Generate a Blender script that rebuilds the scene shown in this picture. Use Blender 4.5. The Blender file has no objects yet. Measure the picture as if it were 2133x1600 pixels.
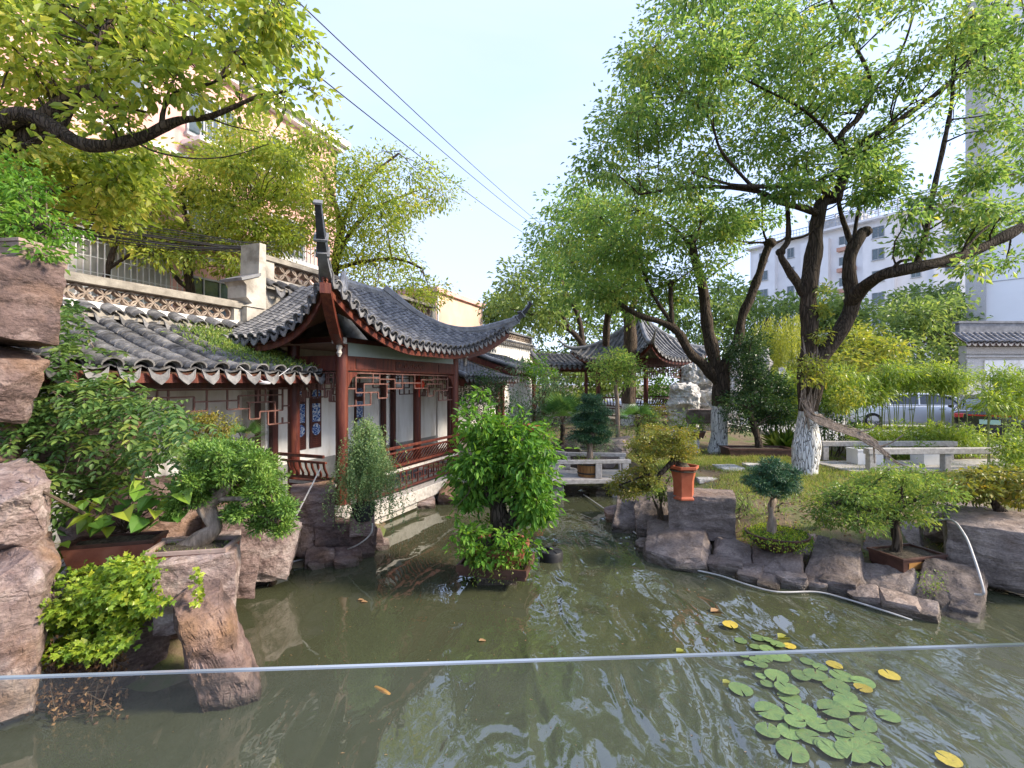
import bpy, bmesh, math, random
import numpy as np
from mathutils import Vector, Matrix, noise

random.seed(7)
rng = np.random.default_rng(7)
SC = bpy.context.scene
COL = SC.collection

# ------------------------------------------------------------ camera
F, CX, CY, H = 985.0, 1066.5, 800.0, 2.5
cam_d = bpy.data.cameras.new('camera')
cam_d.sensor_width = 36.0
cam_d.lens = 36.0 * F / 2133.0
cam_d.clip_start = 0.05
cam_d.clip_end = 3000
cam = bpy.data.objects.new('camera', cam_d)
cam.location = (0, 0, H)
cam.rotation_euler = (math.radians(90), 0, 0)
COL.objects.link(cam)
SC.camera = cam

# ------------------------------------------------------------ world and sun
SUN_EL, SUN_AZ = math.radians(31), math.radians(100)      # azimuth clockwise from +Y
W = bpy.data.worlds.new('World')
SC.world = W
W.use_nodes = True
nt = W.node_tree
nt.nodes.clear()
o_ = nt.nodes.new('ShaderNodeOutputWorld')
bg = nt.nodes.new('ShaderNodeBackground')
sky = nt.nodes.new('ShaderNodeTexSky')
sky.sky_type = 'NISHITA'
sky.sun_disc = False
sky.sun_elevation = SUN_EL
sky.sun_rotation = SUN_AZ
sky.air_density = 1.0
sky.dust_density = 1.2
sky.ozone_density = 1.5
tc = nt.nodes.new('ShaderNodeTexCoord')
mp = nt.nodes.new('ShaderNodeMapping')
mp.inputs['Scale'].default_value = (1.0, 1.0, 2.6)
nz = nt.nodes.new('ShaderNodeTexNoise')
nz.inputs['Scale'].default_value = 1.7
nz.inputs['Detail'].default_value = 7
nz.inputs['Roughness'].default_value = 0.55
nz.inputs['Distortion'].default_value = 0.6
rp = nt.nodes.new('ShaderNodeValToRGB')
rp.color_ramp.elements[0].position = 0.30
rp.color_ramp.elements[0].color = (0.55, 0.55, 0.55, 1)
rp.color_ramp.elements[1].position = 0.72
rp.color_ramp.elements[1].color = (0.92, 0.92, 0.92, 1)
mx = nt.nodes.new('ShaderNodeMixRGB')
mx.inputs[2].default_value = (1.70, 1.99, 2.95, 1)
nt.links.new(tc.outputs['Generated'], mp.inputs[0])
nt.links.new(mp.outputs[0], nz.inputs['Vector'])
nt.links.new(nz.outputs['Fac'], rp.inputs[0])
nt.links.new(rp.outputs[0], mx.inputs[0])
nt.links.new(sky.outputs[0], mx.inputs[1])
nt.links.new(mx.outputs[0], bg.inputs[0])
bg.inputs[1].default_value = 0.13
nt.links.new(bg.outputs[0], o_.inputs[0])

sun_d = bpy.data.lights.new('sun', 'SUN')
sun_d.energy = 2.0
sun_d.angle = math.radians(9)
sun_d.color = (1.0, 0.87, 0.70)
sun = bpy.data.objects.new('sun', sun_d)
COL.objects.link(sun)
sv = Vector((math.sin(SUN_AZ) * math.cos(SUN_EL), math.cos(SUN_AZ) * math.cos(SUN_EL), math.sin(SUN_EL)))
sun.rotation_euler = sv.to_track_quat('Z', 'Y').to_euler()
sun.location = sv * 60

vs = SC.view_settings
vs.view_transform = 'Standard'
vs.look = 'None'
vs.exposure = 2.06
vs.gamma = 1.0
SC.render.engine = 'CYCLES'
SC.cycles.max_bounces = 8
SC.cycles.diffuse_bounces = 4
SC.cycles.glossy_bounces = 3
SC.cycles.transmission_bounces = 6
SC.cycles.transparent_max_bounces = 8
SC.cycles.caustics_reflective = False
SC.cycles.caustics_refractive = False

# ------------------------------------------------------------ helpers
def P(u, v, Y):
    """world point seen at photograph pixel (u, v) at depth Y"""
    return Vector(((u - CX) / F * Y, Y, H - (v - CY) / F * Y))

def G(u, v, z=0.0):
    """world point on the level z under photograph pixel (u, v)"""
    return P(u, v, (H - z) * F / (v - CY))

WM = {}

def root(name, loc=(0, 0, 0), rz=0.0, label=None, cat=None, group=None):
    o = bpy.data.objects.new(name, None)
    o.empty_display_size = 0.2
    COL.objects.link(o)
    o.location = loc
    o.rotation_euler = (0, 0, rz)
    WM[o] = Matrix.Translation(Vector(loc)) @ Matrix.Rotation(rz, 4, 'Z')
    tag(o, label, cat, group)
    return o

def tag(o, label=None, cat=None, group=None, kind=None):
    if label: o['label'] = label
    if cat: o['category'] = cat
    if group: o['group'] = group
    if kind: o['kind'] = kind
    return o

def link(name, me, parent=None, mat=None, world=None):
    """mesh data in world coordinates (or, with world given, in its own frame placed by that matrix)"""
    o = bpy.data.objects.new(name, me)
    if mat is not None and not me.materials:
        me.materials.append(mat)
    COL.objects.link(o)
    w = world if world is not None else Matrix.Identity(4)
    if parent is not None:
        o.parent = parent
        o.matrix_basis = WM[parent].inverted() @ w
    else:
        o.matrix_basis = w
    WM[o] = w
    return o

def ground_on(o):
    return o

def xform_mesh(me, m):
    me.transform(m)

class MB:
    """collects shapes; build() links them as ONE mesh object"""
    def __init__(s, m=None):
        s.v, s.f, s.m = [], [], m
    def add(s, vs, fs):
        b = len(s.v)
        if s.m is not None:
            vs = [s.m @ Vector(p) for p in vs]
        s.v += [tuple(p) for p in vs]
        s.f += [tuple(i + b for i in f) for f in fs]
        return s
    def box(s, c, sz, r=None):
        x, y, z = sz[0] / 2, sz[1] / 2, sz[2] / 2
        c = Vector(c)
        vs = [Vector((sx * x, sy * y, sz_ * z)) for sx in (-1, 1) for sy in (-1, 1) for sz_ in (-1, 1)]
        if r is not None: vs = [r @ p for p in vs]
        return s.add([c + p for p in vs], [(0, 1, 3, 2), (4, 6, 7, 5), (0, 4, 5, 1), (2, 3, 7, 6), (0, 2, 6, 4), (1, 5, 7, 3)])
    def bar(s, a, b, w, h, up=(0, 0, 1)):
        a, b = Vector(a), Vector(b)
        d = (b - a)
        if d.length < 1e-6: return s
        d.normalize()
        up = Vector(up)
        if abs(d.dot(up)) > 0.98: up = Vector((1, 0, 0)) if abs(d.x) < .9 else Vector((0, 1, 0))
        x = d.cross(up).normalized() * (w / 2)
        y = x.cross(d).normalized() * (h / 2)
        vs = [a - x - y, a + x - y, a + x + y, a - x + y, b - x - y, b + x - y, b + x + y, b - x + y]
        return s.add(vs, [(3, 2, 1, 0), (4, 5, 6, 7), (0, 1, 5, 4), (1, 2, 6, 5), (2, 3, 7, 6), (3, 0, 4, 7)])
    def tube(s, pts, rad, seg=8, cap=True, wob=0.0):
        pts = [Vector(p) for p in pts]
        n = len(pts)
        if not hasattr(rad, '__len__'): rad = [rad] * n
        vs, fs = [], []
        ref = None
        for i, p in enumerate(pts):
            d = (pts[min(i + 1, n - 1)] - pts[max(i - 1, 0)])
            if d.length < 1e-9: d = Vector((0, 0, 1))
            d.normalize()
            if ref is None:
                ref = Vector((1, 0, 0)) if abs(d.x) < .8 else Vector((0, 1, 0))
            x = (ref - d * ref.dot(d))
            if x.length < 1e-6: x = d.orthogonal()
            x.normalize()
            ref = x
            y = d.cross(x)
            for k in range(seg):
                a = 2 * math.pi * k / seg
                q = x * math.cos(a) + y * math.sin(a)
                rr = rad[i]
                if wob: rr *= 1 + wob * noise.noise((p + q * rr * 1.0) * (1.2 / max(rad[0], .02)) * .35)
                vs.append(p + q * rr)
        for i in range(n - 1):
            for k in range(seg):
                k2 = (k + 1) % seg
                fs.append((i * seg + k, i * seg + k2, (i + 1) * seg + k2, (i + 1) * seg + k))
        if cap:
            fs.append(tuple(range(seg - 1, -1, -1)))
            fs.append(tuple((n - 1) * seg + k for k in range(seg)))
        return s.add(vs, fs)
    def lathe(s, c, prof, seg=16, cap=True):
        c = Vector(c)
        vs, fs = [], []
        for r, z in prof:
            for k in range(seg):
                a = 2 * math.pi * k / seg
                vs.append(c + Vector((r * math.cos(a), r * math.sin(a), z)))
        n = len(prof)
        for i in range(n - 1):
            for k in range(seg):
                k2 = (k + 1) % seg
                fs.append((i * seg + k, i * seg + k2, (i + 1) * seg + k2, (i + 1) * seg + k))
        if cap:
            fs.append(tuple(range(seg - 1, -1, -1)))
            fs.append(tuple((n - 1) * seg + k for k in range(seg)))
        return s.add(vs, fs)
    def loft(s, rings, close=True, cap=True):
        """rings: list of equally long point loops"""
        k = len(rings[0])
        vs = [p for r in rings for p in r]
        fs = []
        for i in range(len(rings) - 1):
            for j in range(k if close else k - 1):
                j2 = (j + 1) % k
                fs.append((i * k + j, i * k + j2, (i + 1) * k + j2, (i + 1) * k + j))
        if cap:
            fs.append(tuple(range(k - 1, -1, -1)))
            fs.append(tuple((len(rings) - 1) * k + j for j in range(k)))
        return s.add(vs, fs)
    def prism(s, poly, ext):
        """poly: 3-D loop; ext: extrusion vector"""
        ext = Vector(ext)
        return s.loft([[Vector(p) for p in poly], [Vector(p) + ext for p in poly]])
    def mesh(s, name, smooth=False, angle=None):
        me = bpy.data.meshes.new(name)
        me.from_pydata(s.v, [], s.f)
        bm = bmesh.new(); bm.from_mesh(me)
        bmesh.ops.recalc_face_normals(bm, faces=bm.faces)
        bm.to_mesh(me); bm.free()
        if smooth or angle:
            me.polygons.foreach_set('use_smooth', [True] * len(me.polygons))
            me.set_sharp_from_angle(angle=math.radians(angle or 40))
        me.update()
        return me
    def build(s, name, mat, parent=None, smooth=False, angle=None, bevel=0):
        me = s.mesh(name, smooth, angle)
        o = link(name, me, parent, mat)
        if parent is not None:            # keep vertex data in the frame of its thing
            me.transform(WM[parent].inverted())
            o.matrix_basis = Matrix.Identity(4)
            WM[o] = WM[parent].copy()
        if bevel:
            b = o.modifiers.new('bevel', 'BEVEL'); b.width = bevel; b.segments = 2; b.limit_method = 'ANGLE'
        return o

def np_mesh(name, V, Fc, mat=None, smooth=False, rnd=None):
    me = bpy.data.meshes.new(name)
    m, k = Fc.shape
    me.vertices.add(len(V)); me.vertices.foreach_set('co', np.ascontiguousarray(V, dtype=np.float32).ravel())
    me.loops.add(m * k); me.loops.foreach_set('vertex_index', np.ascontiguousarray(Fc, dtype=np.int32).ravel())
    me.polygons.add(m); me.polygons.foreach_set('loop_start', np.arange(m, dtype=np.int32) * k)
    if rnd is not None:
        at = me.attributes.new('rnd', 'FLOAT', 'POINT')
        at.data.foreach_set('value', np.ascontiguousarray(rnd, dtype=np.float32))
    me.update(calc_edges=True)
    me.polygons.foreach_set('use_smooth', np.full(m, bool(smooth)))
    if mat: me.materials.append(mat)
    return me

def smooth_path(pts, rad=None, sub=5):
    """Catmull-Rom through 3-D points (and radii)"""
    pts = [Vector(p) for p in pts]
    out, ro = [], []
    n = len(pts)
    for i in range(n - 1):
        p0, p1, p2, p3 = pts[max(i - 1, 0)], pts[i], pts[i + 1], pts[min(i + 2, n - 1)]
        for k in range(sub):
            t = k / sub
            out.append(0.5 * ((2 * p1) + (p2 - p0) * t + (2 * p0 - 5 * p1 + 4 * p2 - p3) * t * t + (3 * p1 - p0 - 3 * p2 + p3) * t ** 3))
            if rad: ro.append(rad[i] + (rad[i + 1] - rad[i]) * t)
    out.append(pts[-1])
    if rad: ro.append(rad[-1])
    return (out, ro) if rad else out

def inst(name, me, parent, world):
    o = bpy.data.objects.new(name, me)
    COL.objects.link(o)
    o.parent = parent
    o.matrix_basis = WM[parent].inverted() @ world
    WM[o] = world
    return o

# ------------------------------------------------------------ materials
def nodes_of(name):
    m = bpy.data.materials.new(name)
    m.use_nodes = True
    n = m.node_tree.nodes; l = m.node_tree.links
    return m, n, l, n['Principled BSDF']

def M(name, c1, c2=None, scale=5.0, rough=.7, bump=0.0, bscale=None, stretch=(1, 1, 1), detail=6, spec=.35, metal=0.0,
      vary=0.0, lo=.35, hi=.65, c3=None, coat=0, bdist=.02, rrange=0.0):
    m, n, l, b = nodes_of(name)
    b.inputs['Roughness'].default_value = rough
    b.inputs['Metallic'].default_value = metal
    b.inputs['Specular IOR Level'].default_value = spec
    if coat: b.inputs['Coat Weight'].default_value = coat
    b.inputs['Base Color'].default_value = (*c1, 1)
    g = n.new('ShaderNodeNewGeometry')
    mp = n.new('ShaderNodeMapping'); mp.inputs['Scale'].default_value = stretch
    l.new(g.outputs['Position'], mp.inputs[0])
    col = None
    if c2:
        t = n.new('ShaderNodeTexNoise'); t.inputs['Scale'].default_value = scale; t.inputs['Detail'].default_value = detail
        t.inputs['Roughness'].default_value = .6
        l.new(mp.outputs[0], t.inputs['Vector'])
        r = n.new('ShaderNodeValToRGB')
        r.color_ramp.elements[0].position = lo; r.color_ramp.elements[0].color = (*c1, 1)
        r.color_ramp.elements[1].position = hi; r.color_ramp.elements[1].color = (*c2, 1)
        if c3:
            e = r.color_ramp.elements.new((lo + hi) / 2); e.color = (*c3, 1)
        l.new(t.outputs['Fac'], r.inputs[0])
        col = r.outputs[0]
        if rrange:
            mr = n.new('ShaderNodeMapRange'); mr.inputs[3].default_value = rough - rrange; mr.inputs[4].default_value = rough + rrange
            l.new(t.outputs['Fac'], mr.inputs[0]); l.new(mr.outputs[0], b.inputs['Roughness'])
    if vary:
        oi = n.new('ShaderNodeObjectInfo')
        hs = n.new('ShaderNodeHueSaturation')
        mr = n.new('ShaderNodeMapRange'); mr.inputs[3].default_value = 1 - vary; mr.inputs[4].default_value = 1 + vary
        l.new(oi.outputs['Random'], mr.inputs[0]); l.new(mr.outputs[0], hs.inputs['Value'])
        hs.inputs['Color'].default_value = (*c1, 1)
        if col: l.new(col, hs.inputs['Color'])
        col = hs.outputs[0]
    if col: l.new(col, b.inputs['Base Color'])
    if bump:
        t2 = n.new('ShaderNodeTexNoise'); t2.inputs['Scale'].default_value = bscale or scale * 4; t2.inputs['Detail'].default_value = 8
        t2.inputs['Roughness'].default_value = .65
        l.new(mp.outputs[0], t2.inputs['Vector'])
        bp = n.new('ShaderNodeBump'); bp.inputs['Strength'].default_value = bump; bp.inputs['Distance'].default_value = bdist
        l.new(t2.outputs['Fac'], bp.inputs['Height']); l.new(bp.outputs[0], b.inputs['Normal'])
    return m

def leafmat(name, cols, trans=.35, rough=.42, spec=.4, patch=.35):
    """cols: ramp colours picked by the per-leaf random value, shifted in patches"""
    m, n, l, b = nodes_of(name)
    a = n.new('ShaderNodeAttribute'); a.attribute_name = 'rnd'
    g = n.new('ShaderNodeNewGeometry')
    t = n.new('ShaderNodeTexNoise'); t.inputs['Scale'].default_value = 1.1; t.inputs['Detail'].default_value = 2
    l.new(g.outputs['Position'], t.inputs['Vector'])
    ad = n.new('ShaderNodeMath'); ad.operation = 'MULTIPLY_ADD'
    l.new(t.outputs['Fac'], ad.inputs[0]); ad.inputs[1].default_value = patch * 2; ad.inputs[2].default_value = -patch
    a2 = n.new('ShaderNodeMath'); a2.operation = 'ADD'; a2.use_clamp = True
    l.new(ad.outputs[0], a2.inputs[0]); l.new(a.outputs['Fac'], a2.inputs[1])
    r = n.new('ShaderNodeValToRGB')
    k = len(cols)
    els = r.color_ramp.elements
    while len(els) < k: els.new(.5)
    for i, c in enumerate(cols):
        els[i].position = i / (k - 1); els[i].color = (*c, 1)
    l.new(a2.outputs[0], r.inputs[0])
    l.new(r.outputs[0], b.inputs['Base Color'])
    b.inputs['Roughness'].default_value = rough
    b.inputs['Specular IOR Level'].default_value = spec
    tr = n.new('ShaderNodeBsdfTranslucent')
    hs = n.new('ShaderNodeHueSaturation'); hs.inputs['Hue'].default_value = .485; hs.inputs['Saturation'].default_value = 1.1; hs.inputs['Value'].default_value = 1.5
    l.new(r.outputs[0], hs.inputs['Color']); l.new(hs.outputs[0], tr.inputs['Color'])
    ms = n.new('ShaderNodeMixShader'); ms.inputs[0].default_value = trans
    l.new(b.outputs[0], ms.inputs[1]); l.new(tr.outputs[0], ms.inputs[2])
    l.new(ms.outputs[0], n['Material Output'].inputs['Surface'])
    return m

def rockmat(name, cols, strata=(2, 2, 9), bump=.9, ochre=0.0):
    m, n, l, b = nodes_of(name)
    g = n.new('ShaderNodeNewGeometry')
    oi = n.new('ShaderNodeObjectInfo')
    mp = n.new('ShaderNodeMapping'); mp.inputs['Scale'].default_value = (1, 1, 1.6); mp.inputs['Rotation'].default_value = (.25, .3, 0)
    l.new(g.outputs['Position'], mp.inputs[0])
    t = n.new('ShaderNodeTexNoise'); t.inputs['Scale'].default_value = 3.4; t.inputs['Detail'].default_value = 9; t.inputs['Roughness'].default_value = .68
    t.inputs['Distortion'].default_value = .5
    l.new(mp.outputs[0], t.inputs['Vector'])
    ad = n.new('ShaderNodeMath'); ad.operation = 'MULTIPLY_ADD'; ad.inputs[1].default_value = .24; ad.inputs[2].default_value = -.12
    l.new(oi.outputs['Random'], ad.inputs[0])
    a2 = n.new('ShaderNodeMath'); a2.operation = 'ADD'
    l.new(t.outputs['Fac'], a2.inputs[0]); l.new(ad.outputs[0], a2.inputs[1])
    r = n.new('ShaderNodeValToRGB')
    k = len(cols); els = r.color_ramp.elements
    while len(els) < k: els.new(.5)
    for i, c in enumerate(cols):
        els[i].position = .3 + .42 * i / (k - 1); els[i].color = (*c, 1)
    l.new(a2.outputs[0], r.inputs[0])
    tO = n.new('ShaderNodeTexNoise'); tO.inputs['Scale'].default_value = 1.3; tO.inputs['Detail'].default_value = 4; l.new(g.outputs['Position'], tO.inputs['Vector'])
    rO = n.new('ShaderNodeValToRGB'); rO.color_ramp.elements[0].position = .50; rO.color_ramp.elements[1].position = .66; rO.color_ramp.elements[1].color = (ochre, ochre, ochre, 1); l.new(tO.outputs['Fac'], rO.inputs[0])
    mO = n.new('ShaderNodeMixRGB'); l.new(rO.outputs[0], mO.inputs[0]); l.new(r.outputs[0], mO.inputs[1]); mO.inputs[2].default_value = (.30, .17, .085, 1)
    r = mO
    # a dusting of fine pale speckle
    t3 = n.new('ShaderNodeTexNoise'); t3.inputs['Scale'].default_value = 45; t3.inputs['Detail'].default_value = 5
    l.new(g.outputs['Position'], t3.inputs['Vector'])
    mxx = n.new('ShaderNodeMixRGB'); mxx.blend_type = 'OVERLAY'; mxx.inputs[0].default_value = .55
    l.new(r.outputs[0], mxx.inputs[1]); l.new(t3.outputs['Fac'], mxx.inputs[2])
    vo = n.new('ShaderNodeTexVoronoi'); vo.feature = 'DISTANCE_TO_EDGE'; vo.inputs['Scale'].default_value = 1.9
    mpv = n.new('ShaderNodeMapping'); mpv.inputs['Scale'].default_value = (1, 1, 1.9); mpv.inputs['Rotation'].default_value = (.35, .25, .6)
    mxd = n.new('ShaderNodeMixRGB'); mxd.inputs[0].default_value = .4
    l.new(g.outputs['Position'], mxd.inputs[1]); l.new(t.outputs['Color'], mxd.inputs[2]); l.new(mxd.outputs[0], mpv.inputs[0]); l.new(mpv.outputs[0], vo.inputs['Vector'])
    crk = n.new('ShaderNodeValToRGB'); crk.color_ramp.elements[0].position = 0.0; crk.color_ramp.elements[0].color = (.3, .27, .25, 1); crk.color_ramp.elements[1].position = .02
    l.new(vo.outputs['Distance'], crk.inputs[0])
    mcr = n.new('ShaderNodeMixRGB'); mcr.blend_type = 'MULTIPLY'; mcr.inputs[0].default_value = .5
    l.new(mxx.outputs[0], mcr.inputs[1]); l.new(crk.outputs[0], mcr.inputs[2])
    spz = n.new('ShaderNodeSeparateXYZ'); l.new(g.outputs['Position'], spz.inputs[0])          # wet band at the pond's level
    wz = n.new('ShaderNodeMath'); wz.operation = 'MULTIPLY_ADD'; wz.inputs[1].default_value = -.12; l.new(t.outputs['Fac'], wz.inputs[0]); l.new(spz.outputs['Z'], wz.inputs[2])
    wr = n.new('ShaderNodeMapRange'); wr.inputs[1].default_value = -.01; wr.inputs[2].default_value = .045; wr.inputs[3].default_value = 1; wr.inputs[4].default_value = 0; l.new(wz.outputs[0], wr.inputs[0])
    wm = n.new('ShaderNodeMixRGB'); wm.blend_type = 'MULTIPLY'; wm.inputs[2].default_value = (.42, .42, .36, 1); l.new(wr.outputs[0], wm.inputs[0]); l.new(mcr.outputs[0], wm.inputs[1])
    wq = n.new('ShaderNodeMapRange'); wq.inputs[3].default_value = .72; wq.inputs[4].default_value = .22; l.new(wr.outputs[0], wq.inputs[0]); l.new(wq.outputs[0], b.inputs['Roughness'])
    l.new(wm.outputs[0], b.inputs['Base Color'])
    b.inputs['Specular IOR Level'].default_value = .4
    # layered relief
    mp2 = n.new('ShaderNodeMapping'); mp2.inputs['Scale'].default_value = strata; mp2.inputs['Rotation'].default_value = (.3, .2, .4)
    l.new(g.outputs['Position'], mp2.inputs[0])
    t2 = n.new('ShaderNodeTexNoise'); t2.inputs['Scale'].default_value = 2.2; t2.inputs['Detail'].default_value = 10; t2.inputs['Roughness'].default_value = .7
    l.new(mp2.outputs[0], t2.inputs['Vector'])
    bp = n.new('ShaderNodeBump'); bp.inputs['Strength'].default_value = bump; bp.inputs['Distance'].default_value = .05
    l.new(t2.outputs['Fac'], bp.inputs['Height'])
    bp2 = n.new('ShaderNodeBump'); bp2.inputs['Strength'].default_value = .5; bp2.inputs['Distance'].default_value = .01
    l.new(t3.outputs['Fac'], bp2.inputs['Height']); l.new(bp.outputs[0], bp2.inputs['Normal'])
    bp3 = n.new('ShaderNodeBump'); bp3.inputs['Strength'].default_value = .45; bp3.inputs['Distance'].default_value = .03
    l.new(crk.outputs[0], bp3.inputs['Height']); l.new(bp2.outputs[0], bp3.inputs['Normal'])
    l.new(bp3.outputs[0], b.inputs['Normal'])
    return m

def barkmat(name, c1, c2, white_to=None, scale=24):
    """fissured bark; whitewash painted up to the level white_to"""
    m, n, l, b = nodes_of(name)
    g = n.new('ShaderNodeNewGeometry')
    mp = n.new('ShaderNodeMapping'); mp.inputs['Scale'].default_value = (1, 1, .13)
    l.new(g.outputs['Position'], mp.inputs[0])
    v = n.new('ShaderNodeTexVoronoi'); v.feature = 'DISTANCE_TO_EDGE'; v.inputs['Scale'].default_value = scale
    t0 = n.new('ShaderNodeTexNoise'); t0.inputs['Scale'].default_value = 9; t0.inputs['Detail'].default_value = 3
    l.new(mp.outputs[0], t0.inputs['Vector'])
    mxv = n.new('ShaderNodeMixRGB'); mxv.inputs[0].default_value = .12
    l.new(mp.outputs[0], mxv.inputs[1]); l.new(t0.outputs['Color'], mxv.inputs[2])
    l.new(mxv.outputs[0], v.inputs['Vector'])
    cr = n.new('ShaderNodeValToRGB'); cr.color_ramp.elements[0].position = 0.0; cr.color_ramp.elements[1].position = .16
    l.new(v.outputs['Distance'], cr.inputs[0])
    t = n.new('ShaderNodeTexNoise'); t.inputs['Scale'].default_value = 5; t.inputs['Detail'].default_value = 7
    l.new(g.outputs['Position'], t.inputs['Vector'])
    mc = n.new('ShaderNodeMixRGB'); mc.inputs[1].default_value = (*c1, 1); mc.inputs[2].default_value = (*c2, 1)
    l.new(t.outputs['Fac'], mc.inputs[0])
    dk = n.new('ShaderNodeMixRGB'); dk.blend_type = 'MULTIPLY'; dk.inputs[0].default_value = .55
    l.new(mc.outputs[0], dk.inputs[1]); l.new(cr.outputs[0], dk.inputs[2])
    out = dk.outputs[0]
    if white_to is not None:
        sp = n.new('ShaderNodeSeparateXYZ'); l.new(g.outputs['Position'], sp.inputs[0])
        ns = n.new('ShaderNodeMath'); ns.operation = 'MULTIPLY_ADD'; ns.inputs[1].default_value = .10; ns.inputs[2].default_value = -.05
        l.new(t.outputs['Fac'], ns.inputs[0])
        ad = n.new('ShaderNodeMath'); ad.operation = 'ADD'; l.new(sp.outputs['Z'], ad.inputs[0]); l.new(ns.outputs[0], ad.inputs[1])
        lt = n.new('ShaderNodeMath'); lt.operation = 'LESS_THAN'; lt.inputs[1].default_value = white_to; l.new(ad.outputs[0], lt.inputs[0])
        # paint only covers the raised plates, patchily
        cr2 = n.new('ShaderNodeValToRGB'); cr2.color_ramp.elements[0].position = .015; cr2.color_ramp.elements[1].position = .05
        l.new(v.outputs['Distance'], cr2.inputs[0])
        cr3 = n.new('ShaderNodeValToRGB'); cr3.color_ramp.elements[0].position = .30; cr3.color_ramp.elements[1].position = .42
        l.new(t.outputs['Fac'], cr3.inputs[0])
        mu = n.new('ShaderNodeMath'); mu.operation = 'MULTIPLY'; l.new(lt.outputs[0], mu.inputs[0]); l.new(cr2.outputs[0], mu.inputs[1])
        mu2 = n.new('ShaderNodeMath'); mu2.operation = 'MULTIPLY'; l.new(mu.outputs[0], mu2.inputs[0]); l.new(cr3.outputs[0], mu2.inputs[1])
        mw = n.new('ShaderNodeMixRGB'); l.new(mu2.outputs[0], mw.inputs[0]); l.new(out, mw.inputs[1]); mw.inputs[2].default_value = (.72, .72, .70, 1)
        out = mw.outputs[0]
    l.new(out, b.inputs['Base Color'])
    b.inputs['Roughness'].default_value = .85
    b.inputs['Specular IOR Level'].default_value = .2
    bp = n.new('ShaderNodeBump'); bp.inputs['Strength'].default_value = .9; bp.inputs['Distance'].default_value = .03
    l.new(cr.outputs[0], bp.inputs['Height']); l.new(bp.outputs[0], b.inputs['Normal'])
    return m

MAT = {}
MAT['tile'] = M('roof_tile_grey', (.07, .072, .078), (.24, .235, .235), 7, .6, .5, 30, vary=.38, c3=(.13, .13, .138))
MAT['tile_light'] = M('drip_tile_grey', (.10, .10, .107), (.215, .21, .21), 9, .65, .4, 30, vary=.3)
MAT['ridge'] = M('ridge_mortar_grey', (.12, .125, .14), (.24, .245, .26), 5, .55, .35, 25)
MAT['horn'] = M('black_glazed_horn', (.022, .024, .03), (.06, .062, .07), 6, .45, .2, 30)
MAT['redwood'] = M('red_brown_lacquered_wood', (.055, .012, .009), (.15, .042, .022), 5, .42, .3, 40, stretch=(3, 3, .35), c3=(.092, .021, .014), rrange=.12)
MAT['darkwood'] = M('dark_red_wood', (.042, .014, .013), (.10, .028, .022), 4, .42, .2, 35, stretch=(2, 2, .5))
MAT['soffit'] = M('soffit_brown_boards', (.06, .032, .022), (.14, .075, .048), 6, .6, .3, 30)
MAT['plaster'] = M('white_plaster', (.56, .53, .48), (.82, .81, .79), 2.6, .85, .2, 40, lo=.28, hi=.56, stretch=(1.6, 1.6, .35), c3=(.74, .72, .69))
MAT['dado'] = M('grey_dado_paint', (.16, .165, .165), (.26, .265, .26), 3, .7, .15, 30)
MAT['palegreen'] = M('pale_blue_green_board', (.30, .36, .35), (.36, .42, .40), 3, .6, .08, 30)
MAT['oldplaster'] = M('weathered_wall_plaster', (.26, .235, .20), (.55, .51, .45), 2.6, .88, .35, 22, c3=(.45, .42, .37))
MAT['coping'] = M('wall_coping_mortar', (.20, .18, .155), (.38, .35, .30), 4, .88, .5, 20)
MAT['granite'] = M('pale_granite', (.30, .275, .25), (.48, .45, .42), 14, .75, .3, 60, detail=9, c3=(.40, .375, .345))
MAT['granite_dark'] = M('stained_granite', (.14, .13, .115), (.40, .37, .33), 5, .8, .35, 50, c3=(.30, .275, .24))
MAT['rock_l'] = rockmat('red_brown_garden_rock', [(.065, .045, .042), (.15, .10, .09), (.245, .182, .165), (.41, .335, .305)], (2.2, 2.2, 5), .9, .65)
MAT['rock_r'] = rockmat('grey_brown_garden_rock', [(.065, .05, .043), (.14, .11, .096), (.22, .178, .156), (.33, .27, .232)], (1.8, 1.8, 6), .9, .2)
MAT['rock_w'] = rockmat('white_scholar_rock', [(.14, .135, .125), (.32, .305, .29), (.50, .485, .465), (.68, .665, .65)], (3, 3, 3), 1.0)
MAT['bark'] = barkmat('camphor_bark', (.045, .034, .025), (.12, .09, .065))
MAT['barkT1'] = barkmat('whitewashed_bark_a', (.04, .03, .022), (.105, .078, .056), 1.90)
MAT['barkT2'] = barkmat('whitewashed_bark_b', (.04, .03, .022), (.105, .078, .056), 1.87)
MAT['barkT3'] = barkmat('whitewashed_bark_c', (.06, .045, .033), (.15, .11, .08), 1.75)
MAT['twig'] = M('twig_brown', (.05, .035, .026), (.11, .08, .055), 8, .8, .3, 50)
MAT['bonsaibark'] = M('pale_bonsai_bark', (.13, .10, .075), (.34, .27, .21), 9, .8, .7, 26, stretch=(3, 3, .5), c3=(.22, .17, .13))
MAT['soil'] = M('potting_soil', (.035, .026, .018), (.12, .10, .07), 30, .95, .8, 90)
MAT['clay'] = M('red_clay_pot', (.22, .07, .042), (.33, .13, .085), 5, .6, .2, 40, c3=(.27, .095, .06))
MAT['clay_bright'] = M('orange_red_glazed_clay', (.36, .085, .04), (.46, .13, .065), 6, .42, .1, 40)
MAT['clay_dark'] = M('dark_brown_clay', (.055, .026, .02), (.11, .055, .04), 6, .45, .2, 40)
MAT['clay_rim'] = M('grey_pink_pot_rim', (.26, .19, .165), (.36, .27, .235), 7, .65, .2, 40)
MAT['ochre'] = M('ochre_pot_panel', (.36, .17, .05), (.46, .25, .08), 6, .5, .1, 30)
MAT['black'] = M('black_plastic', (.012, .012, .013), (.03, .03, .032), 8, .5, .1, 40)
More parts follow.
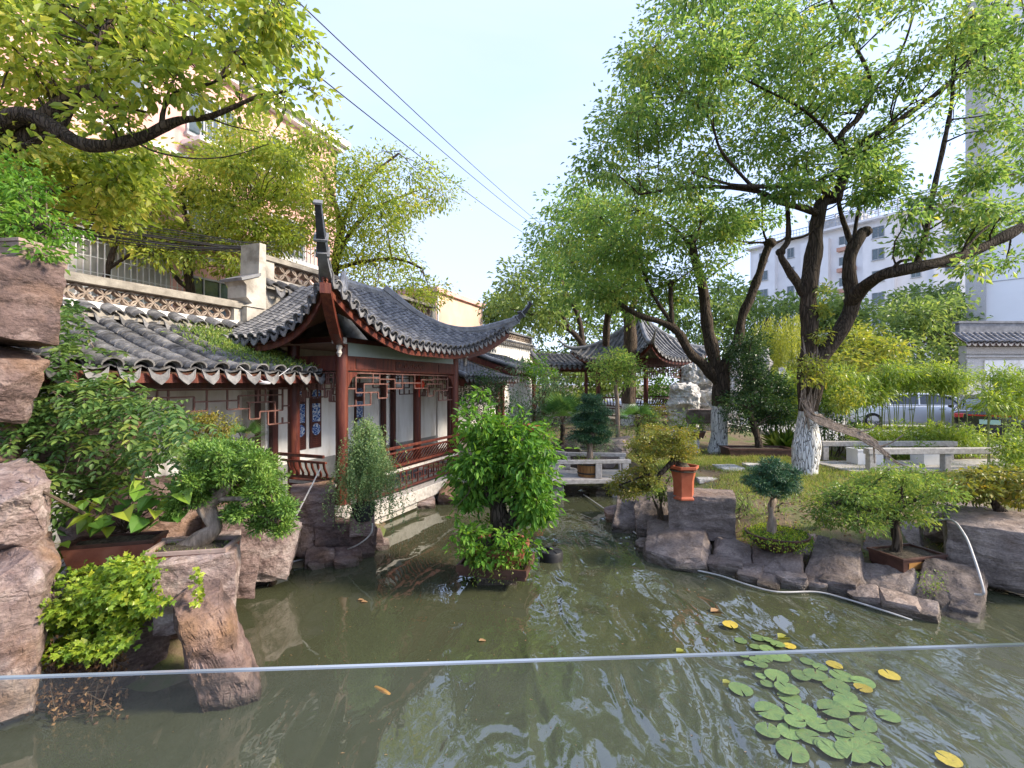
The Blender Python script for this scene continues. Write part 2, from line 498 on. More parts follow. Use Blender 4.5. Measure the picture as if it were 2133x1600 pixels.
MAT['hose'] = M('white_pvc_hose', (.36, .34, .32), (.52, .50, .47), 6, .5)
MAT['wire'] = M('black_cable', (.02, .02, .022), None, rough=.6)
MAT['white'] = M('white_paint', (.72, .72, .71), (.80, .80, .79), 4, .6, .1, 30)
MAT['metal'] = M('grey_metal', (.30, .30, .31), (.42, .42, .43), 7, .4, metal=.7)
MAT['porcelain'] = M('white_porcelain', (.70, .72, .75), None, rough=.25, spec=.5)

# ============================================================ SETTING
def G2(u, v, z=0.0):
    p = G(u, v, z); return (p.x, p.y)

POND = [(-7.5, 4.1), G2(60, 1405), G2(330, 1445), G2(450, 1390), G2(455, 1230), G2(590, 1185), G2(700, 1178), G2(785, 1138),
        (-2.15, 8.2), (-2.35, 8.7), (-1.75, 10.3), (-1.0, 11.3), (-.5, 12.4), (.9, 13.4), (2.4, 12.6), (2.55, 10.6), (2.05, 9.0),
        G2(1340, 1150), G2(1480, 1195), G2(1590, 1222), G2(1700, 1222), G2(1800, 1250), G2(2000, 1282),
        G2(2045, 1240), G2(2133, 1215), (7.6, 6.4), (9.5, 6.0), (9.5, -1.2), (-7.5, -1.2)]
PA = np.array(POND)

def pond_sd(X, Y):
    """signed distance to the pond edge, negative inside"""
    d = np.full(X.shape, 1e9); ins = np.zeros(X.shape, bool)
    n = len(PA)
    for i in range(n):
        x1, y1 = PA[i]; x2, y2 = PA[(i + 1) % n]
        ex, ey = x2 - x1, y2 - y1
        t = np.clip(((X - x1) * ex + (Y - y1) * ey) / (ex * ex + ey * ey), 0, 1)
        d = np.minimum(d, np.hypot(X - (x1 + t * ex), Y - (y1 + t * ey)))
        c = ((y1 > Y) != (y2 > Y)) & (X < (x2 - x1) * (Y - y1) / (y2 - y1 + 1e-12) + x1)
        ins ^= c
    return np.where(ins, -d, d)

def sstep(a, b, x):
    t = np.clip((x - a) / (b - a), 0, 1)
    return t * t * (3 - 2 * t)

def hnoise(X, Y, s):
    return np.sin(X * s + 1.3 * np.sin(Y * s * .7 + 2)) * np.sin(Y * s * 1.1 + 1.7 * np.sin(X * s * .6))

def terrain(X, Y):
    X = np.asarray(X, float); Y = np.asarray(Y, float)
    sd = pond_sd(X, Y)
    hi = np.where(X < 0, .30, .52) + .05 * hnoise(X, Y, .9) * (np.abs(X) < 12)
    hi = hi + .06 * sstep(9, 13, Y) * (X > 2)
    hi = hi + .55 * np.exp(-(((X - 5.2) / 3.2) ** 2 + ((Y - 19.5) / 3.0) ** 2))
    z = np.where(sd < 0, -.75 * sstep(0, .5, -sd), hi * sstep(0, np.where((X > .9) & (Y < 10.2), 2.3, .65), sd - np.where((X > .9) & (Y < 10.2), .12, 0)))
    return z

def tz(x, y):
    return float(terrain(np.array([x]), np.array([y]))[0])

def grid_axis(lo, hi, step, far, k):
    near = np.arange(lo, hi + 1e-6, step)
    a = lo - np.geomspace(step * 2, far, k); b = hi + np.geomspace(step * 2, far, k)
    return np.concatenate([a[::-1], near, b])

gx = grid_axis(-8.5, 11.5, .16, 900, 16)
gy = grid_axis(-1.6, 15.2, .16, 900, 16)
GX, GY = np.meshgrid(gx, gy)
GZ = terrain(GX, GY)
nx_, ny_ = len(gx), len(gy)
V = np.stack([GX.ravel(), GY.ravel(), GZ.ravel()], 1)
ii, jj = np.meshgrid(np.arange(nx_ - 1), np.arange(ny_ - 1))
q = (jj * nx_ + ii).ravel()
FQ = np.stack([q, q + 1, q + 1 + nx_, q + nx_], 1)
MAT['earth'] = M('earth_with_grass', (.115, .085, .052), (.10, .125, .035), 1.7, .95, .7, 40, c3=(.16, .12, .075), lo=.34, hi=.62)
ground = link('ground', np_mesh('ground', V, FQ, MAT['earth'], True))
tag(ground, kind='structure')

def watermat():
    m, n, l, b = nodes_of('murky_green_water')
    b.inputs['Base Color'].default_value = (.060, .066, .036, 1)
    b.inputs['Roughness'].default_value = .025
    b.inputs['IOR'].default_value = 2.3
    g = n.new('ShaderNodeNewGeometry')
    # slow swell, stretched along the wind, stronger where the pump stirs the pond (right-hand half)
    mp = n.new('ShaderNodeMapping'); mp.inputs['Rotation'].default_value = (0, 0, .55); mp.inputs['Scale'].default_value = (1.0, .42, 1)
    l.new(g.outputs['Position'], mp.inputs[0])
    t = n.new('ShaderNodeTexNoise'); t.inputs['Scale'].default_value = 2.3; t.inputs['Detail'].default_value = 1.6; t.inputs['Distortion'].default_value = 1.4
    t.inputs['Roughness'].default_value = .35
    l.new(mp.outputs[0], t.inputs['Vector'])
    mp2 = n.new('ShaderNodeMapping'); mp2.inputs['Rotation'].default_value = (0, 0, -.35); mp2.inputs['Scale'].default_value = (1.0, .6, 1)
    l.new(g.outputs['Position'], mp2.inputs[0])
    t2 = n.new('ShaderNodeTexNoise'); t2.inputs['Scale'].default_value = 9.0; t2.inputs['Detail'].default_value = 1.5; t2.inputs['Distortion'].default_value = .8
    l.new(mp2.outputs[0], t2.inputs['Vector'])
    sp = n.new('ShaderNodeSeparateXYZ'); l.new(g.outputs['Position'], sp.inputs[0])
    mr = n.new('ShaderNodeMapRange'); mr.interpolation_type = 'SMOOTHSTEP'
    mr.inputs[1].default_value = -1.1; mr.inputs[2].default_value = .7; mr.inputs[3].default_value = .14; mr.inputs[4].default_value = 1.0
    t3 = n.new('ShaderNodeTexNoise'); t3.inputs['Scale'].default_value = .55; l.new(g.outputs['Position'], t3.inputs['Vector'])
    ad = n.new('ShaderNodeMath'); ad.operation = 'MULTIPLY_ADD'; ad.inputs[1].default_value = 2.4; ad.inputs[2].default_value = -1.2
    l.new(t3.outputs['Fac'], ad.inputs[0])
    ad2 = n.new('ShaderNodeMath'); ad2.operation = 'ADD'; l.new(sp.outputs['X'], ad2.inputs[0]); l.new(ad.outputs[0], ad2.inputs[1])
    l.new(ad2.outputs[0], mr.inputs[0])
    t4 = n.new('ShaderNodeTexNoise'); t4.inputs['Scale'].default_value = 1.1; t4.inputs['Detail'].default_value = 2; l.new(g.outputs['Position'], t4.inputs['Vector'])
    mr4 = n.new('ShaderNodeMapRange'); mr4.inputs[1].default_value = .38; mr4.inputs[2].default_value = .62; mr4.inputs[3].default_value = .22; mr4.inputs[4].default_value = 1.15
    l.new(t4.outputs['Fac'], mr4.inputs[0])
    mm = n.new('ShaderNodeMath'); mm.operation = 'MULTIPLY'; l.new(mr.outputs[0], mm.inputs[0]); l.new(mr4.outputs[0], mm.inputs[1])
    mr = mm
    b1 = n.new('ShaderNodeBump'); b1.inputs['Distance'].default_value = .105
    l.new(mr.outputs[0], b1.inputs['Strength']); l.new(t.outputs['Fac'], b1.inputs['Height'])
    b2 = n.new('ShaderNodeBump'); b2.inputs['Distance'].default_value = .012
    l.new(mr.outputs[0], b2.inputs['Strength']); l.new(t2.outputs['Fac'], b2.inputs['Height']); l.new(b1.outputs[0], b2.inputs['Normal'])
    l.new(b2.outputs[0], b.inputs['Normal'])
    return m
MAT['water'] = watermat()
w = MB(); w.add([(-7.6, -1.3, 0), (9.7, -1.3, 0), (9.7, 14.5, 0), (-7.6, 14.5, 0)], [(0, 1, 2, 3)])
tag(w.build('water', MAT['water']), kind='structure')

# parking court beyond the garden: pale concrete, with a step down kerb
MAT['concrete'] = M('pale_concrete_paving', (.30, .29, .28), (.42, .41, .40), 1.3, .9, .3, 60, detail=9)
pv = MB(); pv.box((24.5, 36, .61), (30, 46, .16))
tag(pv.build('paving', MAT['concrete']), kind='structure')
kb = MB(); kb.bar((9.3, 13.0, .655), (9.3, 59, .655), .2, .3)
kb.bar((9.2, 12.85, .655), (39.5, 12.85, .655), .28, .3)
tag(kb.build('kerb', MAT['granite']), kind='structure')

# terrace under the photographer and its glass balustrade
MAT['deck'] = M('grey_terrace_tile', (.10, .10, .105), (.17, .17, .17), 6, .6, .1, 40)
dk = MB(); dk.box((0, -2.2, .86), (12, 5.4, .28))
tag(dk.build('terrace', MAT['deck']), kind='structure')

def glassmat():
    m, n, l, b = nodes_of('balustrade_glass')
    n.remove(b)
    tr = n.new('ShaderNodeBsdfTransparent'); tr.inputs[0].default_value = (.93, .955, .95, 1)
    gl = n.new('ShaderNodeBsdfGlossy'); gl.inputs['Roughness'].default_value = .02; gl.inputs['Color'].default_value = (1, 1, 1, 1)
    g = n.new('ShaderNodeNewGeometry')
    dt = n.new('ShaderNodeVectorMath'); dt.operation = 'DOT_PRODUCT'; l.new(g.outputs['Normal'], dt.inputs[0]); l.new(g.outputs['Incoming'], dt.inputs[1])
    ab = n.new('ShaderNodeMath'); ab.operation = 'ABSOLUTE'; l.new(dt.outputs['Value'], ab.inputs[0])
    iv = n.new('ShaderNodeMath'); iv.operation = 'SUBTRACT'; iv.inputs[0].default_value = 1; l.new(ab.outputs[0], iv.inputs[1])
    pw = n.new('ShaderNodeMath'); pw.operation = 'POWER'; l.new(iv.outputs[0], pw.inputs[0]); pw.inputs[1].default_value = 5
    fr = n.new('ShaderNodeMath'); fr.operation = 'MULTIPLY_ADD'; l.new(pw.outputs[0], fr.inputs[0]); fr.inputs[1].default_value = .95; fr.inputs[2].default_value = .045
    df = n.new('ShaderNodeBsdfDiffuse'); df.inputs[0].default_value = (.55, .57, .58, 1)      # dust film
    m0 = n.new('ShaderNodeMixShader'); m0.inputs[0].default_value = .006
    l.new(tr.outputs[0], m0.inputs[1]); l.new(df.outputs[0], m0.inputs[2])
    m1 = n.new('ShaderNodeMixShader'); l.new(fr.outputs[0], m1.inputs[0]); l.new(m0.outputs[0], m1.inputs[1]); l.new(gl.outputs[0], m1.inputs[2])
    l.new(m1.outputs[0], n['Material Output'].inputs['Surface'])
    return m
MAT['glass'] = glassmat()
MAT['glassedge'] = M('polished_glass_edge', (.08, .10, .11), (.30, .35, .42), 1.6, .12, spec=.9, detail=3)
gl_ = root('glass_balustrade', (0, .775, 1.0), 0, 'clear frameless glass balustrade panel with polished top edge above the pond', 'balustrade')
a, b_ = Vector((-3.2, .594, 0)), Vector((3.2, .95, 0))
dd = (b_ - a).normalized(); nn_ = Vector((-dd.y, dd.x, 0)) * .003
gp = MB(); gp.loft([[a - nn_ + Vector((0, 0, z)), b_ - nn_ + Vector((0, 0, z)), b_ + nn_ + Vector((0, 0, z)), a + nn_ + Vector((0, 0, z))] for z in (.82, 2.046)])
gp.build('pane', MAT['glass'], gl_)
ge = MB(); ge.bar(a + Vector((0, 0, 2.0477)), b_ + Vector((0, 0, 2.0477)), .006, .003); ge.build('polished_edge', MAT['glassedge'], gl_)
gs = MB(); gs.bar(a + Vector((0, 0, .98)) - nn_ * 6, b_ + Vector((0, 0, .98)) - nn_ * 6, .06, .16); gs.build('base_channel', MAT['metal'], gl_)

# ============================================================ ARCHITECTURE, in the frame of the corridor
RZ = math.atan2(.927, .375)
FA = Matrix.Translation((-2.09, 9.55, 0)) @ Matrix.Rotation(RZ, 4, 'Z')     # x along the facade, y into the wall
FL = .40                                                                    # floor level

def A(t, n, z): return FA @ Vector((t, n, z))

# ---- tile pieces (shared data)
def arc_tile(name, w, h, L, th, mat, seg=7, up=True, tilt=.03):
    rings = []
    for y, dz in ((0, tilt * .8), (L, 0)):
        o, i = [], []
        for k in range(seg + 1):
            a = math.pi * k / seg
            x, z = -math.cos(a) * w, math.sin(a) * h
            if not up: z = -z
            o.append(Vector((x, y, z + dz)))
            i.append(Vector((x * .88, y, z + dz - th)))
        rings.append(o + i[::-1])
    m = MB(); m.loft(rings)
    me = m.mesh(name, True, 50); me.materials.append(mat)
    return me

def drip_tile(name, w, h, mat):
    """heart shaped end plate with a hollow top edge, hanging in the x-z plane"""
    top = [(-w + 2 * w * k / 6, -.42 * h * math.sin(math.pi * k / 6)) for k in range(7)]
    bot = []
    for k in range(1, 10):
        s = k / 10
        x = w * (1 - 2 * s)
        q = 1 - abs(x / w)
        bot.append((x, -.22 * h - .78 * h * (q ** .5)))
    poly = top + bot
    m = MB()
    m.prism([Vector((x, 0, z)) for x, z in poly], (0, .016, 0))
    rim = [Vector((x * 1.0, -.004, z)) for x, z in poly]
    m2 = [Vector((x * .86, -.004, z * .88 - .012)) for x, z in poly]
    k = len(poly)
    m.add(rim + m2 + [p + Vector((0, .006, 0)) for p in m2], [(i, (i + 1) % k, k + (i + 1) % k, k + i) for i in range(k)])
    me = m.mesh(name); me.materials.append(mat)
    return me

TW = .15                                   # half spacing of the corridor tile columns
T_COVER = arc_tile('cover_tile', .098, .07, .19, .014, MAT['tile'])
T_LIP = arc_tile('eave_cover_tile', .112, .085, .10, .02, MAT['tile_light'], tilt=.05)
T_DRIP = drip_tile('drip_tile', .122, .205, MAT['tile_light'])
T_COVER_S = arc_tile('cover_tile_small', .072, .052, .17, .012, MAT['tile'])
T_LIP_S = arc_tile('eave_cover_small', .082, .06, .09, .016, MAT['tile_light'], tilt=.04)
T_DRIP_S = drip_tile('drip_tile_small', .088, .16, MAT['tile_light'])

def frame(o, x, y):
    """matrix with origin o, x axis, y axis (made orthogonal)"""
    x = Vector(x).normalized(); z = x.cross(Vector(y)).normalized(); y = z.cross(x)
    m = Matrix((x, y, z)).transposed().to_4x4(); m.translation = o
    return m

def add_mesh(mb, me, m):
    """append a piece's data to a joined mesh (for tiles too small to pick apart)"""
    mb.add([m @ v.co for v in me.vertices], [tuple(p.vertices) for p in me.polygons])

def lean_roof(parent, FR, t0, t1, ne, ze, nt, zt, sp=.30, ex=.095, single=True, cover=None, lip=None, drip=None, sag=.04, mat_fascia='redwood', boards=True):
    """one-sided tiled roof from eave (ne, ze) up to (nt, zt)"""
    cover = cover or T_COVER; lip = lip or T_LIP; drip = drip or T_DRIP
    R3 = FR.to_3x3()
    xd = R3 @ Vector((1, 0, 0))
    S = Vector((0, nt - ne, zt - ze)); Ls = S.length; S.normalize(); N = Vector((1, 0, 0)).cross(S)
    def surf(t, s):                      # s metres up the slope
        return Vector((t, ne, ze)) + S * s - Vector((0, 0, 1)) * sag * math.sin(math.pi * min(max(s / Ls, 0), 1))
    if boards:
        bd = MB(FR)
        bd.loft([[surf(t, s) - N * h for s, h in ((0.02, .03), (Ls * .5, .03), (Ls, .03), (Ls, .08), (Ls * .5, .08), (0.02, .08))] for t in (t0, t1)])
        bd.build('roof_boards', MAT['soffit'], parent)
        fb = MB(FR); fb.bar(surf(t0, .03) - Vector((0, .0, .10)), surf(t1, .03) - Vector((0, .0, .10)), .035, .11); fb.build('fascia_board', MAT[mat_fascia], parent)
    # troughs: stepped hollow strips between the columns
    tr = MB(FR)
    ncol = max(1, int(round((t1 - t0) / sp)))
    dt = (t1 - t0) / ncol
    rows = max(2, int(Ls / (ex * 2)))
    for c in range(ncol + 1):
        tm = t0 + c * dt
        for r in range(rows):
            s0, s1 = Ls * r / rows, Ls * (r + 1) / rows + .02
            vs = []
            for s, lift in ((s0, .022), (s1, .0)):
                for k in range(5):
                    x = (k / 4 - .5)
                    vs.append(surf(tm + x * dt * 1.0, s) + N * (lift + .03 * (2 * x) ** 2 * 1.6 - .012))
            vs += [v - N * .014 for v in vs[:5]]
            tr.add(vs, [(k, k + 1, 6 + k, 5 + k) for k in range(4)] + [(10 + k, 11 + k, k + 1, k) for k in range(4)])
    tag(tr.build('trough_tiles', MAT['tile'], parent), kind='stuff')
    nr = int(Ls / ex)
    joined = MB()
    for c in range(ncol):
        t = t0 + (c + .5) * dt
        wob = random.uniform(-.012, .012)
        for r in range(nr):
            s = .03 + r * ex + random.uniform(-.008, .008)
            o = FR @ (surf(t + wob + random.uniform(-.006, .006), s) + N * (.012 + random.uniform(-.003, .006)))
            ux = (R3 @ Vector((1, random.uniform(-.05, .05), random.uniform(-.04, .04))))
            m = frame(o, ux, R3 @ (S + N * random.uniform(-.03, .01)))
            if single: inst('cover_tile', cover, parent, m)
            else: add_mesh(joined, cover, m)
        o = FR @ (surf(t, -.03) + N * .03)
        m = frame(o, xd, R3 @ S)
        inst('eave_tile', lip, parent, m)
    if not single:
        tag(joined.build('cover_tiles', MAT['tile'], parent, True, 50), kind='stuff')
    for c in range(ncol + 1):
        t = t0 + c * dt
        o = FR @ (surf(t, -.035) + N * .045)
        m = frame(o, R3 @ Vector((1, random.uniform(-.06, .06), random.uniform(-.05, .05))), R3 @ Vector((0, 1, -.22)))
        inst('drip_tile', drip, parent, m)

def cornice(parent, FR, t0, t1, nw, z, out=.20, sp=.30, cover=None, drip=None):
    """short tiled ledge on the face of a wall at nw"""
    cover = cover or T_COVER; drip = drip or T_DRIP
    R3 = FR.to_3x3()
    ld = MB(FR)
    ld.loft([[Vector((t, nw + .03, z + .12)), Vector((t, nw - out, z - .015)), Vector((t, nw - out, z - .04)), Vector((t, nw + .03, z + .02))] for t in (t0, t1)])
    ld.build('ledge', MAT['coping'], parent)
    n_ = int((t1 - t0) / sp)
    for c in range(n_):
        t = t0 + (c + .5) * (t1 - t0) / n_
        for s in (0, .075):
            m = frame(FR @ Vector((t, nw - out - .02 + s, z + .01 + s * .6)), R3 @ Vector((1, 0, random.uniform(-.03, .03))), R3 @ Vector((0, 1, .55)))
            inst('cornice_tile', cover, parent, m)
        m = frame(FR @ Vector((t + sp / 2, nw - out - .015, z + .02)), R3 @ Vector((1, random.uniform(-.06, .06), random.uniform(-.05, .05))), R3 @ Vector((0, 1, -.12)))
        inst('cornice_drip_tile', drip, parent, m)

def ring_piece(name, r, th, dep, mat, a0=0, a1=2 * math.pi, seg=14):
    rings = []
    full = abs(a1 - a0 - 2 * math.pi) < 1e-6
    for k in range(seg + 1):
        a = a0 + (a1 - a0) * k / seg
        c, s_ = math.cos(a), math.sin(a)
        rings.append([Vector((c * (r + th / 2), -dep / 2, s_ * (r + th / 2))), Vector((c * (r + th / 2), dep / 2, s_ * (r + th / 2))),
                      Vector((c * (r - th / 2), dep / 2, s_ * (r - th / 2))), Vector((c * (r - th / 2), -dep / 2, s_ * (r - th / 2)))])
    m = MB(); m.loft(rings, cap=not full)
    me = m.mesh(name, True, 40); me.materials.append(mat)
    return me
MAT['latticetile'] = M('lattice_tile_brown_grey', (.17, .13, .105), (.34, .28, .23), 9, .8, .3, 40, vary=.2)
T_RING = ring_piece('lattice_ring', .098, .022, .10, MAT['latticetile'])
T_HALF_U = ring_piece('lattice_arc', .098, .022, .10, MAT['latticetile'], math.pi, 2 * math.pi, 9)
T_HALF_D = ring_piece('lattice_arc_low', .098, .022, .10, MAT['latticetile'], 0, math.pi, 9)

def lattice_band(parent, FR, t0, t1, n, z0, z1, sc=1.0):
    """open tile work of rings and arcs between z0 and z1"""
    r = .109 * sc
    nn = int((t1 - t0) / (2 * r)); zc = (z0 + z1) / 2
    for k in range(nn):
        t = t0 + r + k * (t1 - t0 - 2 * r) / max(1, nn - 1)
        b = FR @ Matrix.Translation((t, n, zc)) @ Matrix.Scale(sc, 4)
        inst('lattice_ring', T_RING, parent, b)
        if k < nn - 1:
            inst('lattice_arc', T_HALF_U, parent, FR @ Matrix.Translation((t + r, n, z1 - .005)) @ Matrix.Scale(sc, 4))
            inst('lattice_arc', T_HALF_D, parent, FR @ Matrix.Translation((t + r, n, z0 + .005)) @ Matrix.Scale(sc, 4))

NW = 2.50          # wall face
TWALL = .24
# ---------------- garden wall, low stretch beside the near corridor
gw = root('garden_wall', A(-4, NW, 0), RZ, 'low white plastered garden wall with ring tile lattice behind the left corridor roof', 'wall')
m = MB(FA); m.box((-3.9, NW + TWALL / 2, 1.835), (4.7, TWALL, 3.67)); m.build('wall_body', MAT['plaster'], gw)
m = MB(FA); m.box((-3.9, NW - .011, .69), (4.68, .02, .62)); m.build('dado', MAT['dado'], gw)
m = MB(FA); m.box((-3.75, NW + .12, 3.96), (4.5, .30, .09)); m.box((-3.75, NW + .12, 4.02), (4.5, .2, .05)); m.build('coping', MAT['coping'], gw)
m = MB(FA); m.box((-1.72, NW + .12, 3.79), (.36, .22, .245)); m.box((-6.08, NW + .12, 3.79), (.3, .22, .245)); m.build('end_block', MAT['oldplaster'], gw)
lattice_band(gw, FA, -5.9, -1.92, NW + .12, 3.675, 3.91)
cornice(gw, FA, -6.2, -1.6, NW, 3.47)

# ---------------- garden wall, tall stretch behind the pavilion
gw2 = root('garden_wall', A(2, NW, 0), RZ, 'tall weathered garden wall with scalloped tile lattice rising behind the pavilion roof', 'wall')
T0, T1 = -1.50, 5.2
m = MB(FA)
HZ = 4.62
wx0, wx1, wz0, wz1 = -.95, -.55, 3.72, 4.0                   # the small square opening
for (x0, x1, z0, z1) in ((T0, wx0, 0, HZ), (wx1, T1, 0, HZ), (wx0, wx1, 0, wz0), (wx0, wx1, wz1, HZ)):
    m.box(((x0 + x1) / 2, NW + .14, (z0 + z1) / 2), (x1 - x0, .28, z1 - z0))
m.build('wall_body', MAT['oldplaster'], gw2)
m = MB(FA); m.box((1.85, NW - .012, 1.72), (6.6, .02, 2.64)); m.build('lower_plaster', MAT['plaster'], gw2)
m = MB(FA); m.box((1.85, NW - .026, .62), (6.6, .02, .44)); m.build('dado', MAT['dado'], gw2)
m = MB(FA); m.box((1.95, NW + .14, 4.99), (6.5, .34, .07)); m.box((1.95, NW + .14, 5.045), (6.5, .22, .05)); m.build('coping', MAT['coping'], gw2)
m = MB(FA); m.box((-1.19, NW + .14, 4.79), (.34, .26, .335)); m.box((5.1, NW + .14, 4.79), (.2, .26, .335)); m.build('end_block', MAT['oldplaster'], gw2)
lattice_band(gw2, FA, -1.0, 5.0, NW + .14, 4.625, 4.955, 1.38)
cornice(gw2, FA, -1.35, 5.0, NW, 4.40, out=.18)
# stepped end pier with pointed side brackets
m = MB(FA)
pier = [(-1.78, 3.95), (-1.36, 3.95), (-1.36, 5.20), (-1.50, 5.20), (-1.52, 4.60), (-1.64, 4.50), (-1.86, 4.42), (-1.78, 4.34), (-1.78, 4.12), (-1.66, 4.02)]
m.prism([(x, NW - .16, z) for x, z in pier[1:] + pier[:1]], (0, .5, 0))
m.box((-1.55, NW + .09, 1.97), (.40, .44, 3.94))
m.build('end_pier', MAT['oldplaster'], gw2)
m = MB(FA); m.prism([(-1.90, NW - .20, 4.40), (-1.5, NW - .20, 4.56), (-1.5, NW - .20, 4.62), (-1.92, NW - .20, 4.45)], (0, .58, 0)); m.build('pier_cap', MAT['ridge'], gw2)

# ---------------- near corridor
cor = root('covered_corridor', A(-4, 1.0, FL), RZ, 'near covered corridor with grey tiled lean-to roof and creepers beside the pavilion', 'corridor')
m = MB(FA); m.box((-4.1, 1.72, FL - .204), (3.86, 1.5, .4)); m.build('plinth', MAT['granite_dark'], cor)
lean_roof(cor, FA, -6.05, -1.70, .42, 2.66, NW - .02, 3.42)
for t in (-4.75, -5.95):
    m = MB(FA); m.tube([(t, 1.05, FL), (t, 1.05, 2.60)], .085, 14); m.build('column', MAT['redwood'], cor, True)
m = MB(FA); m.box((-3.75, 1.05, 2.52), (4.5, .10, .17)); m.build('lintel', MAT['darkwood'], cor)
for t in (-1.12, -1.52):
    m = MB(FA); m.box((t, NW - .09, 1.55), (.13, .10, 2.3)); m.build('wall_post', MAT['darkwood'], cor)

def fret(parent, FR, t0, t1, n, ztop, mat, th=.022, step=.16, deep=(.62, .46, .30), name='fret_panel'):
    """hanging rectilinear lattice, deeper towards the posts"""
    m = MB(FR)
    def hb(a, b, z): m.bar((a, n, z), (b, n, z), th, th)
    def vb(t, za, zb): m.bar((t, n, za), (t, n, zb), th * .98, th * 1.02)
    L = t1 - t0
    z1, z2, z3 = [ztop - d for d in deep]
    zs = ztop - .02
    hb(t0, t1, zs)
    for s in (1, -1):
        def T(x): return t0 + x if s > 0 else t1 - x
        a, b, c = .17 * L, .30 * L, .44 * L
        hb(T(0), T(a), z1); vb(T(a), z1, z2 + .06); hb(T(a * .35), T(a * 1.35), z2 + .06)
        vb(T(a * 1.35), z2 + .06, z2 - .05); hb(T(a * 1.35), T(b), z2 - .05); vb(T(b), z2 - .05, z3 + .05)
        hb(T(a * .7), T(b * 1.05), z3 + .05); hb(T(b), T(c), z3 - .04); vb(T(c), z3 - .04, zs)
        vb(T(a * .35), z2 + .06, zs); vb(T(a * .7), z3 + .05, z1); vb(T(b * .8), z3 + .05, zs); hb(T(0), T(a * .35), z2 + .13)
        hb(T(a * .35), T(b * .8), z3 + .16); vb(T(a * 1.1), z3 + .05, zs); vb(T(.37 * L), z3 - .04, zs - .1); hb(T(b * .8), T(.37 * L), zs - .1)
        hb(T(.37 * L), T(.5 * L), zs - .17); vb(T(.06 * L), z1, z1 + .1)
    return m.build(name, MAT[mat], parent)
MAT['fretwood'] = M('fret_bar_wood', (.10, .045, .035), (.20, .10, .085), 8, .5)
fret(cor, FA, -4.6, -1.98, 1.05, 2.44, 'fretwood', deep=(.60, .44, .28))
fret(cor, FA, -5.85, -4.85, 1.05, 2.44, 'fretwood', deep=(.60, .44, .28))

# ---------------- pavilion
pav = root('pavilion', A(0, 1.2, FL), RZ, 'near waterside pavilion with dark red posts and sweeping upturned tiled roof', 'pavilion')
m = MB(FA); m.box((0, 1.15, FL - .09), (4.3, 2.6, .18)); m.build('floor_slab', MAT['dado'], pav)
m = MB(FA); m.box((0, -.20, FL - .10), (4.4, .26, .24)); m.box((-2.1, .5, FL - .10), (.26, 1.1, .238)); m.box((0, -.12, FL - .30), (4.2, .2, .14))
m.build('granite_edge', MAT['granite'], pav, bevel=.015)
m = MB(FA)
for t in (-1.75, 0, 1.75): m.box((t, .25, -.12), (.3, .35, .6))
m.box((0, 1.0, -.1), (4.1, .3, .7))
m.build('stone_pier', MAT['granite_dark'], pav)
for (t, n) in ((-1.9, 0), (1.9, 0), (-1.9, 1.05), (1.9, 1.05)):
    m = MB(FA); m.tube([(t, n, FL + .08), (t, n, 3.16)], .098, 16); c = m.build('column', MAT['redwood'], pav, True)
    m = MB(FA); m.lathe((t, n, FL), [(.15, 0), (.165, .04), (.13, .10), (.11, .12)], 16); m.build('column_base', MAT['granite'], pav, True)
for (t, n, w_) in ((2.35, NW - .10, .12), (2.78, NW - .10, .12)):
    m = MB(FA); m.box((t, n, 1.6), (w_, .1, 2.4)); m.build('wall_post', MAT['darkwood'], pav)
# lintels with carved cartouches
ZL0, ZL1 = 2.72, 2.97
m = MB(FA); m.box((0, 0, (ZL0 + ZL1) / 2), (3.75, .10, ZL1 - ZL0)); lin = m.build('front_lintel', MAT['redwood'], pav, bevel=.01)
for c, w_ in ((-1.35, .55), (0, 1.0), (1.35, .55)):
    m = MB(FA); m.box((c, -.055, 2.845), (w_, .012, .17)); m.build('cartouche', MAT['darkwood'], lin)
m = MB(FA)
for k in range(13):
    t = -.42 + k * .07
    m.box((t, -.064, 2.845 + .025 * math.sin(k * 2.1)), (.05, .012, .05 + .02 * math.cos(k * 1.7)), Matrix.Rotation(.5 * math.sin(k * 3.3), 3, 'Y'))
m.build('carving', MAT['redwood'], lin)
for t in (-1.9, 1.9):
    m = MB(FA); m.box((t, .52, (ZL0 + ZL1) / 2), (.10, .94, ZL1 - ZL0)); m.build('side_lintel', MAT['redwood'], pav)
    m = MB(FA); m.box((t, 1.75, (ZL0 + ZL1) / 2), (.09, 1.3, .2)); m.build('side_lintel', MAT['darkwood'], pav)
m = MB(FA); m.box((0, .0, 3.08), (3.6, .05, .22)); m.build('frieze_board', MAT['palegreen'], pav)
m = MB(FA); m.box((0, 0, 3.225), (3.9, .13, .07)); m.box((-1.9, .55, 3.225), (.13, 1.0, .07)); m.box((1.9, .55, 3.225), (.13, 1.0, .07)); m.build('purlin', MAT['darkwood'], pav)
for t in (-1.9, 1.9):
    for s in (-1, 1):
        m = MB(FA); m.prism([(t + .1 * s, -.03, 2.70), (t + .34 * s, -.03, 2.70), (t + .34 * s, -.03, 2.66), (t + .22 * s, -.03, 2.60), (t + .10 * s, -.03, 2.42)], (0, .05, 0))
        if (t < 0) == (s > 0): m.build('bracket', MAT['redwood'], pav)
fret(pav, FA, -1.78, 1.78, 0, 2.71, 'fretwood', deep=(.58, .42, .26))
fret(pav, FA, -1.78, 1.78, 1.05, 2.71, 'darkwood', deep=(.45, .36, .24))
F90 = FA @ Matrix.Translation((-1.9, 0, 0)) @ Matrix.Rotation(math.pi / 2, 4, 'Z')
fret(pav, F90, .12, .95, 0, 2.71, 'fretwood', deep=(.5, .38, .26))
F90r = FA @ Matrix.Translation((1.9, 0, 0)) @ Matrix.Rotation(math.pi / 2, 4, 'Z')
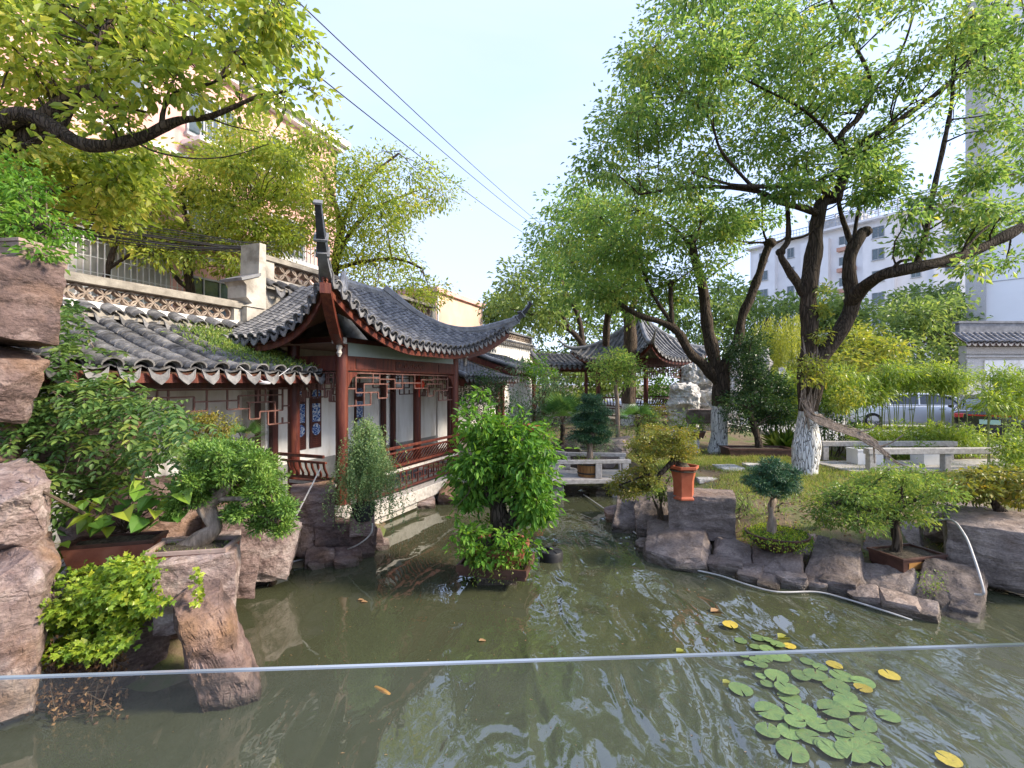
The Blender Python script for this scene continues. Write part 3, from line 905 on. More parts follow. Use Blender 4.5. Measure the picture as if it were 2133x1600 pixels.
fret(pav, F90r, .12, .95, 0, 2.71, 'fretwood', deep=(.5, .38, .26))
# interior ceiling
m = MB(FA); m.box((0, 1.25, 3.27), (3.9, 2.4, .04)); m.build('ceiling_boards', MAT['soffit'], pav)

# bench with outward leaning backrest
def bench(parent, FR, t0, t1, sgn=1, sp=.115):
    m = MB(FR)
    m.box(((t0 + t1) / 2, .06, FL + .46), (t1 - t0, .36, .045)); m.build('bench_seat', MAT['redwood'], parent)
    m = MB(FR); m.box(((t0 + t1) / 2, -.135, FL + .455), (t1 - t0 + .1, .022, .05)); m.build('seat_edge', MAT['granite'], parent)
    m = MB(FR)                                  # fret under the seat
    m.bar((t0, -.09, FL + .08), (t1, -.09, FL + .08), .03, .045)
    m.bar((t0, -.09, FL + .40), (t1, -.09, FL + .40), .03, .035)
    k = int((t1 - t0) / .2)
    for i in range(k + 1):
        t = t0 + (t1 - t0) * i / k
        m.bar((t, -.09, FL + .08), (t, -.09, FL + .40), .022, .022)
        if i < k:
            za, zb = (FL + .18, FL + .3) if i % 2 else (FL + .3, FL + .18)
            m.bar((t, -.09, za), (t + (t1 - t0) / k * .62, -.09, za), .02, .02)
            m.bar((t + (t1 - t0) / k * .62, -.09, za), (t + (t1 - t0) / k * .62, -.09, zb), .02, .02)
            m.bar((t + (t1 - t0) / k * .3, -.09, zb), (t + (t1 - t0) / k, -.09, zb), .02, .02)
    m.build('bench_fret', MAT['darkwood'], parent)
    for n, z, h_ in ((-.17, .56, .05), (-.33, .845, .035), (-.38, .95, .05)):
        m = MB(FR); m.bar((t0 - .03, n, FL + z), (t1 + .03, n, FL + z), .05, h_); m.build('back_rail', MAT['redwood'], parent, bevel=.008)
    k = int((t1 - t0) / sp)
    pts = [Vector((0, -.17, .57)), Vector((.045, -.21, .64)), Vector((.05, -.27, .74)), Vector((.09, -.33, .84))]
    sl = MB()
    sl.loft([[p + Vector((-.018, -.011, 0)), p + Vector((.018, -.011, 0)), p + Vector((.018, .011, 0)), p + Vector((-.018, .011, 0))] for p in pts])
    me = sl.mesh('slat'); me.materials.append(MAT['redwood'])
    for i in range(k):
        t = t0 + .03 + (t1 - t0 - .14) * i / (k - 1)
        inst('slat', me, parent, FR @ Matrix.Translation((t, 0, FL)))
bench(pav, FA, -1.82, 1.82)
FS = FA @ Matrix.Translation((-1.9, 1.05, 0)) @ Matrix.Rotation(-math.pi / 2, 4, 'Z')
bench(pav, FS, .10, 1.00)

# ---- the roof
TL, TR = -3.12, 3.45                # corners along the facade
NC = -.80                           # corner, out over the water
RID = (-.55, .55, 1.15)             # ridge ends and its line
ZE, ZR = 3.22, 4.46
def lamb(d, span): return np.clip(1 - d / (span * .80), 0, 1) ** 2.0
def n_eave(t):
    q = lamb(t - TL, 2.6) + lamb(TR - t, 2.6)
    return -.60 - .20 * q
def t_eave(n, right):
    q = lamb(n - NC, 2.0)
    return (2.62 + (TR - 2.62) * q) if right else (-2.58 + (TL + 2.58) * q)
LIFT = .80
def zprof(s): return ZE + (ZR - ZE) * (max(s, 0) ** 1.30)
def z_front(t, n):
    ne = float(n_eave(t)); s = (n - ne) / (RID[2] - ne)
    l = LIFT * float(max(np.clip(1 - ((t - TL) / (RID[0] - TL)) / .97, 0, 1) ** 1.75, np.clip(1 - ((TR - t) / (TR - RID[1])) / .97, 0, 1) ** 1.75))
    return zprof(s) + l * (1 - min(max(s, 0), 1)) ** .8
def z_side(t, n, right):
    te = float(t_eave(n, right)); tr_ = RID[1] if right else RID[0]
    s = (te - t) / (te - tr_)
    l = LIFT * float(np.clip(1 - ((n - NC) / (RID[2] - NC)) / .97, 0, 1) ** 1.75)
    return zprof(s) + l * (1 - min(max(s, 0), 1)) ** .8
def hip(l, right):
    """plan point on the hip, l=0 corner, 1 ridge end"""
    tc_, rt = (TR, RID[1]) if right else (TL, RID[0])
    return (tc_ + (rt - tc_) * l, NC + (RID[2] - NC) * l)
def n_top(t):
    if t < RID[0]: return NC + (RID[2] - NC) * (t - TL) / (RID[0] - TL)
    if t > RID[1]: return NC + (RID[2] - NC) * (TR - t) / (TR - RID[1])
    return RID[2]
def t_top(n, right):
    if n >= RID[2]: return RID[1] if right else RID[0]
    l = (n - NC) / (RID[2] - NC)
    return hip(l, right)[0]

def slope_pts(kind, c, k, off=0.0):
    """k points up a tile column: kind 'f' at facade position c, 'l'/'r' at depth c"""
    out = []
    for i in range(k):
        s = i / (k - 1)
        if kind == 'f':
            n0, n1 = float(n_eave(c)), n_top(c); n = n0 + (n1 - n0) * s
            out.append(Vector((c, n, z_front(c, n) + off)))
        else:
            r = kind == 'r'
            t0, t1 = float(t_eave(c, r)), t_top(c, r); t = t0 + (t1 - t0) * s
            out.append(Vector((t, c, z_side(t, c, r) + off)))
    return out

SPP = .212
cols = {'f': np.arange(TL + .10, TR - .05, SPP), 'l': np.arange(NC + .10, NW - .05, SPP), 'r': np.arange(NC + .10, NW - .05, SPP)}
roofb = MB(FA); trough = MB(FA); cover = MB(); TILES = []
R3 = FA.to_3x3()
for kind, cs in cols.items():
    cc = np.concatenate([[cs[0] - .1], cs, [cs[-1] + .05]])
    cc = np.clip(cc, TL, TR) if kind == 'f' else np.clip(cc, NC, NW)
    K = 9
    strips = [slope_pts(kind, float(c), K) for c in cc]
    k = len(cc)
    for off, mb in ((-.085, roofb), (-.02, trough)):
        vs = [p + Vector((0, 0, off)) for s in strips for p in s]
        mb.add(vs, [(i * K + j, (i + 1) * K + j, (i + 1) * K + j + 1, i * K + j + 1) for i in range(k - 1) for j in range(K - 1)])
    along = Vector((1, 0, 0)) if kind == 'f' else Vector((0, 1, 0))
    for ci, c in enumerate(cs):
        pts = slope_pts(kind, float(c), 40)
        L = sum((pts[i + 1] - pts[i]).length for i in range(39))
        nt_ = int(L / .085)
        # local eave direction
        e0, e1 = slope_pts(kind, float(c) - .05, 2)[0], slope_pts(kind, float(c) + .05, 2)[0]
        ed = (e1 - e0).normalized()
        for r in range(nt_):
            x = r / max(1, nt_) * 39; i = int(x); fr_ = x - i
            p = pts[i].lerp(pts[min(i + 1, 39)], fr_); up = (pts[min(i + 1, 39)] - pts[max(i, 0)])
            if up.length < 1e-6: continue
            w_ = max(0, 1 - r / 10)
            xa = (along * (1 - w_) + ed * w_)
            if kind == 'r': xa = -xa
            elif kind == 'l': xa = xa * 1
            xx = R3 @ xa
            if kind == 'l': xx = -xx if (R3 @ Vector((0, 0, 1))).dot(xx.cross(R3 @ up)) < 0 else xx
            if (xx.cross(R3 @ up)).z < 0: xx = -xx
            TILES.append(frame(FA @ (p + Vector((random.uniform(-.006, .006), random.uniform(-.006, .006), .008))), xx, R3 @ up))
        up = (pts[2] - pts[0])
        xx = R3 @ ed
        if xx.cross(R3 @ up).z < 0: xx = -xx
        if kind != 'r' or True:
            inst('eave_tile', T_LIP_S, pav, frame(FA @ (pts[0] + Vector((0, 0, .02)) - up.normalized() * .03), xx, R3 @ up))
            # drip plate between this column and the next
            em = slope_pts(kind, float(c) + SPP / 2 if ci < len(cs) - 1 else float(c) + .06, 2)[0]
            inwd = R3 @ (Vector((0, 1, 0)) if kind == 'f' else Vector((1 if kind == 'l' else -1, 0, 0)))
            dx = R3 @ ed
            if dx.cross(inwd).z < 0: dx = -dx
            inst('drip_tile', T_DRIP_S, pav, frame(FA @ (em + Vector((0, 0, .035))) - inwd * .045, dx, inwd + Vector((0, 0, -.22))))
roofb.build('roof_soffit', MAT['soffit'], pav, True)
trough.build('trough_bed', MAT['tile'], pav, True)
eye = Vector((0, 0, H))
TILES.sort(key=lambda q: (q.translation - eye).length)
for k, q in enumerate(TILES):                               # the nearest ones singly, the rest joined
    if k < 295: inst('cover_tile', T_COVER_S, pav, q)
    else: add_mesh(cover, T_COVER_S, q)
tag(cover.build('cover_tiles', MAT['tile'], pav, True, 50), kind='stuff')
m = MB(FA); m.add([(RID[0] - .05, RID[2] - .02, ZR), (RID[1] + .05, RID[2] - .02, ZR), (RID[1] + .05, NW, ZR), (RID[0] - .05, NW, ZR)], [(0, 1, 2, 3)]); m.build('roof_top', MAT['tile'], pav)
# fascia following the eaves
for kind in ('f', 'l', 'r'):
    lo, hi = (TL + .02, TR - .02) if kind == 'f' else (NC + .02, NW - .05)
    cs = np.linspace(lo, hi, 34)
    rings = []
    for c in cs:
        p = slope_pts(kind, float(c), 2)[0]
        iw = Vector((0, 1, 0)) if kind == 'f' else Vector((1 if kind == 'l' else -1, 0, 0))
        p = p + iw * .035 - Vector((0, 0, .055))
        rings.append([p, p + iw * .035, p + iw * .035 - Vector((0, 0, .135)), p - Vector((0, 0, .135))])
    m = MB(FA); m.loft(rings); m.build('eave_fascia', MAT['redwood'], pav, True, 40)
# hip ridges sweeping up into horns
prof = [(-.085, -.04), (-.085, .06), (-.062, .065), (-.062, .12), (-.082, .125), (-.082, .165), (-.05, .175), (-.05, .22), (-.02, .245), (.02, .245), (.05, .22), (.05, .175), (.082, .165), (.082, .125), (.062, .12), (.062, .065), (.085, .06), (.085, -.04)]
for right in (False, True):
    path = []
    for i in range(26):
        l = 1 - i / 25 * 1.0
        t, n = hip(l, right)
        path.append(Vector((t, n, z_side(t, n, right) + .0)))
    e = path[-1]; d = (path[-1] - path[-4]); dh = Vector((d.x, d.y, 0)).normalized()
    horn = []
    for i in range(1, 13):
        s = i / 12
        horn.append(e + dh * (.70 * s) + Vector((0, 0, .26 * s + .38 * s ** 2.0)))
    body = path
    rings = []
    allp = body + horn[:5]
    nA = len(allp)
    for i, p in enumerate(allp):
        dd_ = (allp[min(i + 1, nA - 1)] - allp[max(i - 1, 0)]).normalized()
        side = dd_.cross(Vector((0, 0, 1))).normalized(); upv = side.cross(dd_)
        f = 1.0 if i < 22 else max(.72, 1 - (i - 22) * .045)
        hh = 1.0 + .25 * math.exp(-(i / 4.0) ** 2)
        rings.append([p + side * (x * f) + upv * (y * f * hh) for x, y in prof])
    m = MB(FA); m.loft(rings); m.build('hip_ridge', MAT['ridge'], pav, True, 30)
    hp = horn[3:]
    rings = []
    for i, p in enumerate(hp):
        dd_ = (hp[min(i + 1, len(hp) - 1)] - hp[max(i - 1, 0)]).normalized()
        side = dd_.cross(Vector((0, 0, 1))).normalized(); upv = side.cross(dd_)
        f = 1 - .45 * i / (len(hp) - 1)
        rings.append([p + side * (x * .062 * f) + upv * (y * .16 * f) for x, y in ((-1, 0), (1, 0), (1.15, .9), (-1.15, .9))])
    m = MB(FA); m.loft(rings); m.build('ridge_horn', MAT['horn'], pav)
    for j in (0, 3):
        m = MB(FA)
        p, p2 = hp[j], hp[j + 1]; dd_ = (p2 - p).normalized(); side = dd_.cross(Vector((0, 0, 1))).normalized(); upv = side.cross(dd_)
        m.loft([[q + side * (x * .085) + upv * y for x, y in ((-1, -.02), (1, -.02), (1, .18), (-1, .18))] for q in (p, p + dd_ * .03)])
        m.build('horn_band', MAT['ridge'], pav)
    m = MB(FA)
    p, dd_ = hp[-1], (hp[-1] - hp[-2]).normalized(); side = dd_.cross(Vector((0, 0, 1))).normalized(); upv = side.cross(dd_)
    m.loft([[q + side * (x * .05) + upv * y for x, y in ((-1, -.02), (1, -.02), (1, .11), (-1, .11))] for q in (p, p + dd_ * .025)])
    m.build('horn_cap', MAT['ridge'], pav)
    # corner beam under the horn with a carved drop
    c0 = Vector((-1.9 if not right else 1.9, 0, 3.18)); ce = e + Vector((0, 0, -.16))
    m = MB(FA)
    pts = [c0.lerp(ce, s) + Vector((0, 0, -.18 * math.sin(math.pi * s))) for s in (0, .25, .5, .75, .97)]
    m.loft([[p + Vector((sx * .05, sx * .05 * (1 if right else -1), sz)) for sx, sz in ((-1, -.09), (1, -.09), (1, .05), (-1, .05))] for p in pts])
    m.build('corner_beam', MAT['redwood'], pav)
    m = MB(FA); q = c0.lerp(ce, .18) + Vector((0, 0, -.16)); m.lathe(q, [(.012, .0), (.045, -.02), (.05, -.06), (.03, -.10), (.045, -.15), (.015, -.21)], 10); m.box(q + Vector((0, 0, .05)), (.16, .16, .1)); m.build('hanging_post', MAT['granite'], pav, True, 40)
m = MB(FA)
m.loft([[Vector((t, RID[2] + x, ZR - .02 + z)) for x, z in ((-.09, 0), (-.09, .1), (-.05, .16), (.05, .16), (.09, .1), (.09, 0))] for t in (RID[0] - .1, RID[1] + .1)])
m.build('top_ridge', MAT['ridge'], pav, True, 30)

# lantern hanging inside
lt = root('lantern', A(1.15, .5, 2.35), RZ, 'small round red lantern hanging under the pavilion ceiling', 'lantern')
MAT['lantern'] = M('red_lantern_silk', (.50, .035, .02), (.6, .07, .03), 5, .5)
m = MB(FA); m.lathe((1.15, .5, 2.38), [(.04, 0), (.10, .03), (.13, .09), (.13, .13), (.10, .19), (.04, .22)], 14); m.build('shade', MAT['lantern'], lt, True)
m = MB(FA); m.tube([(1.15, .5, 2.59), (1.15, .5, 3.26)], .006, 6); m.tube([(1.15, .5, 2.39), (1.15, .5, 2.2)], .012, 6); m.build('cord_and_tassel', MAT['lantern'], lt)

# hanging boards with blue and white porcelain
def blueware():
    m, n, l, b = nodes_of('blue_and_white_painting')
    g = n.new('ShaderNodeNewGeometry')
    t = n.new('ShaderNodeTexNoise'); t.inputs['Scale'].default_value = 16; t.inputs['Detail'].default_value = 5; t.inputs['Distortion'].default_value = 1.5
    l.new(g.outputs['Position'], t.inputs['Vector'])
    r = n.new('ShaderNodeValToRGB')
    r.color_ramp.elements[0].position = .40; r.color_ramp.elements[0].color = (.02, .06, .26, 1)
    r.color_ramp.elements[1].position = .58; r.color_ramp.elements[1].color = (.66, .71, .78, 1)
    e = r.color_ramp.elements.new(.49); e.color = (.14, .25, .52, 1)
    l.new(t.outputs['Fac'], r.inputs[0]); l.new(r.outputs[0], b.inputs['Base Color'])
    b.inputs['Roughness'].default_value = .2
    return m
MAT['blue'] = blueware()
for k, (t, lab) in enumerate(((-.42, 'narrow dark board with porcelain plaques beside the corridor corner post'), (.02, 'middle dark board with blue and white porcelain plaques between two others'), (1.45, 'dark board with porcelain plaques behind the front corner post, toward the wall posts'))):
    hb_ = root('hanging_panel', A(t, NW - .03, 1.05), RZ, lab, 'wall panel', 'porcelain boards on the pavilion wall')
    nw = NW - .045
    m = MB(FA); m.box((t, nw, 1.80), (.33, .03, 1.42)); m.build('board', MAT['darkwood'], hb_, bevel=.008)
    fp = [(-.10, 2.19), (.10, 2.19), (.12, 2.28), (.07, 2.40), (-.07, 2.40), (-.12, 2.28)]
    m = MB(FA); m.prism([(t + x, nw - .026, z) for x, z in fp], (0, .01, 0)); m.build('fan_plaque', MAT['blue'], hb_)
    m = MB(FA); m.box((t, nw - .021, 1.87), (.22, .012, .40)); m.build('square_plaque', MAT['blue'], hb_)
    m = MB(FA); m.prism([(t + .115 * math.cos(a), nw - .026, 1.50 + .13 * math.sin(a)) for a in np.linspace(0, 2 * math.pi, 25)[:-1]], (0, .01, 0)); m.build('round_plaque', MAT['blue'], hb_)
    m = MB(FA)
    for j in range(4): m.box((t, nw - .018, 1.18 + j * .045), (.24 - .03 * (j % 2), .006, .012))
    m.build('carved_lines', MAT['redwood'], hb_)

# ---------------- corridor beyond the pavilion, stepping up the slope
def corridor_run(FR, t0, t1, dz, label, seg_single=False, wall=True):
    c = root('covered_corridor', FR @ Vector(((t0 + t1) / 2, 1.0, FL + dz * .5)), math.atan2(FR[1][0], FR[0][0]), label, 'corridor')
    m = MB(FR); m.box(((t0 + t1) / 2, 1.55, FL / 2 - .3 + dz / 2), (t1 - t0, 1.8, FL + dz + .6)); m.build('plinth', MAT['granite_dark'], c)
    lean_roof(c, FR, t0 - .05, t1 + .12, .42, 2.66 + dz, NW - .02, 3.36 + dz, sp=.24, ex=.13, single=False, cover=T_COVER_S, lip=T_LIP_S, drip=T_DRIP_S)
    k = max(2, int((t1 - t0) / 2.2) + 1)
    for i in range(k):
        t = t0 + .15 + (t1 - t0 - .3) * i / (k - 1)
        m = MB(FR); m.tube([(t, 1.0, FL + dz), (t, 1.0, 2.62 + dz)], .08, 10); m.build('column', MAT['redwood'], c, True)
    m = MB(FR); m.box(((t0 + t1) / 2, 1.0, 2.54 + dz), (t1 - t0, .1, .16)); m.build('lintel', MAT['darkwood'], c)
    fret(c, FR, t0 + .2, t1 - .2, 1.0, 2.46 + dz, 'fretwood', deep=(.42, .34, .22))
    # barge board and verge tiles at the lower end
    m = MB(FR); m.prism([(t0 - .07, .40, 2.60 + dz), (t0 - .07, NW, 3.30 + dz), (t0 - .07, NW, 3.10 + dz), (t0 - .07, .45, 2.42 + dz)], (.04, 0, 0)); m.build('barge_board', MAT['redwood'], c)
    m = MB(FR); m.tube([(t0 - .02, .40, 2.74 + dz), (t0 - .02, 1.4, 3.06 + dz), (t0 - .02, NW - .05, 3.46 + dz)], .07, 8); m.build('verge_ridge', MAT['ridge'], c, True)
    return c
corridor_run(FA, 3.3, 6.9, .0, 'short corridor roof adjoining the right side of the near pavilion')
corridor_run(FA, 7.0, 10.6, .34, 'middle stepped corridor with creeper on its eave beyond the near pavilion')
FB = Matrix.Translation((1.9, 20.3, 0)) @ Matrix.Rotation(math.radians(14), 4, 'Z')
corridor_run(FB, -.4, 4.0, .60, 'far corridor with open back running into the far pavilion')
gw3 = root('garden_wall', A(9, NW, 0), RZ, 'white garden wall stretch with tile coping behind the stepped corridor', 'wall')
m = MB(FA); m.box((7.4, NW + .12, 2.05), (4.2, .24, 4.1)); m.box((12.0, NW + .12, 2.25), (5.0, .26, 4.5)); m.build('wall_body', MAT['plaster'], gw3)
m = MB(FA); m.box((12.0, NW + .12, 4.83), (5.1, .3, .07)); m.box((9.55, NW + .12, 4.65), (.2, .24, .3)); m.box((14.4, NW + .12, 4.65), (.2, .24, .3)); m.build('coping', MAT['ridge'], gw3)
lattice_band(gw3, FA, 9.65, 14.3, NW + .12, 4.50, 4.79, 1.25)
cornice(gw3, FA, 9.6, 14.4, NW, 4.3, sp=.24, cover=T_COVER_S, drip=T_DRIP_S)
cornice(gw3, FA, 5.3, 9.4, NW, 3.9, sp=.24, cover=T_COVER_S, drip=T_DRIP_S)

# ---------------- far pavilion: square, pyramid roof with four horns
fp_c = Vector((5.55, 20.6, 0)); fz = 1.05
fpv = root('pavilion', (fp_c.x, fp_c.y, fz), math.radians(38), 'far square pavilion with pointed grey roof and upturned corners beside pale rocks', 'pavilion')
FP = Matrix.Translation((fp_c.x, fp_c.y, 0)) @ Matrix.Rotation(math.radians(38), 4, 'Z')
m = MB(FP); m.box((0, 0, fz - .5), (3.1, 3.1, 1.0)); m.build('plinth', MAT['granite_dark'], fpv)
hw = 1.25
for sx in (-1, 1):
    for sy in (-1, 1):
        m = MB(FP); m.tube([(sx * hw, sy * hw, fz), (sx * hw, sy * hw, 3.55)], .095, 12); m.build('column', MAT['redwood'], fpv, True)
for i in range(4):
    R_ = FP @ Matrix.Rotation(i * math.pi / 2, 4, 'Z')
    m = MB(R_); m.box((0, -hw, 3.42), (2 * hw, .1, .26)); m.build('lintel', MAT['redwood'], fpv)
    fret(fpv, R_, -hw + .1, hw - .1, -hw, 3.28, 'fretwood', th=.03, deep=(.5, .38, .24))
    if i != 2:
        m = MB(R_)
        m.box((0, -hw, fz + .42), (2 * hw, .3, .05)); m.bar((-hw, -hw - .32, fz + .88), (hw, -hw - .32, fz + .88), .05, .05); m.bar((-hw, -hw - .14, fz + .52), (hw, -hw - .14, fz + .52), .05, .05)
        m.bar((-hw, -hw, fz + .1), (hw, -hw, fz + .1), .04, .05)
        for k in range(16):
            t = -hw + .06 + k * (2 * hw - .2) / 15
            m.bar((t, -hw - .14, fz + .52), (t + .09, -hw - .32, fz + .88), .03, .03)
            if k % 2: m.bar((t, -hw, fz + .1), (t, -hw, fz + .4), .025, .025)
        m.build('bench', MAT['darkwood'], fpv)
E, ZEe, ZAp = 2.05, 3.50, 5.45
def zfp(t, r):            # r: distance from centre along slope direction (E at the eave), t across
    s = 1 - r / E
    q = abs(t) / max(r, 1e-3)
    return ZEe + (ZAp - ZEe) * max(s, 0) ** 1.42 * 1.0 + .55 * (q ** 3.2) * (r / E) ** 2.0
for i in range(4):
    R_ = FP @ Matrix.Rotation(i * math.pi / 2, 4, 'Z')
    R3_ = R_.to_3x3()
    sb, cv = MB(R_), MB()
    K, J = 9, 13
    for off in (0, -.08):
        vs = []
        for a in range(K):
            r = E * (1 - a / (K - 1)) + .02
            for b in range(J):
                t = (b / (J - 1) * 2 - 1) * r
                vs.append(Vector((t, -(r + .12 * (abs(t) / r) ** 3 * (r / E)), zfp(t, r) + off)))
        sb.add(vs, [(a * J + b, a * J + b + 1, (a + 1) * J + b + 1, (a + 1) * J + b) for a in range(K - 1) for b in range(J - 1)])
    sb.build('roof_slope', MAT['tile'], fpv, True)
    cs = np.linspace(-E + .1, E - .1, 17)
    for c in cs:
        pts = []
        for k in range(12):
            r = E + .03 - (E - abs(c)) * k / 11
            r = max(r, abs(c) + .01)
            pts.append(Vector((c, -(r + .12 * (abs(c) / r) ** 3 * (r / E)), zfp(c, r) + .02)))
        if (pts[0] - pts[-1]).length > .1:
            mbt = MB(R_); mbt.tube(pts, .062, 6); mbt.build('tile_roll', MAT['tile'], fpv, True)
        m_ = frame(R_ @ (pts[0] + Vector((0, -.03, .0))), R3_ @ Vector((1, 0, 0)), R3_ @ Vector((0, 1, -.2)))
        inst('drip_tile', T_DRIP_S, fpv, m_)
    rings = []
    for c in np.linspace(-E, E, 15):
        p = Vector((c, -(E + .12 * (abs(c) / E) ** 3) + .06, zfp(c, E) - .06))
        rings.append([p, p + Vector((0, .04, 0)), p + Vector((0, .04, -.15)), p + Vector((0, 0, -.15))])
    m = MB(R_); m.loft(rings); m.build('eave_fascia', MAT['redwood'], fpv, True, 40)
    pts = []
    for k in range(16):
        r = E * k / 15
        pts.append(Vector((-r * 1.0, -(r + .1 * r / E), zfp(r, max(r, .01)) + .05 if r > .05 else ZAp + .05)))
    e = pts[-1]; dh = Vector((-1, -1, 0)).normalized()
    horn = [e + dh * (.55 * s) + Vector((0, 0, .10 * s + .30 * s * s)) for s in (.25, .5, .75, 1)]
    m = MB(R_); m.tube(pts + horn, [.10] * 14 + [.09, .085, .07, .055, .04, .025], 8); m.build('hip_ridge', MAT['ridge'], fpv, True)
m = MB(FP); m.lathe((0, 0, ZAp - .05), [(.22, 0), (.18, .1), (.10, .2), (.14, .3), (.12, .42), (.05, .55), (.02, .7)], 12); m.build('finial', MAT['ridge'], fpv, True)

# ============================================================ ROCKS, BRIDGES
def rock_mesh(name, size, seed, mat, cuts=4, block=.75, rough=.05, lean=0.0, holes=0.0):
    r = random.Random(seed)
    bm = bmesh.new()
    pts = []
    for sx in (-1, 1):
        for sy in (-1, 1):
            for sz in (-1, 1):
                pts.append((sx * r.uniform(block, 1) , sy * r.uniform(block, 1), sz * r.uniform(block, 1)))
    for _ in range(15):
        v = Vector((r.gauss(0, 1), r.gauss(0, 1), r.gauss(0, 1))).normalized()
        k = 1 / max(abs(v.x), abs(v.y), abs(v.z))
        v = v * (k * r.uniform(.85, 1.02))
        pts.append(tuple(v))
    for p in pts: bm.verts.new(p)
    res = bmesh.ops.convex_hull(bm, input=bm.verts)
    bmesh.ops.delete(bm, geom=[v for v in bm.verts if not v.link_faces], context='VERTS')
    bmesh.ops.triangulate(bm, faces=bm.faces)
    for _ in range(2):
        bmesh.ops.subdivide_edges(bm, edges=[e for e in bm.edges if e.calc_length() > .55], cuts=1, use_grid_fill=True)
        bmesh.ops.triangulate(bm, faces=bm.faces)
    # break big facets into stepped planes, then grain
    off = Vector((seed * 3.17, seed * 1.7, seed * .9))
    bmesh.ops.subdivide_edges(bm, edges=bm.edges, cuts=cuts - 1 if cuts > 2 else 1, use_grid_fill=True)
    bm.normal_update()
    mx_ = max(size)
    S = Vector(size) * .5
    for v in bm.verts:
        p = Vector((v.co.x * S.x, v.co.y * S.y, v.co.z * S.z))
        n1 = noise.noise(p * (2.2 / mx_) + off)
        st = noise.noise(Vector((p.x * 1.2, p.y * 1.2, p.z * 7)) / mx_ * 1.5 + off)
        st = round(st * 4) / 4
        n2 = noise.fractal(p * (7 / mx_) + off, 1.0, 2.0, 4)
        n3 = 1 - abs(noise.noise(p * (9 / mx_) + off * 1.3)) * 2
        d = rough * mx_ * (.35 * n1 + .8 * st + .45 * n2 + .30 * n3)
        if holes:
            hh = noise.noise(p * (5.5 / mx_) + off)
            d -= holes * mx_ * max(0, hh - .05) * 1.6
        nrm = Vector((v.normal.x / S.x, v.normal.y / S.y, v.normal.z / S.z)).normalized()
        p += nrm * d
        p.x += lean * p.z
        v.co = p
    # fit the box
    lo = [min(v.co[i] for v in bm.verts) for i in range(3)]; hi = [max(v.co[i] for v in bm.verts) for i in range(3)]
    for v in bm.verts:
        for i in range(3):
            v.co[i] = ((v.co[i] - lo[i]) / (hi[i] - lo[i]) - .5) * size[i]
    me = bpy.data.meshes.new(name)
    bmesh.ops.recalc_face_normals(bm, faces=bm.faces)
    bm.to_mesh(me); bm.free()
    me.polygons.foreach_set('use_smooth', [True] * len(me.polygons))
    me.set_sharp_from_angle(angle=math.radians(17))
    me.materials.append(MAT[mat])
    return me

ROCKN = [0]
def rock(u0, u1, v0, v1, Y, label, mat='rock_r', dep=None, cuts=4, rz=None, group=None, rough=.028, block=.56, sink=0.0, lean=0, holes=0, name='garden_rock', tilt=None, wedge=0.0):
    ROCKN[0] += 1
    sd = ROCKN[0]
    a, b = P(u0, v0, Y), P(u1, v1, Y)
    if wedge: a.z = P(u0, v0, Y + (dep or .9) * .35).z
    zb = min(b.z, a.z) - sink
    w, h = b.x - a.x, a.z - zb
    d = dep or w * .85
    xm = (a.x + b.x) / 2; th = math.atan2(-xm, Y)            # block turned square to the line of sight
    rr = math.hypot(xm, Y); k = (rr + d * .25) / rr
    c = Vector((xm * k, Y * k, zb))
    me = rock_mesh(name, (w * math.cos(th), d, h), sd * 7 + 3, mat, cuts, block, rough, lean, holes)
    o = bpy.data.objects.new(name, me); COL.objects.link(o)
    me.transform(Matrix.Translation((0, 0, h / 2)))
    if wedge:                                   # top falls towards the water
        for v in me.vertices:
            f_ = min(max(v.co.y / d + .5, 0), 1)
            v.co.z *= 1 - wedge * (1 - f_) ** 1.2
        me.update()
    o.location = c
    q = random.Random(sd)
    if tilt is None: tilt = (q.uniform(-.05, .20), q.uniform(-.16, .16)) if not holes else (0, 0)
    o.rotation_euler = (tilt[0], tilt[1], rz if rz is not None else th + random.uniform(-.08, .08))
    WM[o] = Matrix.Translation(c)
    tag(o, label, 'rock', group)
    return o

# left rockery
rock(-90, 114, 538, 714, 3.9, 'dark red-brown block rock jutting out high up under the clay trough', 'rock_l', 1.3, 6, rough=.022, block=.86, tilt=(0, .08))
rock(-120, 82, 712, 858, 4.0, 'layered buff rock directly below the dark jutting block', 'rock_l', 1.3, 6)
rock(-140, 60, 850, 990, 4.3, 'shadowed brown rock behind the creeper leaves above the big smooth boulder', 'rock_l', 1.2, 5)
rock(-110, 138, 978, 1150, 3.6, 'big smooth grey-pink boulder with a sloping top face', 'rock_l', 1.2, 7, rough=.035)
rock(-110, 112, 1140, 1440, 3.45, 'tall brown streaked rock standing under the big smooth boulder', 'rock_l', 1.0, 7, sink=.15)
rock(322, 510, 1142, 1300, 3.95, 'blocky red-brown rock carrying the pink clay bonsai pot', 'rock_l', .8, 7, rough=.025, block=.84, sink=.0, tilt=(0, 0))
rock(400, 560, 1206, 1480, 3.72, 'tall pale pink rock slab leaning out of the water', 'rock_l', .5, 7, lean=-.18, sink=.25, rough=.035)
rock(80, 345, 1300, 1450, 3.95, 'brown rock half hidden under the yellow-green ivy', 'rock_l', .8, 6, sink=.15)
rock(190, 480, 1225, 1345, 4.35, 'dark overhanging rock behind the yellow-green ivy', 'rock_l', .9, 6)
rock(130, 345, 1130, 1250, 4.5, 'brown rock under the long brown clay trough', 'rock_l', .9, 5)
rock(60, 350, 860, 1010, 5.0, 'dark rock mass behind the compound-leaved creeper', 'rock_l', .9, 5)
rock(120, 440, 1000, 1150, 5.0, 'shaded ochre rock behind the broad-leaved climbers', 'rock_l', .9, 5, sink=.3)
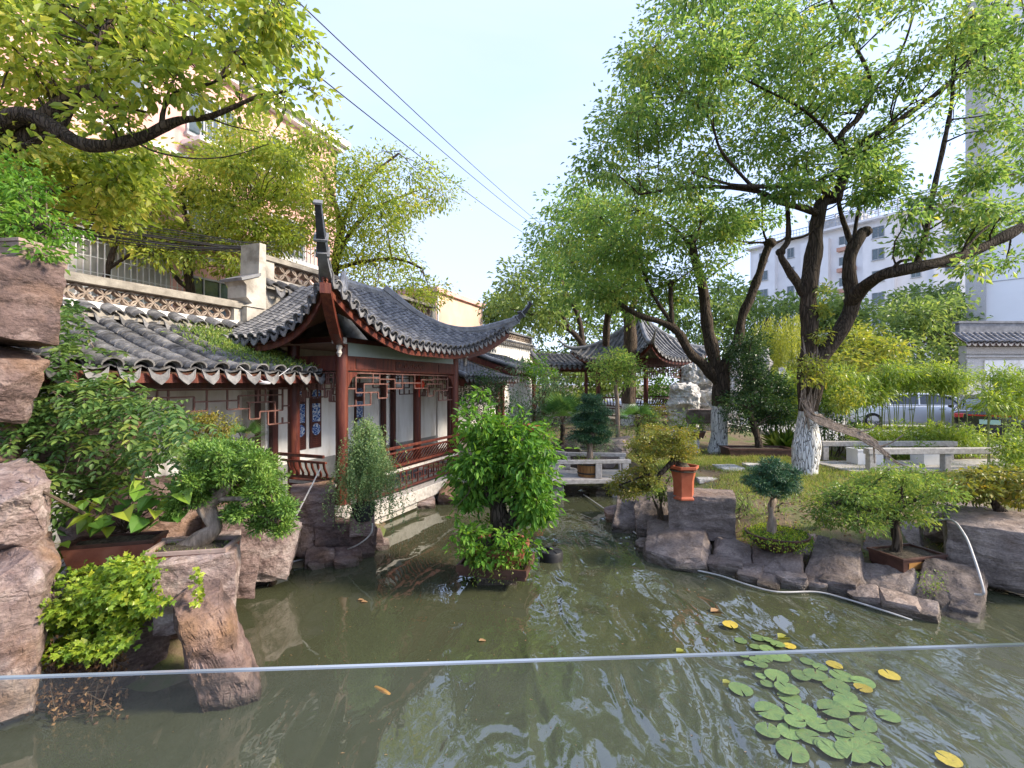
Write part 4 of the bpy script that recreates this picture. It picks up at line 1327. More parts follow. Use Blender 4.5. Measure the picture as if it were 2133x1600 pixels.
rock(395, 545, 1055, 1160, 5.2, 'ochre ledge rock behind the twisted juniper trunk', 'rock_l', .8, 6, sink=.5)
rock(478, 628, 1075, 1165, 5.8, 'broad pale pink shelf rock beside the waterline hose', 'rock_l', .8, 6, sink=.25)
rock(495, 560, 1150, 1205, 5.95, 'small pale stone at the foot of the pink shelf rock', 'rock_l', .5, 4, sink=.1)
rock(600, 702, 1018, 1090, 6.75, 'purple-brown block rock in front of the corridor corner post', 'rock_l', .8, 6, block=.84, sink=.25)
rock(596, 668, 1075, 1140, 6.65, 'orange-brown rock tucked under the purple-brown block', 'rock_l', .6, 5, sink=.1)
rock(648, 785, 1085, 1150, 6.85, 'pink layered rock below the weeping potted plant', 'rock_l', .8, 6, sink=.15)
rock(628, 700, 1138, 1188, 6.55, 'low waterline stone between the hose and the pink layered rock', 'rock_l', .5, 5, sink=.15)
rock(684, 762, 1130, 1180, 6.75, 'flat pale waterline stone under the weeping potted plant', 'rock_l', .5, 5, sink=.15)
rock(750, 800, 1105, 1150, 7.2, 'small stone at the water end of the pink layered rock', 'rock_l', .4, 4, sink=.1)
rock(728, 782, 1074, 1108, 6.62, 'small squared pedestal stone carrying the weeping plant pot', 'rock_l', .36, 5, block=.88, sink=.06, tilt=(0, 0))
rock(905, 985, 1008, 1052, 10.0, 'dark wet rock under the pavilion edge beam', 'rock_l', .8, 5, sink=.15)
rock(830, 905, 1035, 1062, 9.6, 'low dark rock in the shadow beneath the pavilion', 'rock_l', .6, 4, sink=.15)
# right bank
rock(1272, 1345, 1028, 1100, 8.20, 'layered grey ledge at the bridge end of the right bank', 'rock_r', 1.35, 6, sink=.15, wedge=.5)
rock(1325, 1408, 1022, 1105, 7.82, 'cracked grey rock beside the dark squared pedestal', 'rock_r', 1.22, 6, sink=.2, wedge=.5)
rock(1386, 1532, 1028, 1092, 7.14, 'dark squared rock serving as pedestal for the tall red pot', 'rock_r', .75, 6, block=.90, rough=.018, sink=.2, tilt=(0, 0))
rock(1338, 1492, 1085, 1168, 6.61, 'big rounded grey rock jutting into the pond below the pedestal', 'rock_r', 1.35, 7, sink=.2, wedge=.5)
rock(1462, 1590, 1085, 1140, 6.95, 'flat brown shelf rock under the dwarf pine tray', 'rock_r', 1.35, 6, sink=.3, wedge=.5)
rock(1478, 1580, 1128, 1200, 6.27, 'low grey waterline rock behind the white hose bend', 'rock_r', 0.94, 6, sink=.2, wedge=.5)
rock(1560, 1690, 1118, 1232, 5.98, 'reddish notched rock in front of the dwarf pine tray', 'rock_r', 0.94, 7, sink=.25, wedge=.5)
rock(1575, 1720, 1092, 1150, 6.75, 'broad grey slab behind the dwarf pine tray', 'rock_r', 1.22, 6, sink=.3, wedge=.5)
rock(1662, 1815, 1130, 1242, 5.79, 'large grey sloping boulder right of the notched rock', 'rock_r', 1.22, 7, sink=.25, wedge=.5)
rock(1765, 1935, 1172, 1275, 5.45, 'wedge shaped dark grey boulder below the brown rectangular tray', 'rock_r', 1.08, 7, sink=.25, wedge=.5)
rock(1885, 2050, 1160, 1292, 5.26, 'big angular dark grey boulder at the point of the bank', 'rock_r', 1.08, 7, sink=.25, wedge=.5)
rock(1770, 1905, 1125, 1185, 6.18, 'grey rock shelf carrying the brown rectangular tray', 'rock_r', 1.22, 6, sink=.3, wedge=.5)
rock(1945, 2230, 1085, 1218, 5.79, 'massive smooth grey boulder under the shallow tray by the hose end', 'rock_r', 1.2, 7, rough=.02, block=.8, sink=.0, tilt=(0.05, 0))
rock(2005, 2230, 1175, 1255, 6.27, 'shadowed rock under the massive smooth boulder', 'rock_r', .8, 5, sink=.2)
rock(1925, 2060, 1060, 1110, 6.75, 'flat layered slab behind the massive smooth boulder', 'rock_r', 1.0, 5, sink=.2)
rock(1690, 1800, 1095, 1140, 7.04, 'low slab edging the grass behind the sloping boulder', 'rock_r', 1.08, 5, sink=.2, wedge=.5)
rock(1840, 1930, 1085, 1130, 6.95, 'low layered slab edging the grass behind the rectangular tray', 'rock_r', 1.08, 5, sink=.2, wedge=.5)
rock(1262, 1300, 1060, 1085, 8.59, 'small reddish stone in the water by the bridge end', 'rock_l', .4, 4, sink=.1)
for (u, v, w_) in ((1300, 1098, 26), (1352, 1150, 30), (1425, 1172, 34), (1468, 1182, 28), (1512, 1196, 40), (1566, 1214, 34), (1652, 1228, 40), (1700, 1232, 30), (1748, 1240, 44), (1812, 1262, 40), (1868, 1278, 46), (1925, 1290, 40), (2000, 1288, 34), (1602, 1226, 26)):
    p = G(u, v, 0)
    rock(u - w_, u + w_, v - w_ * .75, v + 6, p.y + .05, 'small angular stone along the waterline below the right bank rocks', 'rock_r', .35, 4, group='small waterline stones on the right bank', sink=.08)
for (u, v, w_) in ((520, 1208, 24), (585, 1186, 30), (655, 1186, 24), (720, 1182, 28), (790, 1146, 22)):
    p = G(u, v, 0)
    rock(u - w_, u + w_, v - w_ * .75, v + 6, p.y + .05, 'small reddish stone along the waterline of the left rockery', 'rock_l', .35, 4, group='small waterline stones on the left', sink=.08)
# behind the bridge and round the far pavilion
rock(1165, 1235, 905, 958, 13.2, 'dark rock with potted pine shelf behind the stone bridge', 'rock_r', .9, 5, sink=.6)
rock(1225, 1330, 912, 958, 12.8, 'long dark rock behind the bonsai tub on the bridge', 'rock_r', .9, 5, sink=.5)
rock(1085, 1175, 915, 960, 13.6, 'dark bank rock below the fan palm', 'rock_r', .9, 5, sink=.6)
rock(1395, 1458, 895, 942, 13.2, 'yellowish holed rock beside the smaller white-painted trunk', 'rock_w', .7, 6, sink=.1, holes=.10)
rock(1428, 1490, 852, 884, 14.6, 'flat brown slab laid across pale rocks', 'rock_r', .8, 5, block=.85)
rock(1412, 1490, 752, 812, 18.0, 'upper white scholar rock right of the far pavilion', 'rock_w', 1.4, 7, holes=.16, rough=.07, sink=.0)
rock(1385, 1462, 795, 905, 17.2, 'white scholar rock below the far pavilion railing', 'rock_w', 1.2, 7, holes=.16, rough=.07, sink=.4)
rock(1440, 1520, 800, 905, 17.6, 'crumpled white scholar rock behind the smaller painted trunk', 'rock_w', 1.2, 7, holes=.16, rough=.07, sink=.4)
rock(1508, 1550, 705, 870, 21.0, 'slim white scholar rock behind the dark evergreen bush', 'rock_w', 1.0, 7, holes=.15, rough=.07, sink=.6)
rock(1555, 1612, 722, 860, 21.5, 'tall pitted white scholar rock before the willow', 'rock_w', 1.0, 7, holes=.16, rough=.07, sink=.6)
rock(1615, 1650, 765, 850, 22.5, 'low white scholar rock at the foot of the willow', 'rock_w', .8, 6, holes=.15, rough=.07, sink=.6)
# stepping stones in the grass
for (u, v, w_, lab) in ((1470, 986, 44, 'pale stepping stone beside the tall red pot'), (1518, 977, 52, 'pale flat stepping stone in the middle of the grass'), (1572, 973, 40, 'small pale stepping stone near the large painted trunk')):
    p = G(u, v, .58); wd = w_ / F * p.y
    me = rock_mesh('stepping_stone', (wd, wd * 1.1, .12), u, 'rock_w', 4, .75, .02)
    o = bpy.data.objects.new('stepping_stone', me); COL.objects.link(o); o.location = (p.x, p.y, tz(p.x, p.y) + .015)
    WM[o] = Matrix.Translation(o.location); tag(o, lab, 'stone', 'stepping stones in the lawn')

# ---- stone slab bridge with low rails
br = root('stone_bridge', (1.7, 10.8, 0), 0, 'zigzag granite slab bridge with low stone rails behind the island bonsai', 'bridge')
def slab_strip(parent, a, b, wdt, z, th=.13, gap=.012, k=3):
    a, b = Vector(a), Vector(b); d = (b - a).normalized(); s = Vector((-d.y, d.x, 0))
    for i in range(k):
        o = (i - (k - 1) / 2) * (wdt / k)
        m = MB(); m.bar(a + s * o + Vector((0, 0, z - th / 2)), b + s * o + Vector((0, 0, z - th / 2 + random.uniform(-.006, .006))), wdt / k - gap, th)
        m.build('deck_slab', MAT['granite'], parent, bevel=.012)
DZ = .43
slab_strip(br, (.75, 10.75, 0), (2.75, 10.95, 0), 1.15, DZ, th=.10)
slab_strip(br, (1.15, 11.35, 0), (-.35, 13.6, 0), 1.1, DZ - .008)
for (x, y) in ((1.0, 10.45), (2.35, 10.6), (1.0, 11.2), (2.4, 11.3), (.3, 12.6)):
    m = MB(); m.box((x, y, -.12), (.26, .3, .82)); m.build('pier', MAT['granite_dark'], br, bevel=.015)
def rail(parent, pts, z, posts, zb, w_=.13, h_=.085):
    pts = [Vector((x, y, z)) for x, y in pts]
    for a, b in zip(pts[:-1], pts[1:]):
        m = MB(); m.bar(a, b, w_, h_); m.build('rail', MAT['granite'], parent, bevel=.012)
    for (x, y) in posts:
        m = MB(); m.box((x, y, (zb + z - h_ / 2) / 2), (.14, .14, z - h_ / 2 - zb)); m.build('post', MAT['granite'], parent, bevel=.01)
rail(br, [(.62, 10.95), (.93, 10.34), (2.62, 10.48)], DZ + .36, [(.95, 10.37), (1.9, 10.42), (2.5, 10.47)], DZ)
rail(br, [(.2, 12.7), (1.35, 11.55), (2.75, 11.42)], DZ + .36, [(.55, 12.33), (1.35, 11.55), (2.05, 11.49), (2.65, 11.43)], DZ)
rail(br, [(-.85, 13.0), (.48, 11.25)], DZ + .37, [(-.7, 12.8), (.4, 11.36)], DZ)
# ---- low bridge on the right with two rails
br2 = root('stone_bridge', (9.3, 11.0, .5), 0, 'low pale stone footbridge with square posts in front of the bamboo hedge', 'bridge')
slab_strip(br2, (7.3, 10.9, 0), (12.2, 11.25, 0), 1.3, .62, th=.2)
rail(br2, [(7.66, 11.75), (11.0, 11.75)], 1.02, [(7.76, 11.75), (9.3, 11.75), (10.85, 11.75)], .61, .17, .12)
rail(br2, [(7.75, 10.35), (12.0, 10.5)], 1.03, [(7.85, 10.35), (9.55, 10.42), (11.4, 10.48)], .61, .17, .13)
m = MB(); m.box((9.2, 10.9, .34), (4.0, 1.1, .34)); m.build('abutment', MAT['granite_dark'], br2)

# ============================================================ FOLIAGE
def unit(a): return a / np.maximum(np.linalg.norm(a, axis=1, keepdims=True), 1e-9)

def leaf_geo(pos, axis, up, L, Wd, shape='kite', fold=.25, droop=.2):
    """folded leaf blades; returns vertices, faces(quads)"""
    n = len(pos)
    axis = unit(axis); side = unit(np.cross(axis, up)); nrm = np.cross(side, axis)
    L = np.broadcast_to(np.asarray(L, float), (n,))[:, None]; Wd = np.broadcast_to(np.asarray(Wd, float), (n,))[:, None]
    def pt(x, y, z): return pos + side * (x * Wd) + axis * (y * L) + nrm * (z * L)
    if shape == 'kite':
        V = np.stack([pt(0, 0, 0), pt(.5, .42, fold * .5), pt(0, 1, -droop), pt(-.5, .42, fold * .5)], 1)
        k = 4; Fq = np.array([[0, 1, 2, 3]])
    elif shape == 'oval':
        V = np.stack([pt(0, 0, 0), pt(.42, .25, fold * .4), pt(.46, .62, fold * .3 - droop * .4), pt(0, 1, -droop), pt(-.46, .62, fold * .3 - droop * .4), pt(-.42, .25, fold * .4)], 1)
        k = 6; Fq = np.array([[0, 1, 2, 3], [0, 3, 4, 5]])
    elif shape == 'heart':
        V = np.stack([pt(0, 0, 0), pt(.34, -.16, .03), pt(.56, .12, fold * .35), pt(.36, .58, fold * .2 - droop * .3), pt(0, 1, -droop), pt(-.36, .58, fold * .2 - droop * .3), pt(-.56, .12, fold * .35), pt(-.34, -.16, .03)], 1)
        k = 8; Fq = np.array([[0, 1, 2, 3], [0, 3, 4, 4], [0, 4, 4, 5], [0, 5, 6, 7]])
        Fq = np.array([[0, 1, 2, 3], [0, 5, 6, 7]])
        F3 = np.array([[0, 3, 4, 5]])
        Fq = np.concatenate([Fq, F3])
    elif shape == 'ivy':          # three to five lobes
        V = np.stack([pt(0, 0, 0), pt(.5, .08, .04), pt(.3, .38, 0), pt(.46, .66, fold * .3), pt(.18, .70, 0), pt(0, 1.02, -droop), pt(-.18, .70, 0), pt(-.46, .66, fold * .3), pt(-.3, .38, 0), pt(-.5, .08, .04)], 1)
        k = 10; Fq = np.array([[0, 1, 2, 8], [0, 8, 9, 9], [2, 3, 4, 6], [2, 6, 7, 8], [4, 5, 6, 6]])
        Fq = np.array([[0, 1, 2, 2], [0, 2, 8, 9], [2, 3, 4, 6], [2, 6, 7, 8]])
        Fq = np.array([[0, 2, 8, 9], [2, 3, 4, 6], [2, 6, 7, 8], [0, 1, 2, 8]])[[0, 1, 2]]
        Fq = np.concatenate([Fq, np.array([[0, 1, 2, 0]])[:0], np.array([[4, 5, 6, 2]])])
    V = V.reshape(n * k, 3)
    Fc = (np.arange(n)[:, None, None] * k + Fq[None]).reshape(-1, 4)
    return V, Fc, k

def leaf_object(name, parent, mat, pos, axis, up, L, Wd, shape='kite', fold=.25, droop=.2, rnd=None, kind=None):
    V, Fc, k = leaf_geo(pos, axis, up, L, Wd, shape, fold, droop)
    if rnd is None: rnd = rng.random(len(pos))
    me = np_mesh(name, V, Fc, MAT[mat], False, np.repeat(rnd, k))
    o = link(name, me, parent)
    if parent is not None:
        me.transform(WM[parent].inverted()); o.matrix_basis = Matrix.Identity(4); WM[o] = WM[parent].copy()
    if kind: tag(o, kind=kind)
    return o

def ball(n, shell=.55):
    """points in the unit ball, biased outwards"""
    v = unit(rng.normal(size=(n, 3)))
    r = (shell + (1 - shell) * rng.random(n)) * rng.random(n) ** .22
    return v * r[:, None]

def clump_leaves(clumps, per, L, spread=.13, drop=.35, sub=18, flat=.75, jl=.5, outw=.9):
    """clumps: [(centre, (rx, ry, rz), weight)]; leaves sit in small sprays"""
    pos, ax, up, rn, ends = [], [], [], [], []
    for c, r, w in clumps:
        n = max(sub, int(per * w)); k = max(1, n // sub)
        b = ball(k)
        e = np.array(c) + b * np.array(r)
        ends.append((np.array(c), e))
        sh = rng.random(k)
        off = rng.normal(size=(k, sub, 3)) * spread * np.array([1, 1, .6])
        p = (e[:, None, :] + off).reshape(-1, 3)
        out = unit(np.repeat(b, sub, 0) + 1e-6) * outw + unit(off.reshape(-1, 3)) * .9 + rng.normal(size=(k * sub, 3)) * .35
        out[:, 2] -= drop
        pos.append(p); ax.append(out)
        u = rng.normal(size=(k * sub, 3)) * .55; u[:, 2] += flat + .4
        up.append(u)
        rn.append(np.clip(np.repeat(sh, sub) * .5 + rng.random(k * sub) * .5 + rng.normal(size=k * sub) * .06, 0, 1))
    pos = np.concatenate(pos); n = len(pos)
    return pos, np.concatenate(ax), np.concatenate(up), L * (1 + jl * (rng.random(n) - .5) * 2), np.concatenate(rn), ends

def in_poly(x, y, poly):
    c = False; n = len(poly)
    for i in range(n):
        x1, y1 = poly[i]; x2, y2 = poly[(i + 1) % n]
        if (y1 > y) != (y2 > y) and x < (x2 - x1) * (y - y1) / (y2 - y1) + x1: c = not c
    return c

def px_clumps(poly, n, Yr, rr, dmin=.55, flat=.7):
    """crown clumps filling an outline seen in the photograph, spread through the depth range Yr"""
    xs = [p[0] for p in poly]; ys = [p[1] for p in poly]
    out, pts = [], []
    tries = 0
    while len(out) < n and tries < n * 60:
        tries += 1
        u, v = random.uniform(min(xs), max(xs)), random.uniform(min(ys), max(ys))
        if not in_poly(u, v, poly): continue
        r = random.uniform(*rr)
        if any(math.hypot(u - a, v - b) < dmin * (r + c) * (.5 if tries < n * 30 else .3) for a, b, c in pts): continue
        pts.append((u, v, r))
        Y = random.uniform(*Yr)
        c = P(u, v, Y); R = r / F * Y
        out.append((c, (R * 1.15, R * 1.15, R * flat), (r / rr[1]) ** 2))
    return out

def limb_path(spec, grown=()):
    """spec: ([(u, v[, Y])], Y, r0px, r1px) -> smooth 3-D path and radii"""
    pts, Y, r0, r1 = spec
    P3, R = [], []
    n = len(pts)
    y0 = None
    if grown:                                  # spring from the limb it grows on
        y0 = min(grown, key=lambda s: math.hypot(CX + F * s[0].x / s[0].y - pts[0][0], CY - F * (s[0].z - H) / s[0].y - pts[0][1]))[0].y
    for i, p in enumerate(pts):
        y = p[2] if len(p) > 2 else Y
        if y0 is not None: y = y0 + (y - y0) * min(1.0, i / 2.5)
        P3.append(P(p[0], p[1], y)); R.append((r0 + (r1 - r0) * i / (n - 1)) / F * y)
    return smooth_path(P3, R, 5)

def branch_to(mb, a, b, r0, r1, seg=5, bend=.15, k=5):
    a, b = Vector(a), Vector(b); d = b - a
    j = Vector((random.uniform(-1, 1), random.uniform(-1, 1), random.uniform(-.2, 1.2))) * bend * d.length
    pts = []
    for i in range(k):
        s = i / (k - 1)
        pts.append(a + d * s + j * (4 * s * (1 - s)) * .5 + Vector((random.gauss(0, 1), random.gauss(0, 1), random.gauss(0, 1))) * d.length * .02)
    mb.tube(pts, [r0 + (r1 - r0) * i / (k - 1) for i in range(k)], seg, cap=False)
    return pts

def tree(label, base, limbs, clumps, leaf, per, L, Wr=.5, shape='kite', bark='bark', spread=.13, name='tree', group=None, tw=.02, drop=.35, sub=18, twigs=6, seg=12, cat='tree', stubs=(), far_branch=3.5, flare=True, fold=.25):
    r_ = root(name, base, 0, label, cat, group)
    tm = MB(); samples = []
    for sp in limbs:
        pts, rad = limb_path(sp, samples)
        if sp is limbs[0] and flare:
            k = min(5, len(rad))
            for i in range(k): rad[i] *= 1 + .28 * (1 - i / k) ** 2
        tm.tube(pts, rad, seg if rad[0] > .05 else 7, True, wob=.35)
        samples += [(p, r) for p, r in zip(pts[2:], rad[2:])]
    for (u, v, Y, r) in stubs:
        c = P(u, v, Y); rr = r / F * Y
        tm.lathe(c - Vector((0, 0, rr)), [(rr * .5, 0), (rr * 1.05, rr * .5), (rr * 1.1, rr * 1.1), (rr * .8, rr * 1.7), (rr * .3, rr * 1.9)], 9)
    tm.build('trunk', MAT[bark], r_, True, 60)
    pos, ax, up, LL, rn, ends = clump_leaves(clumps, per, L, spread, drop, sub)
    bm_ = MB()
    for (c, e) in ends:
        c = Vector(c)
        q, qr = min(samples, key=lambda s: (s[0] - c).length - s[1] * 2)
        if (q - c).length < far_branch:
            branch_to(bm_, q, c, min(qr * .5, tw), tw * .4, 5)
        for w in e[rng.permutation(len(e))[:twigs]]:
            branch_to(bm_, c, Vector(w), tw * .4, tw * .12, 3, .1, 3)
    tag(bm_.build('branches', MAT['bark' if bark.startswith('bark') else bark], r_, True), kind='stuff')
    leaf_object('crown', r_, leaf, pos, ax, up, LL, LL * Wr, shape, fold=fold, rnd=rn)
    return r_

MAT['leaf_warm'] = leafmat('yellow_green_camphor_leaf', [(.10, .17, .035), (.185, .27, .05), (.275, .36, .068), (.37, .42, .08), (.48, .45, .10)], .55)
MAT['leaf_mid'] = leafmat('fresh_green_camphor_leaf', [(.065, .145, .04), (.12, .23, .06), (.185, .305, .078), (.27, .37, .095), (.40, .41, .09)], .52)
MAT['leaf_far'] = leafmat('hazy_green_leaf', [(.08, .14, .045), (.14, .215, .06), (.20, .285, .075), (.29, .35, .09)], .45)
MAT['leaf_dark'] = leafmat('dark_evergreen_leaf', [(.015, .042, .016), (.032, .078, .026), (.06, .12, .034), (.11, .17, .04)], .2, .35)
MAT['leaf_willow'] = leafmat('willow_leaf', [(.16, .21, .035), (.27, .31, .05), (.40, .42, .08)], .45)
MAT['leaf_yellow'] = leafmat('yellowing_leaf', [(.13, .20, .04), (.23, .28, .05), (.37, .35, .06)], .45)
MAT['leaf_ivy'] = leafmat('lime_ivy_leaf', [(.08, .17, .022), (.17, .285, .032), (.30, .40, .042), (.45, .48, .06)], .35, .35)
MAT['leaf_fresh'] = leafmat('glossy_fresh_leaf', [(.035, .105, .018), (.085, .21, .03), (.15, .30, .042), (.25, .39, .06)], .38, .5, .22)
MAT['leaf_blue'] = leafmat('blue_green_leaf', [(.05, .11, .05), (.10, .185, .08), (.16, .25, .105), (.25, .33, .13)], .3)
MAT['leaf_bamboo'] = leafmat('bamboo_leaf', [(.09, .17, .025), (.17, .27, .04), (.27, .37, .06), (.40, .44, .08)], .42)
MAT['leaf_juniper'] = leafmat('juniper_needle', [(.05, .12, .022), (.10, .205, .035), (.18, .30, .05), (.28, .38, .075)], .25)
MAT['leaf_pine'] = leafmat('dark_pine_needle', [(.015, .055, .032), (.035, .095, .048), (.065, .145, .055), (.13, .22, .065)], .2)
MAT['leaf_olive'] = leafmat('olive_small_leaf', [(.10, .145, .03), (.18, .215, .04), (.26, .255, .045), (.36, .26, .05)], .35)
MAT['leaf_feather'] = leafmat('feathery_green_leaf', [(.09, .17, .04), (.15, .245, .055), (.23, .32, .07), (.33, .37, .08)], .4)
MAT['leaf_brown'] = leafmat('dead_brown_leaf', [(.10, .05, .025), (.22, .12, .055), (.34, .21, .10)], .2, .7)
MAT['grass'] = leafmat('lawn_grass_blade', [(.10, .16, .03), (.17, .24, .045), (.27, .32, .07), (.40, .36, .15)], .35, .6, .2)

# ---- the two big white-painted trees on the lawn
Y1 = 10.4
b1 = G(1676, 988, .56)
T1_limbs = [
    ([(1676, 995), (1678, 930), (1682, 870), (1686, 800), (1688, 745)], Y1, 22.9, 22.9),
    ([(1682, 800), (1686, 745), (1686, 680), (1684, 610), (1696, 516), (1705, 450), (1714, 420), (1740, 412)], Y1, 18.2, 11.9),
    ([(1740, 414), (1757, 366), (1764, 322)], Y1, 11.1, 8.7),
    ([(1762, 325), (1752, 281), (1790, 244), (1813, 197), (1808, 150), (1780, 94), (1738, 19), (1715, -60)], Y1, 6.3, 2.0),
    ([(1764, 325), (1790, 300), (1837, 272), (1930, 211), (2000, 150), (2071, 56), (2130, -40)], 10.0, 7.6, 3.1),
    ([(1735, 414), (1715, 396), (1672, 385), (1593, 389), (1520, 384), (1440, 360)], 9.8, 7.9, 2.3),
    ([(1708, 448), (1680, 436), (1630, 422), (1578, 399), (1485, 389), (1400, 395), (1330, 405)], 9.9, 7.9, 2.0),
    ([(1578, 399), (1540, 360), (1500, 310), (1480, 250), (1440, 200)], 9.7, 4.0, 1.6),
    ([(1764, 330), (1720, 270), (1660, 220), (1600, 190), (1520, 150)], 9.9, 4.0, 1.6),
    ([(1680, 625), (1662, 592), (1638, 556), (1626, 528), (1642, 497), (1640, 430), (1634, 390)], 10.3, 9.5, 3.1),
    ([(1640, 500), (1680, 490), (1700, 470)], 10.3, 3.1, 2.0),
    ([(1690, 780), (1714, 735), (1757, 680), (1775, 630), (1768, 560), (1775, 515), (1800, 480)], 10.3, 18.2, 10.3),
    ([(1775, 512), (1757, 462), (1747, 420), (1750, 380)], 10.2, 5.6, 3.1),
    ([(1776, 515), (1790, 430), (1812, 385), (1840, 350)], 10.2, 4.0, 2.0),
    ([(1770, 630), (1800, 597), (1840, 572), (1905, 558), (2000, 536), (2076, 502), (2140, 466), (2220, 420)], 9.2, 15.0, 7.9),
    ([(1908, 556), (1925, 500), (1944, 399), (1972, 272), (1985, 180), (1980, 60)], 9.7, 6.8, 2.3),
    ([(1850, 572), (1875, 545), (1915, 540)], 9.6, 4.0, 2.3),
    ([(1995, 535), (2060, 470), (2140, 430)], 9.5, 3.1, 1.6),
    ([(1930, 470), (2000, 410), (2080, 370), (2150, 360)], 9.5, 2.8, 1.2),
    ([(1813, 197), (1870, 120), (1900, 40), (1910, -40)], 10.1, 3.1, 1.6),
]
T1_cl = px_clumps([(1400, -60), (1320, 70), (1285, 140), (1268, 220), (1250, 300), (1245, 360), (1300, 395), (1400, 405), (1500, 370), (1560, 330), (1620, 260), (1680, 200), (1720, 100), (1730, -60)], 58, (8.4, 11.8), (38, 72))
T1_cl = [(c, r, w * 1.7) for c, r, w in T1_cl]
T1_cl += px_clumps([(1560, 330), (1700, 180), (1860, 120), (1880, 300), (1800, 400), (1640, 400)], 22, (8.6, 12), (20, 38))
T1_cl += px_clumps([(1720, -60), (2190, -60), (2190, 300), (2050, 340), (1950, 260), (1850, 130), (1740, 90)], 34, (7.6, 11.2), (24, 50))
T1_cl += px_clumps([(1880, 380), (2190, 280), (2190, 540), (2080, 570), (1990, 560), (1900, 520), (1850, 470)], 19, (8.2, 10.4), (15, 30))
T1_cl += px_clumps([(1560, 350), (1840, 330), (1850, 410), (1580, 420)], 10, (9, 11), (18, 30))
tree('large white-painted camphor tree with two thick stems and a long horizontal limb', b1, T1_limbs, T1_cl, 'leaf_mid', 480, .096, .50, bark='barkT1', spread=.15, sub=16, twigs=5, stubs=((1803, 482, 10.3, 11), (1626, 525, 10.3, 8.5)), name='camphor_tree', seg=14)

Y2 = 13.4
b2 = G(1493, 938, .60)
T2_limbs = [
    ([(1492, 945), (1497, 890), (1502, 830), (1502, 780), (1500, 755)], Y2, 16.7, 16.7),
    ([(1498, 800), (1470, 765), (1436, 734), (1412, 690), (1377, 671), (1340, 660), (1315, 648), (1270, 620)], 13.0, 11.4, 3.8),
    ([(1400, 678), (1398, 640), (1397, 592)], 13.0, 5.3, 4.6),
    ([(1405, 680), (1370, 630), (1345, 580), (1330, 530), (1290, 500)], 13.0, 4.6, 1.9),
    ([(1498, 790), (1487, 740), (1474, 690), (1468, 640), (1462, 590), (1445, 530), (1440, 490)], Y2, 14.4, 7.6),
    ([(1446, 530), (1420, 490), (1380, 460), (1330, 440)], Y2, 4.6, 1.9),
    ([(1444, 510), (1460, 460), (1455, 400)], Y2, 3.8, 1.9),
    ([(1502, 780), (1520, 740), (1538, 705), (1546, 660), (1566, 612), (1584, 560), (1602, 508)], 13.5, 11.4, 6.8),
    ([(1600, 510), (1588, 470), (1590, 410)], 13.5, 2.7, 1.5), ([(1604, 512), (1630, 500), (1645, 490)], 13.5, 3.0, 2.3),
    ([(1462, 590), (1500, 560), (1545, 535)], 13.4, 2.3, 1.1), ([(1600, 505), (1560, 505), (1500, 500), (1450, 520)], 13.4, 2.3, 1.1),
]
T2_cl = px_clumps([(1180, 500), (1230, 410), (1300, 395), (1420, 410), (1500, 440), (1540, 500), (1500, 560), (1440, 600), (1360, 650), (1260, 640), (1200, 580)], 58, (11.6, 15.4), (24, 46))
T2_cl += px_clumps([(1500, 430), (1640, 430), (1640, 480), (1520, 500)], 5, (12.5, 14), (14, 24))
tree('smaller white-painted camphor tree forking into three stems behind the lawn', b2, T2_limbs, T2_cl, 'leaf_mid', 520, .112, .5, bark='barkT2', spread=.17, sub=16, twigs=5, stubs=((1604, 506, 13.5, 11), (1397, 590, 13.0, 7)), name='camphor_tree', seg=12)

Y3 = 18.0
b3 = Vector((4.35, Y3, tz(4.35, Y3)))
tree('slender straight tree with painted foot in front of the far pavilion', b3, [
    ([(1303, 905), (1308, 850), (1313, 770), (1312, 690), (1311, 650)], Y3, 15, 11),
    ([(1311, 660), (1290, 620), (1262, 590), (1240, 540), (1230, 470)], Y3, 8, 3), ([(1311, 655), (1330, 600), (1325, 540), (1300, 480)], Y3, 7, 2.5),
    ([(1300, 640), (1268, 650), (1262, 720)], Y3 + 2, 7, 7), ([(1262, 620), (1200, 560), (1170, 500)], Y3, 5, 2)],
    px_clumps([(1130, 520), (1155, 405), (1200, 385), (1240, 400), (1300, 470), (1340, 560), (1300, 620), (1220, 650), (1150, 620)], 40, (16.5, 20.5), (26, 46)),
    'leaf_mid', 330, .17, .5, bark='barkT3', spread=.22, sub=15, twigs=3, name='camphor_tree', tw=.03)

# trees behind the corridor roofs
tree('leaning tree growing over the stepped corridor roof', Vector((3.0, 26, .5)), [
    ([(1228, 770), (1214, 720), (1190, 690), (1150, 668), (1110, 655)], 25, 8, 3), ([(1214, 718), (1205, 660), (1180, 610), (1160, 560)], 25, 6, 2.5), ([(1190, 690), (1160, 640), (1120, 600)], 25, 4, 2)],
    px_clumps([(1030, 640), (1045, 590), (1090, 560), (1130, 500), (1170, 520), (1200, 600), (1190, 680), (1120, 690), (1060, 660)], 30, (23, 28), (22, 38)),
    'leaf_far', 260, .24, .5, spread=.3, sub=14, twigs=2, tw=.03, name='camphor_tree', far_branch=6)
tree('leafy tree beyond the far corridor between the two roofs', Vector((6.0, 31, .5)), [([(1255, 815), (1258, 740), (1262, 690)], 31, 5, 4), ([(1262, 690), (1280, 640), (1320, 620)], 31, 3, 2)],
    px_clumps([(1080, 700), (1130, 640), (1230, 620), (1350, 640), (1400, 700), (1400, 800), (1250, 810), (1100, 790)], 34, (29, 34), (22, 38)),
    'leaf_far', 240, .30, .5, spread=.35, sub=14, twigs=1, tw=.03, name='broadleaf_tree', far_branch=8)

